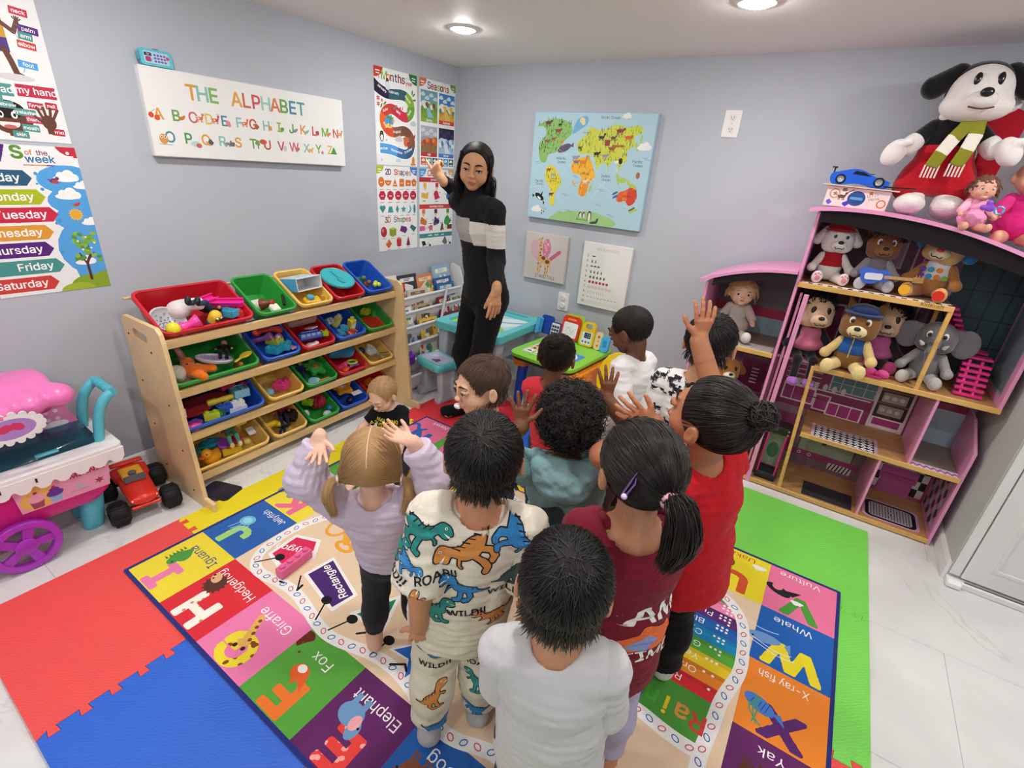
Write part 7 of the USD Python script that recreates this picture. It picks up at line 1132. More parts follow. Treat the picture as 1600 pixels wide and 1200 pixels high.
# third row
sol('toy_mat', 'crumpled dark red felt sheet filling the wide blue bin', 'felt sheet', Blob(.02).seg((-.05, -.12, 0), (-.03, .12, .02), (.07, .02), (.05, .018), (1, 0, 0)).ell((.02, -.05, .0), (.06, .08, .018)).mesh(.006, lambda v: .014 * (meshkit.fbm(v * 28, 3) - .5)), tw(2, 0, .0, -.05, -.05), '8f1c20', 'fabric', rz=SA); sol('toy_tube', 'yellow stepped toy tube in the wide blue bin', 'toy tube', lathe([(0, -.06), (.018, -.06), (.018, -.02), (.015, -.018), (.015, .06), (0, .06)], 20), tw(2, 0, .025, .025, -.012), 'd8c43a', ry=88, rz=82)
brick('large crimson brick at the back of the wide blue bin', tw(2, 0, -.05, .085, -.02), 'b8245a', (2, 2), .04, 15); brick('hollow turquoise brick at the right of the wide blue bin', tw(2, 0, .03, .125, -.02), '7fc0d8', (2, 2), .038, -6, hollow=True); brick('white brick in front in the wide blue bin', tw(2, 0, .085, .07, -.03), 'ecf0f2', (3, 1), .03, 78); brick('second white brick, below the other in the wide blue bin', tw(2, 0, .105, .075, -.04), 'e8ecee', (3, 1), .028, 80); brick('blue brick beside the white ones', tw(2, 0, .085, .02, -.035), '2f62c8', (2, 1), .034, 80); brick('lime brick at the front of the wide blue bin', tw(2, 0, .105, -.055, -.03), 'c4d828', (2, 1), .034, 70); brick('small white cube at the left end of the wide blue bin', tw(2, 0, .045, -.17, -.02), 'e8e8ea', (1, 1), .04, 10); brick('small crimson brick at the right end of the wide blue bin', tw(2, 0, -.01, .17, -.04), 'b02a58', (1, 1), .034, 10)
wl = thing('toy_roller', 'dark green toy wheel at the front of the wide blue bin', 'toy wheel', tw(2, 0, .095, -.015, -.02), 10, ry=65); part(wl, 'wheel_tyre', lathe([(.010, -.012), (.024, -.012), (.026, 0), (.024, .012), (.010, .012), (.010, -.012)], 24), M('1f5a3a', 'plastic'), 40); part(wl, 'wheel_centre', cyl(.010, .02, (0, 0, -.01)), M('2f8a4a', 'plastic')); sol('toy_piece', 'hot pink rounded piece at the front left of the wide blue bin', 'toy block', Blob(.008).ell((0, 0, 0), (.024, .036, .02)).mesh(.004), tw(2, 0, .115, -.145, -.025), 'f0409c'); sol('toy_piece', 'lilac wedge behind the hot pink piece in the wide blue bin', 'toy block', bx(.05, .06, .02, (0, 0, 0), .008), tw(2, 0, .085, -.125, -.04), '8a5ac0', rz=20, smooth=False)
brick('hot pink brick in the yellow third row bin', tw(2, 1, .055, .02, -.05), 'f0408c', (2, 2), .034, 30); sol('toy_piece', 'pale blue rounded piece in the yellow third row bin', 'toy block', Blob(.006).ell((0, 0, 0), (.025, .025, .022)).mesh(.004), tw(2, 1, .05, -.05, -.055), '8ac4d8'); brick('small red brick behind the pink one in the yellow third row bin', tw(2, 1, .035, .06, -.055), 'c8303a', (1, 1), .03, 15)
gs = thing('toy_star', 'green plastic star with a round centre in the green third row bin', 'toy star', tw(2, 2, .01, .03, -.03), 15, ry=30); part(gs, 'star_body', ext(star(0, 0, .06, 5, .55).buffer(.008), .018), M('3fa848', 'plastic'), 30); part(gs, 'star_centre', cyl(.016, .008, (0, 0, .017)), M('b8703c', 'plastic'), 40); ragdoll('navy blue action figure at the left of the green third row bin', tw(2, 2, .0, -.055, -.03), 'a8845f', '1a1a22', '1c2a5a', '1c2a5a', .15, 60, rx=-60); sol('toy_stick', 'orange and cream sticks at the front of the green third row bin', 'toy sticks', [bx(.012, .07, .01, (0, 0, 0), .003), bx(.012, .07, .01, (.014, .008, 0), .003)], tw(2, 2, .10, .035, -.035), 'e8a06a', smooth=False); sol('toy_plate', 'pale blue toy plate at the front left of the green third row bin', 'toy plate', lathe([(0, 0), (.034, 0), (.04, .006), (.03, .004), (0, .004)], 28), tw(2, 2, .095, -.02, -.05), '9ac8e0', ry=30, smooth=40)
tp_ = thing('soft_toy', 'blue soft puppy toy at the back of the red third row bin', 'plush toy', tw(2, 3, -.02, .0, -.005), 60); part(tp_, 'toy_body', Blob(.015).cap((-.05, 0, 0), (.05, 0, 0), .028, .032).ell((.06, .0, .015), (.03, .03, .026)).cap((-.04, .02, 0), (-.05, .04, -.02), .014).mesh(.005), M('3a8ab8', 'plush'), True)
for k, (lab, x, y, c, s_) in enumerate((('crimson piece at the left of the red third row bin', .06, -.055, 'd8305a', 1), ('orange piece at the front left of the red third row bin', .09, -.035, 'e8602c', .8), ('pink piece in the middle of the red third row bin', .055, -.02, 'ee4a8a', .9), ('purple banana shape at the front right of the red third row bin', .085, .045, '9a5ac8', 1.1), ('lime ring at the right of the red third row bin', .05, .05, 'b4d83a', 1))): sol('toy_piece', lab, 'toy block', tube([(.03 * s_ * math.cos(a), .03 * s_ * math.sin(a), 0) for a in np.arange(0, 6.2, .4)], .008, 8, True) if k == 4 else tube(spline([(-.035, 0, 0), (0, .014, .005), (.035, 0, 0)], 8), [.006, .01, .013, .014, .014, .013, .01, .006], 8) if k == 3 else Blob(.006).ell((0, 0, 0), (.026 * s_, .024 * s_, .018 * s_)).ell((.016 * s_, .01, .01), (.014, .018, .012)).mesh(.004), tw(2, 3, x, y, -.035), c, rz=30 * k)
pn = thing('toy_saucepan', 'white toy saucepan in the yellow third row bin', 'toy saucepan', tw(2, 4, .02, .0, -.02), 40, ry=40); part(pn, 'pan', lathe([(0, -.02), (.036, -.02), (.044, .016), (.041, .016), (.033, -.016), (0, -.016)], 28), M('e4e4e6', 'plastic'), 40); part(pn, 'pan_handle', bx(.06, .012, .008, (.07, 0, .012), .003), M('cfd0d4', 'plastic')); [sol('toy_fork', ['steel toy fork over the edge of the yellow third row bin', 'steel toy spoon beside the fork in the yellow third row bin', 'dark grey toy spatula in the yellow third row bin'][k], 'toy cutlery', [bx(.09, .008, .004, (0, 0, 0), .001), bx(.03, .022, .004, (.055, 0, 0), .002)], tw(2, 4, .085, -.01 + .035 * k, -.02 + .01 * k), ['b8bcc4', 'c4c8cc', '5a5c60'][k], 'metal' if k < 2 else 'plastic', False, rz=40 + 25 * k, ry=10) for k in range(3)]; sol('toy_ball', 'dark blue ball at the back of the yellow third row bin', 'ball', ball(.025), tw(2, 4, -.02, -.04, -.05), '2f4a7a')
# bottom row
sol('toy_board', 'teal perforated toy panel at the left of the wide yellow bin', 'toy panel', ext(rrect(.05, .14, .008).difference(unary_union([rrect(.03, .018, .003, 0, -.05 + .025 * k) for k in range(5)])), .016), tw(3, 0, .02, -.145, -.04), '2f9aa8', ry=20, rz=-15, smooth=False); dk = thing('toy_duck', 'orange yellow toy duck at the front of the wide yellow bin', 'toy duck', tw(3, 0, .075, -.075, -.035), -60); part(dk, 'duck_body', Blob(.012).ell((0, 0, 0), (.05, .036, .032)).ell((.035, 0, .04), (.026, .025, .025)).cap((-.03, 0, .01), (-.06, 0, .028), .016, .004).mesh(.004), M('f0a41e', 'plastic'), True); part(dk, 'beak', Blob(.004).ell((.066, 0, .036), (.016, .014, .006)).mesh(.003), M('e86a1e', 'plastic'), True); part(dk, 'eye', [ball(.0035, (.054, s * .015, .048)) for s in (-1, 1)], M('17171a', 'plastic'), 60)
cup = thing('toy_cup', 'purple toy cup in the middle of the wide yellow bin', 'toy cup', tw(3, 0, .045, -.005, -.02), 0, ry=30); part(cup, 'cup', lathe([(0, -.028), (.022, -.028), (.031, .024), (.028, .026), (.02, -.022), (0, -.022)], 28), M('a04ab8', 'plastic'), 40); ragdoll('doll with blond hair and a green dress lying in the wide yellow bin', tw(3, 0, -.01, .06, -.01), 'd8a888', 'a88a4a', '5a9a7a', '6aa88a', .23, 75, rx=-75, boots='ecd8a0'); sol('soft_toy', 'turquoise crumpled cloth toy behind the cup in the wide yellow bin', 'plush toy', Blob(.012).ell((0, 0, 0), (.035, .05, .025)).mesh(.005, lambda v: .01 * (meshkit.noise(v * 90) - .5)), tw(3, 0, .0, -.045, -.03), '1f8aa8', 'fabric'); brick('yellow brick at the back right of the wide yellow bin', tw(3, 0, -.05, .115, -.015), 'e0c81e', (3, 2), .032, 10); brick('crimson brick in front of the doll in the wide yellow bin', tw(3, 0, .055, .06, -.04), 'c82a64', (2, 2), .028, 40); brick('yellow flat brick at the front of the wide yellow bin', tw(3, 0, .09, .02, -.05), 'f0c832', (3, 1), .03, 80); sol('toy_piece', 'pale yellow ball at the front right of the wide yellow bin', 'ball', ball(.02), tw(3, 0, .065, .115, -.045), 'f0d878'); sol('toy_card', 'white card at the right end of the wide yellow bin', 'card', bx(.05, .04, .004, (0, 0, 0), .001), tw(3, 0, .02, .16, -.03), 'eef0ee', ry=30, smooth=False); sol('toy_piece', 'small red block at the front left corner of the wide yellow bin', 'toy block', bx(.05, .05, .02, (0, 0, 0), .006), tw(3, 0, .10, -.15, -.065), 'a82a1c', smooth=False)
ragdoll('doll with a mass of dark brown hair in the yellow bottom row bin', tw(3, 1, .0, .02, -.01), 'b8826a', '2a1a14', '8a1f2c', '2a2a3a', .2, 70, rx=-70); sol('soft_toy', 'dark brown curly doll wig at the right of the yellow bottom row bin', 'doll', Blob(.01).ell((0, 0, 0), (.05, .045, .035)).mesh(.004, lambda v: .016 * (meshkit.noise(v * 130) - .5)), tw(3, 1, .02, .065, -.03), '2a1812', 'hair'); sol('toy_piece', 'yellow bent piece at the left of the yellow bottom row bin', 'toy block', Blob(.006).cap((0, -.03, 0), (0, .02, 0), .018).cap((0, .02, 0), (.03, .03, 0), .016).mesh(.004), tw(3, 1, .03, -.06, -.03), 'ecc424'); ragdoll('navy action figure at the front of the yellow bottom row bin', tw(3, 1, .085, -.02, -.035), '8a8a90', '2a2a30', '22304f', '22304f', .13, 50, rx=-80, boots='c83a4a'); sol('toy_card', 'white paper at the back of the yellow bottom row bin', 'card', bx(.04, .06, .004, (0, 0, 0), .001), tw(3, 1, -.06, .05, -.01), 'e4e4e2', ry=10, smooth=False)
brick('lime brick in the green bottom row bin', tw(3, 2, .0, -.03, -.03), 'a4dc24', (2, 1), .03, 30); sol('toy_ball', 'crimson ridged ball in the green bottom row bin', 'ball', Blob(.004).ell((0, 0, 0), (.045, .045, .042)).mesh(.004, lambda v: .006 * np.sin(np.arctan2(v[:, 1], v[:, 0]) * 12)), tw(3, 2, .0, .04, -.035), 'b8203c'); sol('toy_ball', 'small blue ball at the right of the green bottom row bin', 'ball', ball(.016), tw(3, 2, .07, .08, -.04), '2f86d8'); sol('toy_egg', 'white toy egg at the left of the green bottom row bin', 'toy food', ball(.02, s=(1, 1, 1.3)), tw(3, 2, .045, -.07, -.045), 'eef0f0'); sol('toy_egg', 'pale grey toy egg at the front of the green bottom row bin', 'toy food', ball(.02, s=(1, 1.4, 1)), tw(3, 2, .095, .045, -.05), 'd8e4e4')
os_ = thing('toy_star', 'orange star toy with a lilac dome in the blue bottom row bin', 'toy star', tw(3, 3, -.02, .0, -.02), 10, ry=25); part(os_, 'star_body', ext(star(0, 0, .062, 5, .6).buffer(.012), .024), M('f0a02c', 'plastic'), 30); part(os_, 'dome', ball(.026, (0, 0, .022), (1, 1, .6)), M('b89ac0', 'plastic', .2), True); sol('toy_card', 'white card leaning at the right of the blue bottom row bin', 'card', bx(.035, .07, .004, (0, 0, 0), .001), tw(3, 3, .06, .06, -.01), 'f2f4f4', ry=20, smooth=False); sol('toy_ball', 'dark purple ball at the front of the blue bottom row bin', 'ball', ball(.024), tw(3, 3, .075, .005, -.045), '241c3a'); brick('orange brick in the red bottom row bin beside the toddler', tw(3, 4, .02, .0, -.05), 'e87a2c', (2, 2), .03, 20)
brick('long pink brick with four studs lying on the rug beside the red pentagon', (1.214, -2.405, .0187), 'ec6a9e', (1, 4), .037, 6)
# ================================================================ people
def ik(a, b, l1, l2, pole):
    a, b = np.array(a, float), np.array(b, float); d = b - a; L = np.linalg.norm(d); m = (l1 + l2) * .985
    if L > m: d = d * m / L; L = m; b = a + d
    u = d / L; x = (l1 * l1 - l2 * l2 + L * L) / (2 * L); h = math.sqrt(max(l1 * l1 - x * x, 0)); p = np.array(pole, float); p = unit(p - (p @ u) * u); return a + u * x + p * h, b
def hand(B, w, d, n, side, L, curl=.3, spread=.10, point=False, thumb=.8):
    """palm, four fingers and a thumb; d = towards the fingers, n = the way the palm faces, side = +1 / -1 puts the thumb along +-(d x n)"""
    d = unit(d); n = unit(np.array(n) - (np.array(n) @ d) * d); s = np.cross(d, n) * side; k = .035 * L
    B.seg(w + d * .08 * L, w + d * .44 * L, (.155 * L, .085 * L), (.205 * L, .075 * L), s, k=.06 * L); B.cap(w - d * .12 * L, w + d * .12 * L, .125 * L, .12 * L, k=.06 * L)
    for i, (o, ln) in enumerate(((.165, .40), (.055, .45), (-.055, .42), (-.155, .33))):
        c = curl * (1.0 + .15 * i); c = (.05 if i == 0 else 1.35) if point else c
        p = w + d * (.47 - .02 * abs(i - 1)) * L + s * o * L; f = unit(d + s * spread * (1.5 - i)); a = 0; r = .054 * L
        for q, fr in enumerate((.45, .32, .23)):
            a += c * (.55 if q == 0 else .8); v = f * math.cos(a) + n * math.sin(a); p2 = p + v * ln * fr * L; B.cap(p, p2, r, r * .90, k=.02 * L); p = p2; r *= .90
    p = w + d * .16 * L + s * .13 * L; v = unit(d * (1 - .4 * thumb) + s * thumb + n * .25); p2 = p + v * .20 * L; B.cap(p, p2, .075 * L, .06 * L, k=.05 * L); v2 = unit(v * .8 + d * .4 + n * .15); p3 = p2 + v2 * .15 * L; B.cap(p2, p3, .058 * L, .052 * L, k=.02 * L); B.cap(p3, p3 + unit(v2 + d * .2) * .10 * L, .052 * L, .044 * L, k=.02 * L)
def curves(parent, name, S, w, mat):
    c = UsdGeom.BasisCurves.Define(stage, numbered(parent + '/' + name)); pts = np.vstack(S); c.CreateTypeAttr('linear'); c.CreatePointsAttr(Vt.Vec3fArray.FromNumpy(pts.astype(np.float32))); c.CreateCurveVertexCountsAttr(Vt.IntArray.FromNumpy(np.array([len(s) for s in S], np.int32)))
    W = np.concatenate([np.interp(np.linspace(0, 1, len(s)), [0, .6, 1], [w, w, w * .25]) for s in S]); c.CreateWidthsAttr(Vt.FloatArray.FromNumpy(W.astype(np.float32))); c.SetWidthsInterpolation('vertex')
    UsdShade.MaterialBindingAPI.Apply(c.GetPrim()).Bind(mat); c.GetPrim().SetCustomDataByKey('kind', 'stuff')
def hairmat(c):
    a = np.array(srgb(c)); k = '/World/Looks/strands_' + c
    if stage.GetPrimAtPath(k): return UsdShade.Material.Get(stage, k)
    return usdkit.material(stage, k, {'h': ('hair_info', {}), 'r': ('rgb_ramp', {'ramp': [(0, tuple(a * .8)), (.5, tuple(a)), (1, tuple(np.minimum(a * 1.35, 1)))]}), 'wn': ('white_noise_texture', {'dimensions': '1D'}), 'p': ('principled_bsdf', {'roughness': .42, 'specular_ior_level': .4})}, [('h.index', 'wn.w'), ('wn.value', 'r.fac'), ('r.color', 'p.base_color')], 'p.BSDF')
def decal(parent, name, mesh, P, o, ux, uy, dr, mat=None, mx=.009, off=.0018):
    v, f, c = P.mesh(); cf = np.repeat(c[f[:, 0]][:, None], 1, 1)[:, 0]; V3 = v[f].reshape(-1, 2); F = np.arange(len(V3)).reshape(-1, 3)
    m = trimesh.Trimesh(np.c_[V3, np.zeros(len(V3))], F, process=False); vv, ff, ix = trimesh.remesh.subdivide_to_size(m.vertices, m.faces, mx, max_iter=8, return_index=True)
    o, ux, uy, dr = np.array(o, float), np.array(ux, float), np.array(uy, float), unit(dr); S = o + vv[:, :1] * ux + vv[:, 1:2] * uy
    loc, ri, _ = mesh.ray.intersects_location(S, np.tile(dr, (len(S), 1)), multiple_hits=False); hit = np.full((len(S), 3), np.nan); hit[ri] = loc - dr * off
    ok = ~np.isnan(hit[ff]).any((1, 2)); e = np.linalg.norm(np.nan_to_num(hit)[ff] - np.nan_to_num(hit)[np.roll(ff, 1, 1)], axis=2).max(1); ok &= e < .05; ff = ff[ok]
    if len(ff) == 0: return
    part(parent, name, (hit[ff].reshape(-1, 3), np.arange(3 * len(ff)).reshape(-1, 3)), mat or M('v', 'fabric'), False, col=np.repeat(cf[ix[ok]], 3, 0))
def person(label, base, face, H, hc, head=(0, 0, 0), adult=False, skin='c58f70', hs=.205, z0=.0185, hair='2a201c', style='short', hlen=.034, shirt=None, pants=None, feet='bare', arms=(None, None), pelvis=None, ankles=None, knees=((0, 1, 0), (0, 1, 0)), eyes='open', brow=None, lip='b5605c', faceres=None, twist=0, hands=({}, {}), elbow=((.25, -1, -.2), (-.25, -1, -.2)), strands=1400, lids=0, fore=None):
    """arms: world wrist targets of the (right, left) arm; head: yaw, pitch (up is positive) and roll in degrees from the body's own direction"""
    t = thing('person', label, 'person', (base[0], base[1], z0), face - 90); a = math.radians(face - 90); Rz = rot([0, 0, 1], face - 90)
    loc = lambda p: Rz.T @ (np.array(p, float) - np.array([base[0], base[1], z0])); ldir = lambda v: Rz.T @ np.array(v, float)
    Rh = rot([0, 0, 1], head[0]) @ rot([1, 0, 0], head[1]) @ rot([0, 1, 0], head[2]); hc = loc(hc); hp = lambda p: hc + Rh @ (np.array(p, float) * hs)
    SKN = M(skin, 'skin'); dm = dict(sh=.104, ch=(.083, .060), wa=(.070, .054), hi=(.090, .066), ua=(.0265, .0225), fa=(.0225, .0155), th=(.050, .034), ca=(.034, .0215), nk=.030, l1=.158, l2=.142, hl=.108, hz=.523) if adult else dict(sh=.092, ch=(.094, .070), wa=(.090, .072), hi=(.094, .076), ua=(.031, .027), fa=(.028, .021), th=(.054, .042), ca=(.040, .027), nk=.036, l1=.155, l2=.135, hl=.108, hz=.455)
    D = {k: (tuple(np.array(v) * H) if isinstance(v, tuple) else v * H) for k, v in dm.items()}
    pel = np.array(pelvis if pelvis is not None else (0, 0, D['hz']), float); nt = hp((0, -.10, -.30)); nb = nt * .62 + np.array([pel[0], pel[1], nt[2]]) * .38 * .25 + nt * .38 * .75 + np.array([0, 0, -.26 * hs]); sc = nb + np.array([0, 0, -.035 * H]); Rt = rot([0, 0, 1], twist); X = Rt @ np.array([1.0, 0, 0]); up = unit(nb - pel); X = unit(X - (X @ up) * up)
    sR, sL = sc + X * D['sh'] - up * .012 * H, sc - X * D['sh'] - up * .012 * H; hR, hL = pel + np.array([.052 * H, 0, -.01 * H]), pel + np.array([-.052 * H, 0, -.01 * H]); chest = pel + (nb - pel) * .70; waist = pel + (nb - pel) * .30
    lt, lc = (.245 * H, .235 * H) if adult else (.205 * H, .20 * H); an = [np.array(q, float) for q in (ankles or ((.062 * H, 0, .045 * H), (-.062 * H, 0, .045 * H)))]; legs = []
    for h_, q, pole in ((hR, an[0], knees[0]), (hL, an[1], knees[1])): kn, q2 = ik(h_, q, lt, lc, pole); legs.append((h_, kn, q2))
    A = []
    for i, (s_, tg, ep) in enumerate(((sR, arms[0], elbow[0]), (sL, arms[1], elbow[1]))):
        sg = 1 if i == 0 else -1; tg = loc(tg) if tg is not None else s_ + np.array([sg * .025 * H, .05 * H, -.27 * H]); e, w = ik(s_, tg, D['l1'], D['l2'], ep); A.append((s_, e, w))
    def torso(B, g=0, hem=0):
        B.seg(pel - up * .03 * H, waist, (D['hi'][0] + g + hem, D['hi'][1] + g + hem), (D['wa'][0] + g, D['wa'][1] + g), X); B.seg(waist, chest, (D['wa'][0] + g, D['wa'][1] + g), (D['ch'][0] + g, D['ch'][1] + g), X); B.cap(sR - X * .02 * H, sL + X * .02 * H, D['ua'][0] * 1.25 + g); B.seg(chest, sc - up * .02 * H, (D['ch'][0] + g, D['ch'][1] + g), (D['ch'][0] * .75 + g, D['ua'][0] * 1.3 + g), X)
    b = Blob(.022 * H if not adult else .03); torso(b); b.cap(nb - up * .03 * H, nt, D['nk'] * 1.1, D['nk'], k=.02)
    for s_, e, w in A: b.cap(s_, e, D['ua'][0], D['ua'][1]); b.cap(e, w, D['fa'][0], D['fa'][1])
    for h_, kn, q in legs: b.cap(h_, kn, D['th'][0], D['th'][1]); b.cap(kn, q, D['ca'][0], D['ca'][1]); b.ell(kn * .6 + q * .4 + np.array([0, -.012 * H, 0]), (D['ca'][0] * 1.05, D['ca'][0] * 1.15, .07 * H), k=.02)
    shoes = []
    for i, (h_, kn, q) in enumerate(legs):
        fd = unit(np.array([(.18 if i == 0 else -.18), 1, 0])) if not isinstance(feet, dict) else unit(feet['dir'][i]); ft = np.array([q[0], q[1], 0]) if q[2] < .12 * H else q - np.array([0, 0, .03 * H])
        hl, tl = ft - fd * .02 * H + [0, 0, .022 * H], ft + fd * .085 * H + [0, 0, .016 * H]; b.cap(q, hl + [0, 0, .006 * H], D['ca'][1] * 1.05, .024 * H, k=.015); b.seg(hl, tl, (.024 * H, .021 * H), (.031 * H, .014 * H), np.cross(fd, [0, 0, 1]), k=.012); shoes.append((hl, tl, fd, q))
        sd = np.cross(fd, [0, 0, 1])
        for j in range(5): o = (j - 2) * .0125 * H * (1 if i == 0 else -1); p = tl + sd * o + fd * (.010 + (.012 if j in (1, 2) else .006 if j == 0 else 0)) * H - [0, 0, .003 * H]; b.cap(p, p + fd * .014 * H, .0085 * H if j else .0105 * H, .008 * H if j else .010 * H, k=.003)
    meshes = [b.mesh(.008 if not adult else .0095)]
    for i, (s_, e, w) in enumerate(A):
        hb = Blob(.004); d = unit(w - e); kw = dict(d=d, n=(0, 1, 0), curl=.35, spread=.08); kw.update(hands[i]); kw['d'] = ldir(kw['d']) if 'd' in hands[i] else kw['d']; kw['n'] = ldir(kw['n']) if 'n' in hands[i] else kw['n']; sd = kw.pop('side', 1 if i == 0 else -1); hb.cap(e * .35 + w * .65, w, D['fa'][1] * 1.12, D['fa'][1]); hand(hb, w, kw.pop('d'), kw.pop('n'), sd, D['hl'], **kw); meshes.append(hb.mesh(.0028 if not adult else .0034))
    # head and face
    h = Blob(.03 * hs); E = lambda c, r, k=None, op=0: h.ell(hp(c), np.array(r) * hs, Rh.T, k=None if k is None else k * hs, op=op)
    E((0, -.06, .10), (.365, .44, .385)); E((0, .12, -.12), (.285, .285, .34), .12); E((0, .24, -.38), (.12, .12, .10), .10)
    for s in (-1, 1): E((s * .165, .21, -.18), (.13, .13, .13), .10); E((s * .15, .40, .02), (.085, .05, .055), .05, 1); E((s * .15, .355, .012), (.078, .068, .058), .015); E((s * .13, .375, .10), (.11, .035, .028), .06); E((s * .395, -.03, -.07), (.042, .08, .13), .03); E((s * .43, .0, -.06), (.018, .045, .075), .02, 1); E((s * .05, .452, -.125), (.032, .03, .026), .02)
    E((0, .41, -.02), (.032, .05, .12), .05); E((0, .462, -.115), (.05, .05, .042), .03); E((0, .405, -.245), (.105, .05, .028), .03); E((.0, .395, -.285), (.085, .05, .028), .02); h.cap(hp((0, -.10, -.12)), nt * .55 + nb * .45, D['nk'] * 1.02, k=.06 * hs)
    meshes.append(h.mesh(faceres or (.0042 if eyes else .0055))); part(t, 'body', meshes, SKN, True)
    for s in (-1, 1) if eyes else ():
        if eyes == 'open':
            part(t, 'eye', [ball(.062 * hs, hp((s * .15, .368, .012)), n=3)], M('eae6e2', 'plastic', .2), True); part(t, 'iris', Blob(.001).ell(hp((s * .15 + lids, .424, .004)), np.array((.030, .012, .030)) * hs, Rh.T).mesh(.0012), M('2a1a12', 'plastic', .15), True)
            lb = Blob(.008 * hs); lb.ell(hp((s * .15, .362, .018)), np.array((.086, .075, .068)) * hs, Rh.T); pl = hp((0, .40, .026)); lb.cut(pl, Rh @ np.array([0, .25, -1.0])); part(t, 'upper_eyelid', lb.mesh(.0016), SKN, True)
        else: part(t, 'eyelid', Blob(.01 * hs).ell(hp((s * .15, .362, .010)), np.array((.084, .072, .060)) * hs, Rh.T).mesh(.0022), SKN, True)
        part(t, 'eyelashes', tube(spline([hp(p) for p in ((s * .085, .418, .0 if eyes == 'open' else -.02), (s * .15, .444, .026 if eyes == 'open' else -.03), (s * .215, .395, .004 if eyes == 'open' else -.015))], 8), (.010 if adult else .005) * hs, 5), M('1a1210', 'matte'), True)
        part(t, 'eyebrow', tube(spline([hp(p) for p in ((s * .065, .425, .105), (s * .14, .425, .135), (s * .235, .36, .10))], 9), np.interp(np.linspace(0, 1, 9), [0, .4, 1], [.016, .018, .007]) * hs, 6), M(brow or hair, 'matte'), True)
    if eyes: lp = Blob(.012 * hs); lp.ell(hp((.035, .440, -.245)), np.array((.055, .022, .017)) * hs, Rh.T).ell(hp((-.035, .440, -.245)), np.array((.055, .022, .017)) * hs, Rh.T).ell(hp((0, .432, -.283)), np.array((.065, .022, .021)) * hs, Rh.T); part(t, 'lips', lp.mesh(.0014 if hs > .2 else .0018), M(lip, 'skin', .35), True)
    # clothes
    fold = lambda amp, fr=38: (lambda v: amp * .8 * (meshkit.fbm(v * np.array([fr, fr, fr * .7]) * .7, 3, 5) - .5) + amp * .5 * (meshkit.noise(v * np.array([fr * .4, fr * .4, fr * 2.2]), 9) - .5)); out = dict(t=t, loc=loc, X=X, up=up, pel=pel, nb=nb, A=A, legs=legs, chest=chest, waist=waist, hp=hp, Rh=Rh)
    if shirt:
        g = shirt.get('g', .010); c = Blob(.02 * H / 1.0); torso(c, g, shirt.get('flare', .006)); sl = shirt.get('sleeve', .5); low = pel + up * (shirt.get('hem', -.03) * H); 
        if shirt.get('hem', -.03) < -.03: c.seg(low - up * .03, waist, (D['hi'][0] + g + .012, D['hi'][1] + g + .012), (D['wa'][0] + g, D['wa'][1] + g), X)
        slv = []
        for i, (s_, e, w) in enumerate(A):
            l_ = sl if np.ndim(sl) == 0 else sl[i]; r0, r1 = D['ua'][0] + g, D['ua'][1] + g * 1.2 + shirt.get('cuff', 0)
            if l_ <= 0: continue
            sb = Blob(.012 * H); a0 = s_ * .7 + (sL if i == 0 else sR) * .3; sb.cap(a0, s_, r0 * .95, r0)
            if l_ < 1: q = s_ + (e - s_) * l_; sb.cap(s_, q, r0 * 1.05, r1 * 1.05); d_ = unit(e - s_)
            else: f = min(l_ - 1, 1); q = e + (w - e) * f; sb.cap(s_, e, r0, r1).cap(e, q, r1, D['fa'][1] + g * .9 + shirt.get('cuff', 0) * .5); d_ = unit(w - e)
            sb.half(lambda x, y, z, m_=q, d_=d_: np.where((x - m_[0]) ** 2 + (y - m_[1]) ** 2 + (z - m_[2]) ** 2 < (.09 * H) ** 2, (x - m_[0]) * d_[0] + (y - m_[1]) * d_[1] + (z - m_[2]) * d_[2], -1.0)); slv.append(sb)
        n = shirt.get('neck', 1.0)
        if shirt.get('high'): c.cap(nb - up * .02 * H, nb + (nt - nb) * .75, D['nk'] * 1.1 + g, D['nk'] + g * .9)
        else: c.cap(nb - up * .012 * H, nb + unit(nt - nb) * .12 * H, D['nk'] * 1.22 * n, D['nk'] * 1.9 * n, op=1, k=.006); q0 = nb + up * .022 * H * (2 - n); c.half(lambda x, y, z: np.where((x - q0[0]) ** 2 + (y - q0[1]) ** 2 + (z - q0[2]) ** 2 < (.075 * H) ** 2, (x - q0[0]) * up[0] + (y - q0[1]) * up[1] + (z - q0[2]) * up[2], -1.0))
        c.cut(low, -up, k=0)
        h_, f_ = .0062 if not adult else .007, fold(shirt.get('fold', .010)); m = trimesh.util.concatenate([c.mesh(h_, f_)] + [q.mesh(h_, f_) for q in slv]); out['shirt'] = m; out['shirt_path'] = part(t, shirt.get('name', 'shirt'), m, M(shirt['col'], 'fabric'), True)
    if pants:
        g = pants.get('g', .009); c = Blob(.02 * H); w_ = min(g, .006); c.seg(pel - up * .03 * H, pel + up * .05 * H, (D['hi'][0] + w_, D['hi'][1] + w_), (D['wa'][0] + w_ * .6, D['wa'][1] + w_ * .6), X); ln = pants.get('len', 1.0)
        for h_, kn, q in legs:
            c.cap(h_, kn, D['th'][0] + min(g, .01), D['th'][1] + g)
            if ln > .5: c.cap(kn, q + (kn - q) * (1 - ln) * 2, D['ca'][0] + g, D['ca'][1] + g + pants.get('cuff', 0)); c.ell(kn * .6 + q * .4 + np.array([0, -.012 * H, 0]), (D['ca'][0] * 1.05 + g, D['ca'][0] * 1.15 + g, .07 * H + g), k=.02)
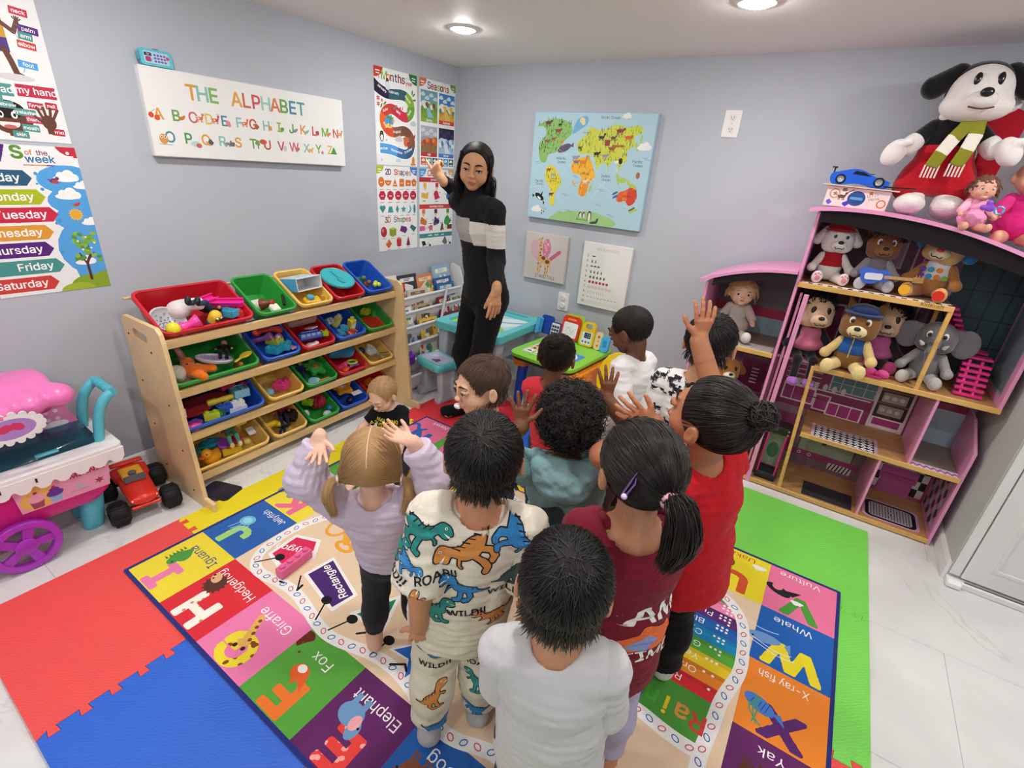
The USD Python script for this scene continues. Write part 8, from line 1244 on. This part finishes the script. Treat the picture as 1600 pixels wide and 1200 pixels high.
        for h_, kn, q in legs:
            p_ = q + (kn - q) * (1 - ln) * 2 if ln > .5 else h_ + (kn - h_) * ln * 2; d_ = unit(q - kn) if ln > .5 else unit(kn - h_); c.half(lambda x, y, z, p_=p_, d_=d_: np.where((x - p_[0]) ** 2 + (y - p_[1]) ** 2 + (z - p_[2]) ** 2 < .10 ** 2, (x - p_[0]) * d_[0] + (y - p_[1]) * d_[1] + (z - p_[2]) * d_[2], -1.0))
        c.cut(pel + up * .055 * H, up); m = c.mesh(.0075 if not adult else .0085, fold(pants.get('fold', .008), 30)); out['pants'] = m; part(t, 'trousers', m, M(pants['col'], 'fabric'), True)
    if feet != 'bare':
        for i, (hl, tl, fd, q) in enumerate(shoes):
            f_ = feet if isinstance(feet, str) else feet['col']
            if f_ == 'bare': continue
            sb = Blob(.012).seg(hl, tl + fd * (.026 if adult else .014) * H, (.029 * H, .026 * H), (.036 * H, .019 * H), np.cross(fd, [0, 0, 1])).cap(hl + [0, 0, .01 * H], hl * .3 + q * .7 + [0, 0, .02 * H], .029 * H, D['ca'][1] + .006); sb.cut((0, 0, .0005), (0, 0, -1)); out['sock'] = sb.mesh(.004); out['sock_path'] = part(t, 'shoe' if adult else 'sock', out['sock'], M(f_, 'fabric'), True)
    # hair
    HM, hr = M(hair, 'hair'), hairmat(hair); rs = np.random.RandomState(int(H * 1000) + len(label)); cap = Blob(.05 * hs); th = {'curly': .07, 'short': .02 if hlen > .015 else .008, 'bun': .022, 'long': .018}.get(style, .022); cc = np.array((0, -.065, .105)); rr_ = np.array((.372 + th, .447 + th, .392 + th))
    cap.ell(hp(cc), rr_ * hs, Rh.T); fz = fore if fore is not None else .02
    cap.ell(hp((0, .47, -.13 + fz)), np.array((.40, .36, .40)) * hs, Rh.T, k=.05 * hs, op=1)
    for s in (-1, 1): cap.ell(hp((s * .44, .04, -.16)), np.array((.17, .20, .22)) * hs, Rh.T, k=.05 * hs, op=1)
    if style not in ('long',): cap.cut(hp((0, -.35, -.34)), Rh @ np.array([0, .35, -1.0]))
    nz = {'curly': .05, 'short': .012}.get(style, .006) * hs; hm = cap.mesh(.004, lambda v: nz * (meshkit.fbm(v * (26 if style != 'curly' else 75), 3, 2) - .3)); hpart = part(t, 'hair', hm, HM, True); out['hair'] = hpart
    pts, fi = trimesh.sample.sample_surface(hm, strands, seed=int(H * 1000)); nr = hm.face_normals[fi]; lp_ = (pts - hc) @ Rh / hs; ln_ = nr @ Rh; keep = (((lp_ - cc) / rr_) ** 2).sum(1) > .93; lp_, ln_ = lp_[keep], ln_[keep]; N = len(lp_); S = []
    lf = rs.uniform(.3, 1.3, (N, 1))
    def march(p, field, n, step, lift, floor=True):
        P_ = [p]; v = None
        for q in range(n):
            d = field(p, q / n); d = d / (np.linalg.norm(d, axis=1, keepdims=True) + 1e-9); p = p + d * step
            if floor:
                e = np.sqrt((((p - cc) / rr_) ** 2).sum(1, keepdims=True)); tgt = 1.0 + lift * (q + 1) / n * lf; p = np.where((e < tgt) | ((p[:, 2:] > -.15) if floor == 'stick' else False), cc + (p - cc) * (tgt / e), p)
            P_.append(p)
        return np.stack(P_, 1)
    wr = lambda arr: [hc + (a @ Rh.T) * hs for a in arr]
    jit = rs.normal(0, 1, (N, 3))
    if style == 'short':
        wh = np.array((.06, -.36, .38)); f = lambda p, u: (p - wh) * np.array((1, 1, .8)) + jit * .09 + np.array((.05, .16, -.22)) + (cc - p) * .5 * u; L_ = march(lp_, f, 6, hlen, .065 if hlen > .015 else .02, 'stick')
        ins = ((((L_ - np.array((0, .47, -.13 + fz))) / np.array((.39, .35, .39))) ** 2).sum(2) < 1) | ((((np.abs(L_) * np.array((1, 0, 0)) + L_ * np.array((0, 1, 1)) - np.array((.44, .02, -.15))) / np.array((.17, .19, .22))) ** 2).sum(2) < 1) | (L_[..., 2] < -.40)
        n_ = np.where(ins.any(1), ins.argmax(1), 7); S = [hc + (a[:k_] @ Rh.T) * hs for a, k_ in zip(L_, n_) if k_ >= 3]
    elif style == 'curly':
        ang = np.linspace(0, 11, 13)
        for p, n_, j in zip(lp_, ln_, jit):
            t1 = unit(np.cross(n_, j)); t2 = np.cross(n_, t1); r_ = .026; c_ = p + np.outer(np.linspace(-.02, .085, 13), n_ + j * .25) + r_ * (np.outer(np.cos(ang), t1) + np.outer(np.sin(ang), t2)); S.append(hc + (c_ @ Rh.T) * hs)
    elif style in ('pony', 'bun', 'pigtails'):
        ties = {'pony': [np.array((.02, -.56, .06))], 'bun': [np.array((0, -.40, .36))], 'pigtails': [np.array((.43, -.24, -.16)), np.array((-.43, -.24, -.16))]}[style]; tie = np.array([ties[0] if (len(ties) == 1 or p[0] > 0) else ties[1] for p in lp_])
        f = lambda p, u: (tie - p) + jit * .02; L_ = march(lp_, f, 10, .05, .05); S = [hc + (a[: max(3, int(np.argmin(np.linalg.norm(a - q, axis=1))) + 1)] @ Rh.T) * hs for a, q in zip(L_, tie)]
        for q in ties:
            tb_ = hp(q * 1.04)
            if style == 'pigtails' and q[0] > 0: part(hpart, 'parting', tube([hp(cc + rr_ * np.array((0, math.cos(b_), math.sin(b_))) * 1.012) for b_ in np.linspace(.9, 3.0, 14)], .012 * hs, 6), SKN, True)
            if style == 'bun':
                bm = Blob(.02 * hs).ell(hp(q * 1.12), np.array((.17, .15, .14)) * hs, Rh.T).ell(hp(q * 1.15 + (.08, .05, .02)), np.array((.11, .10, .10)) * hs, Rh.T); part(hpart, 'bun', bm.mesh(.004, lambda v: .012 * (meshkit.fbm(v * 60, 3) - .5)), HM, True)
                for k in range(160):
                    a0, b0 = rs.uniform(0, 6.28), rs.uniform(0, 3.1); ax_ = unit(rs.normal(0, 1, 3)); u1 = unit(np.cross(ax_, (0.1, .3, 1))); u2 = np.cross(ax_, u1); an_ = np.linspace(a0, a0 + 2, 8); S.append(hp(q * 1.12) + ((np.outer(np.cos(an_), u1) + np.outer(np.sin(an_), u2)) * np.array((.18, .16, .15)) + rs.normal(0, .01, 3)) @ Rh.T * hs)
            else:
                tail = {'pony': [(0, 0, 0), (.03, -.12, .02), (.05, -.20, -.14), (.03, -.20, -.40), (-.0, -.14, -.62)], 'pigtails': [(0, 0, 0), (np.sign(q[0]) * .09, -.10, -.02), (np.sign(q[0]) * .12, -.16, -.16), (np.sign(q[0]) * .08, -.18, -.36), (np.sign(q[0]) * .05, -.17, -.50)]}[style]; wd = {'pony': .15, 'pigtails': .075}[style]
                grav = ldir((0, 0, 0)); base_ = hp(q * 1.02); ctr = [base_ + np.array([1, 1, 1]) * ((Rh @ (np.array(c_) * np.array((1, 1, 0)))) + np.array((0, 0, c_[2]))) * hs for c_ in tail]; sp_ = spline(ctr, 12); prof_ = np.interp(np.linspace(0, 1, 12), [0, .15, .5, 1], [.35, .8, 1, .35]) * wd * hs
                tm = Blob(.01)
                for k in range(11): tm.cap(sp_[k], sp_[k + 1], prof_[k] * .8, prof_[k + 1] * .8)
                part(hpart, 'hair_tail', tm.mesh(.004, lambda v: .006 * (meshkit.noise(v * np.array([120, 120, 25])) - .5)), HM, True)
                for k in range(420 if style == 'pony' else 200):
                    o = rs.normal(0, .55, 3); o /= max(1, np.linalg.norm(o)); S.append(sp_ + o * prof_[:, None] * 1.12 + np.outer(np.linspace(0, 1, 12) ** 2, rs.normal(0, .025, 3) * hs))
                part(hpart, 'hair_tie', tube([base_ + (Rh @ (np.array((np.cos(b_) * .06, 0, np.sin(b_) * .06)) if style == 'pony' else np.array((0, np.cos(b_) * .06, np.sin(b_) * .06)))) * hs for b_ in np.arange(0, 6.28, .4)], .022 * hs * (1.6 if style == 'pony' else 1), 8, True), M({'pony': 'f0b8c4', 'pigtails': 'dcd0dc'}[style], 'fabric'), True)
    elif style == 'long':
        pt = .07; side = np.sign(lp_[:, :1] - pt); f = lambda p, u: np.c_[side[:, 0] * np.clip(1.0 - 3 * u, 0, 1), -.12 * np.ones(N), -.25 - 2.2 * u * np.ones(N)] + jit * .03; L_ = march(lp_, f, 16, .062, .05, 'stick'); L_ = L_[~((L_[..., 1] > .16) & (L_[..., 2] < .36) & (np.abs(L_[..., 0]) < .33)).any(1)]; S = wr(L_)
        for s, f0, zb in ((1, .08, -.62), (-1, .02, -.66)):
            sm = Blob(.05 * hs); sm.seg(hp((s * .35, f0 - .06, .10)), hp((s * .36, f0 - .04, -.25)), (.15 * hs, .03 * hs), (.15 * hs, .03 * hs), Rh @ np.array([0, 1, 0])).seg(hp((s * .36, f0 - .04, -.25)), hp((s * .29, f0 + .0, zb)), (.15 * hs, .03 * hs), (.08 * hs, .02 * hs), Rh @ np.array([0, 1, 0])); part(hpart, 'side_hair', sm.mesh(.004, lambda v: .007 * (meshkit.noise(v * np.array([130, 130, 14])) - .5)), HM, True)
            for k in range(260): o = rs.normal(0, .5, 2); S.append(spline([hp((s * .30 + o[1] * .05, f0 + o[0] * .12, .30)), hp((s * .375 + abs(o[1]) * .02 * s, f0 - .03 + o[0] * .13, -.02)), hp((s * .375 + o[1] * .04, f0 - .03 + o[0] * .15, -.35)), hp((s * .30 + o[1] * .04, f0 + o[0] * .10, zb - rs.uniform(-.04, .12)))], 10))
        bk = Blob(.04 * hs).seg(hp((0, -.40, .1)), hp((0, -.38, -.55)), (.34 * hs, .12 * hs), (.30 * hs, .07 * hs), Rh @ np.array([1, 0, 0])); part(hpart, 'back_hair', bk.mesh(.005), HM, True)
    if S: curves(hpart, 'strand', S, (.011 if style != 'curly' else .012) * hs * (.75 if style == 'pigtails' else 1), hr)
    return out
# ---- woman pointing at the posters
p = person('woman in a black jumper with a pale chest band, pointing at the posters', (.985, -.875), 252, 1.66, (1.005, -1.045, 1.555), (46, -12, -6), True, skin='c9956f', hs=.222, z0=.013, hair='16120f', style='long', eyes='open', lip='a8605a', faceres=.0032, strands=1200, fore=.14,
    shirt=dict(col='1b1a1c', sleeve=1.93, g=.010, hem=-.02, high=True, name='jumper', fold=.008), pants=dict(col='131315', g=.006, len=.97), feet='161618', arms=((.672, -.925, 1.470), (1.27, -1.17, .985)), elbow=((-.6, -.8, -.9), (.8, -.6, -.1)),
    hands=(dict(d=(-.62, .0, .75), n=(.3, .8, -.3), point=True, thumb=.5), dict(d=(-.02, -.04, -1), n=(-.75, .3, 0), curl=.14, spread=.06, thumb=.35)))
m = p['shirt']; c0 = p['pel'] + p['up'] * .315; H_ = (m.vertices - c0) @ p['up']; d_ = 'band'
def band(mesh, sel, col, name, parent): 
    f = mesh.faces[sel(mesh.vertices[mesh.faces].mean(1))]; v = mesh.vertices + mesh.vertex_normals * .0016; us, f = np.unique(f, return_inverse=True); part(parent, name, trimesh.Trimesh(v[us], f.reshape(-1, 3), process=False), M(col, 'fabric'), True)
bz = p['loc']((1.0, -1.0, 1.225))[2]
xr = p['A'][0][0]
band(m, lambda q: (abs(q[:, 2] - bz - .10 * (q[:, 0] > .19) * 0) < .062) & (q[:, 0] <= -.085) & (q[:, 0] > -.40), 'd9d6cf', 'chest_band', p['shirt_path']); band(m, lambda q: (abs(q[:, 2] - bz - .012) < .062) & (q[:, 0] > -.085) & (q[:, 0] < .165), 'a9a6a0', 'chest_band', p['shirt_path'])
# ---- toddler sitting by the shelf
p = person('blond toddler in a black shirt with yellow lettering, sitting by the bin shelf', (.95, -1.60), 292, .78, (.905, -1.635, .425), (-14, -30, 4), skin='e9bfa6', hs=.175, hair='b08c62', hlen=.02, style='short', eyes='shut', lip='c8837c', faceres=.0036, strands=1500, fore=.20, brow='b08c62',
    shirt=dict(col='15151a', sleeve=.62, g=.010, hem=-.02, neck=1.1), pants=dict(col='2a2c38'), pelvis=(0, -.02, .075), ankles=((.10, .27, .04), (-.10, .27, .04)), knees=((.6, .3, .5), (-.6, .3, .5)), arms=((.80, -1.78, .13), (1.08, -1.70, .12)), elbow=((.8, -.6, 0), (-.8, -.6, 0)), hands=(dict(curl=.7), dict(curl=.7)))
P = Print(text('AMAZING', .020, y=.03), 'e8d83a'); P.text('ADVENTURES', .022, 'e8d83a', 0, .0); o = p['chest'] + np.array((0, .3, -.025)); decal(p['shirt_path'], 'lettering', p['shirt'], P, o, (-1, 0, 0), (0, 0, 1), (0, -1, 0), mx=.006)
# ---- brown haired boy with a dummy
p = person('small brown-haired boy in a pale vest with a dummy, facing the camera', (1.84, -1.95), 243, .98, (1.813, -2.007, .888), (0, -8, 4), skin='dfae90', hs=.196, hair='4a3426', style='short', eyes='open', lip='c07a74', faceres=.0032, strands=2200, fore=.06, lids=-.012,
    shirt=dict(col='e4ded6', sleeve=0, g=.008, neck=1.35), pants=dict(col='4a5568'))
solo('dummy', 'white baby dummy in the mouth of the brown haired boy', 'dummy', Blob(.004).ell(tuple(np.array((1.813, -2.007, .888)) + rot([0, 0, 1], 153) @ rot([1, 0, 0], -8) @ np.array((.0, .470, -.265)) * .196), (.014, .010, .010)).mesh(.002), M('f2f0f4', 'plastic'), True)
# ---- girl with a dark bun
p = person('small child in a red top with a dark bun, facing the green desk', (1.855, -1.50), 104, .97, (1.848, -1.539, .872), (0, -6, 2), skin='6f4632', hs=.188, hair='17110f', style='bun', eyes=None, strands=1200, shirt=dict(col='d83a44', sleeve=.5, neck=1.15), pants=dict(col='2f3f6a'), arms=((1.91, -1.36, .60), (1.77, -1.38, .60)))
# ---- boy in white
p = person('boy with cropped hair in a white long-sleeved top beside the yellow chair', (2.10, -1.28), 168, 1.06, (2.035, -1.243, .965), (8, -24, 0), skin='6b4330', hs=.20, hair='1a1412', style='short', hlen=.007, eyes='shut', lip='5a3028', strands=2500, fore=.12, shirt=dict(col='eceaea', sleeve=1.85, g=.014, hem=-.06, fold=.010, cuff=.008), pants=dict(col='4a2a34'), feet='8a8a90', arms=((1.98, -1.10, .56), (2.03, -1.42, .56)))
# ---- boy in printed shirt
p = person('black-haired boy in a white shirt with small dark figures, behind the girl in red', (2.43, -1.54), 92, 1.20, (2.423, -1.58, 1.088), (0, -4, 0), skin='c98f6c', hs=.198, hair='14110f', style='short', eyes=None, strands=1500, shirt=dict(col='ece9e4', sleeve=.6, g=.012), pants=dict(col='3a3f4c'), feet='e0e0e0')
P = Print(); g = random.Random(4)
for k in range(60): x, y = g.uniform(-.16, .16), g.uniform(-.22, .22); P.add(*animal(x, y, .022, '2c2c34', neck=.3, flip=g.choice((-1, 1))))
decal(p['shirt_path'], 'figure_print', p['shirt'], P, p['waist'] + np.array((0, -.4, .08)), (1, 0, 0), (0, 0, 1), (0, 1, 0)); decal(p['shirt_path'], 'figure_print', p['shirt'], P, p['waist'] + np.array((-.4, 0, .08)), (0, -1, 0), (0, 0, 1), (1, 0, 0))
# ---- girl in red, arms up
p = person('girl in a red top with dark tied hair and one arm raised', (2.58, -1.99), 152, 1.15, (2.548, -2.075, 1.055), (14, 16, -6), skin='b87a58', hs=.208, hair='1c1512', style='bun', eyes='shut', lip='9a5a50', strands=1300, fore=.06, shirt=dict(col='c01c26', sleeve=(1.32, .8), g=.012, hem=-.05), pants=dict(col='121214', g=.022, cuff=.015), feet='e6e2de', ankles=((.05, .03, .05), (-.06, .10, .05)), arms=((2.42, -1.88, 1.225), (2.432, -2.115, 1.012)), elbow=((.8, .6, 0), (-.6, .3, -.9)), hands=(dict(d=(.02, -.02, 1), n=(-.5, .6, 0), curl=.2, spread=.16), dict(d=(-.72, -.45, .38), n=(-.3, .85, .1), curl=.22, spread=.24)))
# ---- curly boy in the teal hoodie
p = person('boy with curly black hair in a pale teal hooded top holding both hands up', (2.22, -2.07), 118, 1.03, (2.2, -2.11, .935), (0, -2, 0), skin='74492f', hs=.192, hair='14100e', style='curly', eyes=None, strands=1500, shirt=dict(col='86acb0', sleeve=(1.25, .9), g=.016, hem=-.07, neck=1.25, fold=.013, cuff=.012, name='hooded_top'), pants=dict(col='2f3a4a'), arms=((2.245, -1.97, .965), (2.125, -2.245, .945)), elbow=((.9, -.1, -.6), (-.9, -.2, -.5)), hands=(dict(d=(-.05, .02, 1), n=(-.5, .7, .2), curl=.18, spread=.22, thumb=1.0), dict(d=(-.05, .0, 1), n=(-.45, .8, .0), curl=.06, spread=.26, thumb=1.15)))
hb = Blob(.02); q = p['nb']; hb.seg(q + np.array((-.06, -.055, -.02)), q + np.array((.06, -.055, -.02)), (.035, .045), (.035, .045), (0, 1, 0)); hb.cap(q + (-.085, -.01, .0), q + (-.06, -.06, -.015), .024).cap(q + (.085, -.01, .0), q + (.06, -.06, -.015), .024).ell(q + (0, -.08, -.055), (.075, .03, .05)); part(p['shirt_path'], 'hood', hb.mesh(.005, lambda v: .016 * (meshkit.fbm(v * 34, 3) - .5)), M('86acb0', 'fabric'), True)
P = Print(unary_union([blob(0, 0, .05, 3, .3, sx=1.1, sy=.5), blob(-.03, .02, .03, 5, .3), sbox(-.04, -.05, -.03, 0), sbox(.02, -.05, .03, 0)]), '3a4a50'); P.text('friends', .018, '5f7f84', 0, -.075); decal(p['shirt_path'], 'back_print', p['shirt'], P, p['chest'] + np.array((0, -.4, -.075)), (1, 0, 0), (0, 0, 1), (0, 1, 0))
# ---- girl in lilac, hands on her head
p = person('girl with fair pigtails in a lilac sweatshirt, hands raised over her head', (1.79, -2.405), 131, .925, (1.812, -2.482, .822), (0, -6, 0), skin='e6b49c', hs=.186, hair='a8845a', style='pigtails', eyes=None, strands=2600, shirt=dict(col='cdbfd3', sleeve=1.86, g=.017, hem=.015, neck=1.1, fold=.014, cuff=.006, name='sweatshirt'), pants=dict(col='2c2c31', g=.006, len=.93, fold=.004), feet='bare', arms=((1.935, -2.452, .915), (1.712, -2.565, .895)), elbow=((1, -.2, .2), (-1, -.2, .2)), ankles=((.075, .03, .04), (-.07, -.0, .04)), hands=(dict(d=(-.55, -.35, .25), n=(.25, -.3, .9), curl=.3, spread=.16), dict(d=(.45, -.45, -.35), n=(.45, -.5, .7), curl=.25, spread=.2)))

p_hair = p
# ---- black-haired boy in dinosaur pyjamas
p = person('black-haired boy in cream dinosaur pyjamas, seen from behind', (2.13, -2.485), 124, 1.115, (2.199, -2.511, 1.010), (0, -4, -2), skin='c78d6b', hs=.198, hair='151210', style='short', eyes=None, strands=3200, shirt=dict(col='dfd8c8', sleeve=.92, g=.017, hem=-.075, neck=1.15, fold=.014, cuff=.014, name='pyjama_top'), pants=dict(col='dcd6c4', g=.016, len=.96, fold=.012, cuff=.008), feet='b8b8b8', arms=((2.27, -2.38, .53), (2.105, -2.61, .53)), ankles=((.07, .03, .05), (-.075, -.03, .05)))
def dino(x, y, s, c, rt=0, fl=1):
    g = unary_union([Polygon(spline([(-.95, .10), (-.55, .02), (-.30, .22), (.05, .30), (.28, .52), (.35, .66), (.62, .70), (.80, .58), (.78, .50), (.55, .46), (.78, .40), (.70, .33), (.45, .34), (.38, .12), (.20, -.10), (-.05, -.20), (-.35, -.14), (-.6, -.04)], 60, True)).buffer(0), line([(-.12, -.1), (-.22, -.38), (-.12, -.55), (.02, -.56)], .16), line([(.12, -.08), (.14, -.36), (.20, -.54), (.34, -.55)], .15), line([(.36, .16), (.52, .08), (.58, .0)], .07)]); tf = lambda q: affinity.translate(affinity.rotate(affinity.scale(q, s * fl, s, origin=(0, 0)), rt, origin=(0, 0)), x, y)
    out = [(tf(g.buffer(.035)), '26262c'), (tf(g), c)]; out += [(tf(unary_union([line([(-.45 + .16 * k, .06 + .05 * k), (-.40 + .16 * k, .20 + .06 * k)], .035) for k in range(5)])), '26262c'), (tf(ellp(.55, .60, .04)), 'f4f0e4'), (tf(ellp(.56, .60, .02)), '1a1a1e'), (tf(Polygon([(.56, .455), (.78, .49), (.78, .41)])), 'f4efe2')]; return out
def dinos(lst, words):
    P = Print()
    for a in lst:
        for g_, c_ in dino(*a): P.add(g_, c_)
    for w_, x, y, r_ in words: P.text(w_, .020, '26262c', x, y, rot=r_)
    return P
TE, OG, BL = '2f8a84', 'd08a4a', '3a86c4'
P = dinos([(-.095, .165, .072, TE, -35, 1), (.02, .135, .088, OG, 62, -1), (.105, .165, .072, BL, -80, 1), (.005, .015, .066, BL, 0, -1), (.105, .05, .05, '3f5a58', 10, 1), (-.085, .0, .045, OG, 70, 1), (-.06, -.075, .062, TE, 8, 1), (.075, -.09, .058, OG, 20, -1), (-.12, .09, .04, BL, -60, 1)], [('ROAR!!', -.055, .055, 6), ('WILD!!', .012, -.075, 4), ('WILD!!', .10, -.01, 0)])
decal(p['shirt_path'], 'dinosaur_print', p['shirt'], P, p['waist'] + np.array((0, -.45, .06)), (1, 0, 0), (0, 0, 1), (0, 1, .0), mx=.010)
P = dinos([(-.02, .02, .05, TE, 0, 1)], [('WILD!!', 0, -.035, -8)]); decal(p['shirt_path'], 'dinosaur_print', p['shirt'], P, p['A'][1][0] * .5 + p['A'][1][1] * .5 + np.array((-.4, -.02, -.0)), (0, -1, 0), (0, 0, 1), (1, 0, 0), mx=.010)
P = dinos([(-.06, .13, .055, BL, 5, 1), (.05, .10, .05, OG, -10, 1), (-.06, -.045, .055, OG, 15, 1), (.06, -.03, .05, TE, 0, -1), (-.05, -.17, .052, BL, -20, 1), (.06, -.16, .05, BL, 10, -1)], [('WILD!!', -.06, .045, 0), ('ROAR!!', .06, .03, 0)]); decal(p['t'], 'dinosaur_print', p['pants'], P, (0, -.45, .26), (1, 0, 0), (0, 0, 1), (0, 1, 0), mx=.010)
for s_ in (-1, 1):
    P = Print()
    for k in range(5): P.add(sbox(-.06, .006 + k * .014, .06, .012 + k * .014), '3f4248')
# ---- girl in maroon with a ponytail
p = person('girl with a dark ponytail and purple hair clip in a maroon top', (2.485, -2.335), 122, 1.12, (2.482, -2.366, 1.035), (14, 4, -4), skin='bb8262', hs=.203, hair='191310', style='pony', eyes='shut', lip='a8605a', strands=3400, shirt=dict(col='7a1f30', sleeve=.55, g=.012, hem=-.09, neck=1.45, fold=.014, flare=.014), pants=dict(col='b4aecb', g=.014), arms=((2.46, -2.15, .62), (2.38, -2.22, .60)))
cl = thing('hair_clip', 'purple snap hair clip in the dark hair of the girl with the ponytail', 'hair clip', (0, 0, 0)); q0 = np.array((2.482, -2.366, 1.035)); hpw = lambda v: q0 + rot([0, 0, 1], 122 - 90) @ (p['Rh'] @ (np.array(v, float) * .203)); part(cl, 'clip_frame', tube([hpw(v) for v in ((-.26, -.42, .30), (-.31, -.42, .20), (-.36, -.40, .06), (-.34, -.43, .06), (-.28, -.45, .20))], .0022, 6, True), M('b48ae0', 'metal', .3), True); part(cl, 'clip_end', ball(.006, hpw((-.355, -.43, .05))), M('d8c8f0', 'plastic'), True)
P = Print(text('GAME', .05, y=.02, rot=0), 'f0ece8'); P.add(blob(0, -.03, .04, 3, .3, sx=1.4), 'e8703c'); P.add(blob(-.02, -.045, .02, 5, .3), '8a9ad0'); P.text('TIME', .03, 'f0ece8', 0, -.10); decal(p['shirt_path'], 'shirt_print', p['shirt'], P, p['waist'] + np.array((.40, -.20, .02)), (.35, .94, 0), (0, 0, 1), (-.94, .35, 0))
# ---- boy in the grey top, nearest the camera
p = person('boy with short black hair in a plain light grey top, nearest the camera', (2.475, -2.605), 114, 1.015, (2.462, -2.619, .912), (0, -14, 2), skin='c08a68', hs=.200, hair='131010', style='short', eyes=None, strands=4200, shirt=dict(col='c6c6c8', sleeve=1.2, g=.012, hem=-.10, neck=.95, fold=.009, cuff=.004), pants=dict(col='3a3d46'), arms=((2.51, -2.44, .60), (2.33, -2.51, .60)), elbow=((.1, -.4, -1), (-.1, -.4, -1)))
